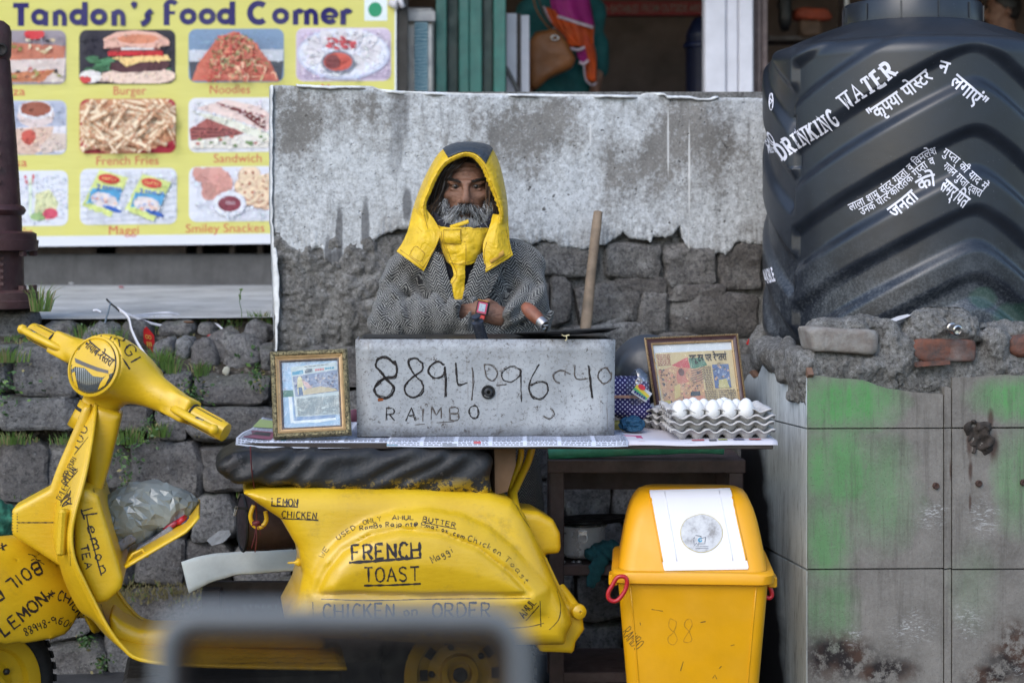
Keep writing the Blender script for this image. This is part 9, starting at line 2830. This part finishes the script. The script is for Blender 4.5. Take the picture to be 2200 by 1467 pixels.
# --- man far right in the dark doorway
DM=10.0
def m_(px,py,dy=0):return P(px,py,DM+dy)
mx=m_(2150,0).x; mz=m_(0,30).z
me_=empty('person','dark haired man in dark shirt in the gloom at the far right','person',(mx,DM,1.335))
def farman(p):
 d=s_ell(p,(mx+.01,DM+.01,mz+.03),(.092,.075,.105))
 d=smin(d,s_ell(p,(mx-.035,DM,mz-.035),(.055,.052,.075)),.02)
 d=smin(d,s_cap(p,(mx-.088,DM,mz+.02),(mx-.106,DM-.0,mz-.022),.010,.014),.012)
 d=smin(d,s_ell(p,(mx+.028,DM-.075,mz+.0),(.018,.012,.03)),.006)
 d=smin(d,s_cap(p,(mx+.03,DM,mz-.08),(mx+.045,DM,mz-.18),.055,.06),.03)
 d=smin(d,s_cap(p,(mx+.05,DM-.18,mz-.24),(mx+.05,DM+.18,mz-.24),.06),.04)
 d=smin(d,s_cap(p,(mx+.05,DM,mz-.3),(mx+.05,DM,mz-.62),.14,.14,1.1),.05)
 for s_ in(-1,1):
  d=smin(d,s_cap(p,(mx+.05,DM+.2*s_,mz-.26),(mx+.03,DM+.23*s_,mz-.56),.048,.04),.03)
  d=smin(d,s_cap(p,(mx+.03,DM+.23*s_,mz-.56),(mx-.10,DM+.18*s_,mz-.74),.038,.03),.02)
  d=smin(d,s_cap(p,(mx+.05,DM+.09*s_,mz-.62),(mx+.05,DM+.1*s_,1.40),.085,.05),.03)
 return d
v,f=nets(farman,multi((mx-.22,mx+.22,.009)),lin(DM-.31,DM+.31,.014),multi((1.33,mz-.2,.02),(mz-.2,mz+.17,.009))); mesh('body',v,f,M_SKIN,me_)
v,f=nets(lambda p:smax(s_ell(p,(mx+.025,DM+.01,mz+.045),(.098,.084,.108)),-s_ell(p,(mx-.06,DM-.02,mz-.035),(.085,.11,.085)),.015)+fbm(p.X,p.Y,p.Z,30,2,107)*.01,lin(mx-.12,mx+.16,.009),lin(DM-.1,DM+.12,.011),lin(mz-.09,mz+.18,.009)); mesh('hair',v,f,HAIRC[0],me_)
b=MB(); b.tube([(mx-.088,DM-.03,mz-.048),(mx-.098,DM,mz-.045),(mx-.088,DM+.03,mz-.048)],[.005,.009,.005],6); b.build('moustache',HAIRC[0],me_,True)
b=MB(); b.tube([(mx-.082,DM-.045,mz+.032),(mx-.094,DM-.02,mz+.036)],[.004,.006],6); b.build('eyebrow',HAIRC[0],me_,True)
b=MB(); b.lathe([(.008*math.sin(a),-.008*math.cos(a))for a in np.linspace(0,math.pi,8)],(mx-.078,DM-.036,mz+.014),n=10); b.build('eye',M_IRIS,me_,True)
v,f=nets(lambda p:smin(s_cap(p,(mx+.05,DM,mz-.26),(mx+.05,DM,mz-.66),.17,.165,1.1),s_cap(p,(mx+.05,DM-.19,mz-.25),(mx+.05,DM+.19,mz-.25),.075),.05)+fbm(p.X,p.Y,p.Z,10,2,109)*.02,lin(mx-.18,mx+.28,.016),lin(DM-.3,DM+.3,.016),lin(mz-.88,mz-.14,.016)); mesh('shirt',v,f,simple('dark_shirt',(.008,.009,.016),.85,.3,12),me_)
# --- grass and weeds
M_BLADE=[simple('grass_green',(.075,.145,.025),.6,.35,8,0),simple('grass_dry',(.19,.165,.07),.7,.3,8,0),simple('leaf_green',(.035,.085,.022),.6,.3,10,0)]
GR=random.Random(5)
def blades(mb,c,n,h,spread,dry=.2,lean=.6):
 for _ in range(n):
  a=GR.uniform(0,6.28); r=GR.uniform(0,spread); hh=h*GR.uniform(.45,1.15)
  b0=c+V((math.cos(a)*r,math.sin(a)*r*.6,0)); l=GR.uniform(.1,lean)*hh
  dx,dy=math.cos(a)*l,math.sin(a)*l
  w=GR.uniform(.0008,.0019); s_=V((w,w*.3,0))
  m_=b0+V((dx*.35,dy*.35,hh*.6)); t_=b0+V((dx,dy,hh*(.95-.25*l/hh)))
  mi=1 if GR.random()<dry else 0
  mb.add([b0-s_,b0+s_,m_+s_*.8,m_-s_*.8,t_],[(0,1,2,3),(3,2,4)],mi)
def leafy(mb,c,n,size,spread,hang=0.0):
 for _ in range(n):
  p=c+V((GR.gauss(0,spread),GR.gauss(0,spread*.4)-.01,GR.gauss(0,spread*.7)-hang*GR.random()))
  u=V((GR.uniform(-1,1),GR.uniform(-1,.3),GR.uniform(-.6,1))).normalized(); w=u.cross(V((GR.uniform(-1,1),-1,GR.uniform(-1,1)))).normalized()
  s_=size*GR.uniform(.5,1.3)
  mb.add([p-u*s_,p+w*s_*.55,p+u*s_,p-w*s_*.55],[(0,1,2,3)],2 if GR.random()<.75 else(0 if GR.random()<.6 else 1))
def surf(px,py):
 for bv_ in(BKB,):
  h=cast(bv_,px,py)
  if h:return h[0]
 return Wp(px,py,.0)
TUFTS=[(92,662,30,.085,.03,'grass tuft at the foot of the maroon iron post'),(565,692,40,.05,.04,'grass tuft at the left foot of the plastered wall'),(235,735,55,.06,.06,'grass tuft behind the headlamp'),(190,720,40,.05,.05,'low grass left of the blue wire'),(345,785,50,.07,.05,'grass tuft beside the end of the white strip'),(365,795,35,.06,.04,'grass tuft right of the white strip end'),(15,770,60,.05,.07,'grass on the wall at the far left'),(280,945,40,.06,.04,'grass tuft in the joint below the handlebar'),(350,930,28,.05,.03,'grass tuft in the joint beside the clutch lever'),(30,945,35,.04,.06,'dry grass in the joint at the far left'),(430,800,24,.05,.03,'grass tuft on top of the wall left of the gilt frame'),(150,945,24,.035,.05,'grass in the joint behind the leg shield'),(40,700,24,.05,.03,'grass tuft on the squared block')]
for px,py,n,h,sp,lb in TUFTS:
 b=MB(); c=surf(px,py)+V((0,-.03,-.01)); blades(b,c,int(n*2.6),h*1.15,sp*1.15,.2)
 tag(b.build('grass_tuft',M_BLADE),lb,'grass','grass tufts on the stone wall')
WEEDS=[(418,822,70,.008,.028,.06,'leafy weed hanging between the top stones'),(545,770,60,.012,.03,.02,'broad leafed weed beside the gilt frame'),(325,890,40,.007,.012,.09,'creeping weed in the upright joint below the left handgrip'),(268,960,60,.008,.03,.05,'leafy weed below the handlebar joint'),(275,1010,30,.006,.010,.06,'thin weed trailing down the upright joint'),(190,1360,40,.008,.015,.03,'small weed behind the front fender tail'),(226,1405,46,.008,.014,.03,'small bright weed below the floorboard'),(8,800,80,.009,.05,.08,'leafy weed at the far left of the wall'),(200,725,60,.007,.05,.03,'low leafy weed behind the right handgrip'),(560,800,40,.008,.02,.04,'weed in the corner by the plastered wall'),(470,740,20,.006,.03,.02,'weed among the boulders')]
for px,py,n,s_,sp,hang,lb in WEEDS:
 b=MB(); hang=max(hang,.0); c=(surf(px,py)if py<800 else Wp(px,py,.02))+V((0,-.02,0)); leafy(b,c,int(n*1.5),s_,sp*1.1,hang)
 tag(b.build('weed_plant',M_BLADE),lb,'plant','weeds in the wall joints')
b=MB(); c=surf(520,702)
st0=[c+V((0,-.02,0)),c+V((.003,-.025,.05)),c+V((-.004,-.03,.09)),c+V((.002,-.03,.125))]
b.tube([V(t)for t in smooth_line([tuple(a)for a in st0],4)],.0011,4,0)
for k in range(14):
 p=st0[2]+(st0[3]-st0[2])*GR.random(); b.add([p,p+V((GR.uniform(-.008,.008),-.002,.006)),p+V((GR.uniform(-.006,.006),.002,.010))],[(0,1,2)],0)
tag(b.build('seed_stalk',M_BLADE),'single tall seed stalk at the edge of the pavement','plant')
b=MB()
for k in range(1600):
 px,py=GR.uniform(-100,585),GR.uniform(690,800)
 h=cast(BKB,px,py)
 if h and vnoise(np.array([px*.02]),np.array([py*.03]),np.array([.5]),1,6)[0]>.0:blades(b,h[0],2,.022,.01,.35)
for k in range(500):
 px=GR.uniform(-100,570); py=GR.choice([853,938,945,950,955,1068,1262,1268,1275])+GR.gauss(0,3)
 if vnoise(np.array([px*.012]),np.array([py*.05]),np.array([.2]),1,8)[0]>.05:blades(b,Wp(px,py,.0),3,.022,.012,.65)
tag(b.build('short_grass',M_BLADE),'short sparse grass growing in the earth bank and wall joints','grass',kind='stuff')
b=MB()
for k in range(260):
 px,py=GR.uniform(260,450),1275+GR.gauss(0,12)
 blades(b,Wp(px,py,.01),2,.02,.01,.95,1.5)
tag(b.build('dry_roots',M_BLADE),'dry rootlets and moss hanging in the joint under the big block','dry grass',kind='stuff')
# --- litter and strings on the bank
M_TAPE=simple('white_plastic_strip',(.62,.62,.68),.4,.08,20,0)
def strip(name,label,pts,r,m,flat=.25,cat='strip'):
 b=MB(); b.tube([V(t)for t in smooth_line([tuple(p)for p in pts],6)],r,6,flat=flat)
 return tag(b.build(name,m,None,True),label,cat)
def sp(px,py,up=.01):
 return surf(px,py)+V((0,-.02,up))
tw=empty('packing_strips','white packing strips knotted round a thin wire stub above the stone wall','strip',tuple(sp(250,660)))
def tpart(name,pts,r,m,flat=.25):
 b=MB(); b.tube([V(t)for t in smooth_line([tuple(p)for p in pts],6)],r,6,flat=flat); b.build(name,m,tw,True)
tpart('strip',[P(252,662,5.70),P(275,682,5.66),P(283,710,5.64),P(300,745,5.60),P(322,775,5.57),P(344,796,5.55)],.0062,M_TAPE)
tpart('strip',[P(255,665,5.70),P(290,682,5.72),P(330,696,5.75),P(370,702,5.78),P(400,698,5.82),P(416,690,5.86)],.0045,M_TAPE)
tpart('strip',[P(275,680,5.76),P(310,676,5.85),P(340,673,5.9),P(365,672,5.92),P(387,677,5.95)],.0042,M_TAPE)
tpart('strip',[P(272,680,5.76),P(330,680,5.86),P(370,679,5.9)],.0035,M_TAPE)
tpart('dark_twist',[P(229,643,5.74),P(238,652,5.72),P(250,662,5.70),P(256,668,5.69)],.004,M_RUBBER,.8)
tpart('wire',[P(238,650,5.72),P(228,685,5.70),P(218,725,5.68),P(214,745,5.66)],.0032,simple('blue_grey_wire',(.12,.16,.20),.5),1.0)
tpart('buckle',[P(342,794,5.55),P(352,801,5.54)],.007,M_DARKSTEEL,.6)
for pts,lb in(([(203,674),(220,677)],'short white straw lying on the pavement edge'),([(460,700),(482,715)],'white stick lying across the boulders')):
 strip('white_straw',lb,[sp(*pts[0]),sp((pts[0][0]+pts[1][0])/2,(pts[0][1]+pts[1][1])/2,.014),sp(*pts[1])],.0045,M_TAPE,.6,'litter')
rp=empty('red_packet','small red packet with gold marks hanging among the grass','packet',tuple(P(320,735,5.62)))
rq=lambda x,y,h:P(306+(x+14)*.82+y*.10,712+y+x*.15,5.66-h+y*.0004)
b=MB(); b.prism([(-10,-4),(-2,-10),(12,2),(16,8),(14,42),(8,44),(-14,26),(-12,2)],lambda x,y:rq(x,y,0),lambda x,y:rq(x,y,-.004)); fix_normals(b.build('sachet',simple('red_sachet',(.33,.008,.012),.35,.2),rp))
pr=Print(rq,.0006); pr.k=2
for cx in(-4,4):pr.line([(cx+3.5*math.cos(a),12+4*math.sin(a))for a in np.linspace(0,6.28,10)],1.6,rgb(196,150,40))
for cx in(-6,-1,4):pr.rect(cx,22,cx+3,32,rgb(196,150,40),False)
pr.build('gold_print',rp)
for px,py,m_,nm,lb in((452,724,'red_sachet','red_scrap','tiny red paper scrap among the boulders'),(407,666,None,'cigar_stub','short brown stub lying on the pavement'),(262,617,None,'red_speck','small red scrap on the far pavement'),(172,612,None,'white_scrap','small white scrap at the foot of the step'),(488,800,None,'dry_leaf','pale dry leaf standing on the top stones')):
 col_={'cigar_stub':(.10,.045,.02),'red_speck':(.28,.08,.09),'white_scrap':(.5,.5,.5),'dry_leaf':(.34,.33,.27)}.get(nm)
 mm=bpy.data.materials[m_]if m_ else simple(nm+'_surface',col_,.7)
 h=None
 c=surf(px,py)
 if nm in('cigar_stub','red_speck','white_scrap'):
  r_=ray(px,py); zt_=1.165 if nm=='cigar_stub' else 1.19
  t_=(zt_-CAMZ)/r_.z; c=V((0,0,CAMZ))+r_*t_
  c.y=min(c.y,7.9); c.z=1.128+(1.19-1.128)*(c.y-6.02)/2.0+.008
 vs,fs=stone_mesh(c+V((0,-.012,.006)),(.018 if nm=='cigar_stub' else .012,.008,.004 if nm!='dry_leaf' else .016),Matrix.Rotation(.3 if nm=='dry_leaf' else .05,3,'Y'),seed=px,amp=.25,e=2.6,n=4)
 tag(mesh(nm,vs,fs,mm),lb,'litter')
 # --- out-of-focus framed screen close to the camera
FD=.92
scn=empty('windscreen','out of focus tinted screen in a rounded grey frame in the near foreground','windscreen',tuple(P(735,2000,FD)))
def rr_px(x0,y0,x1,y1,r,n=8):
 out=[]
 for cx,cy,a0 in((x1-r,y0+r,-90),(x1-r,y1-r,0),(x0+r,y1-r,90),(x0+r,y0+r,180)):
  for i in range(n+1):
   a=math.radians(a0+90*i/n); out.append((cx+r*math.cos(a),cy+r*math.sin(a)))
 return out
loop=rr_px(352,1318,1118,1760,75)
b=MB(); b.tube([P(x,y,FD)for x,y in loop],21*FD/F,12,closed=True); b.build('frame',simple('grey_frame',(.17,.185,.20),.5,.1),scn,True)
loop2=rr_px(372,1346,1098,1735,60)
b=MB(); b.tube([P(x,y,FD+.004)for x,y in loop2],32*FD/F,10,closed=True); b.build('rubber_seal',simple('brown_black_seal',(.018,.013,.012),.6),scn,True)
def tint():
 g=G('tinted_screen')
 tr=g.node('BsdfTransparent'); tr.inputs[0].default_value=(.40,.38,.37,1)
 gl=g.node('BsdfGlossy'); gl.inputs['Roughness'].default_value=.1; gl.inputs[0].default_value=(.8,.8,.8,1)
 mx=g.node('MixShader'); mx.inputs[0].default_value=.05
 out=[n for n in g.nt.nodes if n.type=='OUTPUT_MATERIAL'][0]
 g.nt.links.new(tr.outputs[0],mx.inputs[1]); g.nt.links.new(gl.outputs[0],mx.inputs[2]); g.nt.links.new(mx.outputs[0],out.inputs[0])
 return g.m
b=MB(); b.prism(loop2,lambda x,y:P(x,y,FD+.004),lambda x,y:P(x,y,FD+.0042)); fix_normals(b.build('pane',tint(),scn))
b=MB()
for i in range(9):
 for j in range(4):
  x,y=585+i*55+(j%2)*28,1360+j*42
  b.lathe([(7*FD/F,0),(0,.0004)],P(x,y,FD+.003),axis=(0,-1,0),n=8)
dt=b.build('dot_grid',simple('dot_print',(.05,.05,.04),.6),scn); dt['kind']='stuff'
b=MB(); b.tube([P(735,1765,FD),P(735,2400,FD+.01),V((P(735,0,FD).x,FD+.05,.02))],.011,10); b.build('stalk',M_RUBBER,scn,True)
b=MB(); b.box((P(735,0,FD).x,FD+.05,.01),(.12,.12,.01),bev=.004); b.build('foot',M_DARKSTEEL,scn)
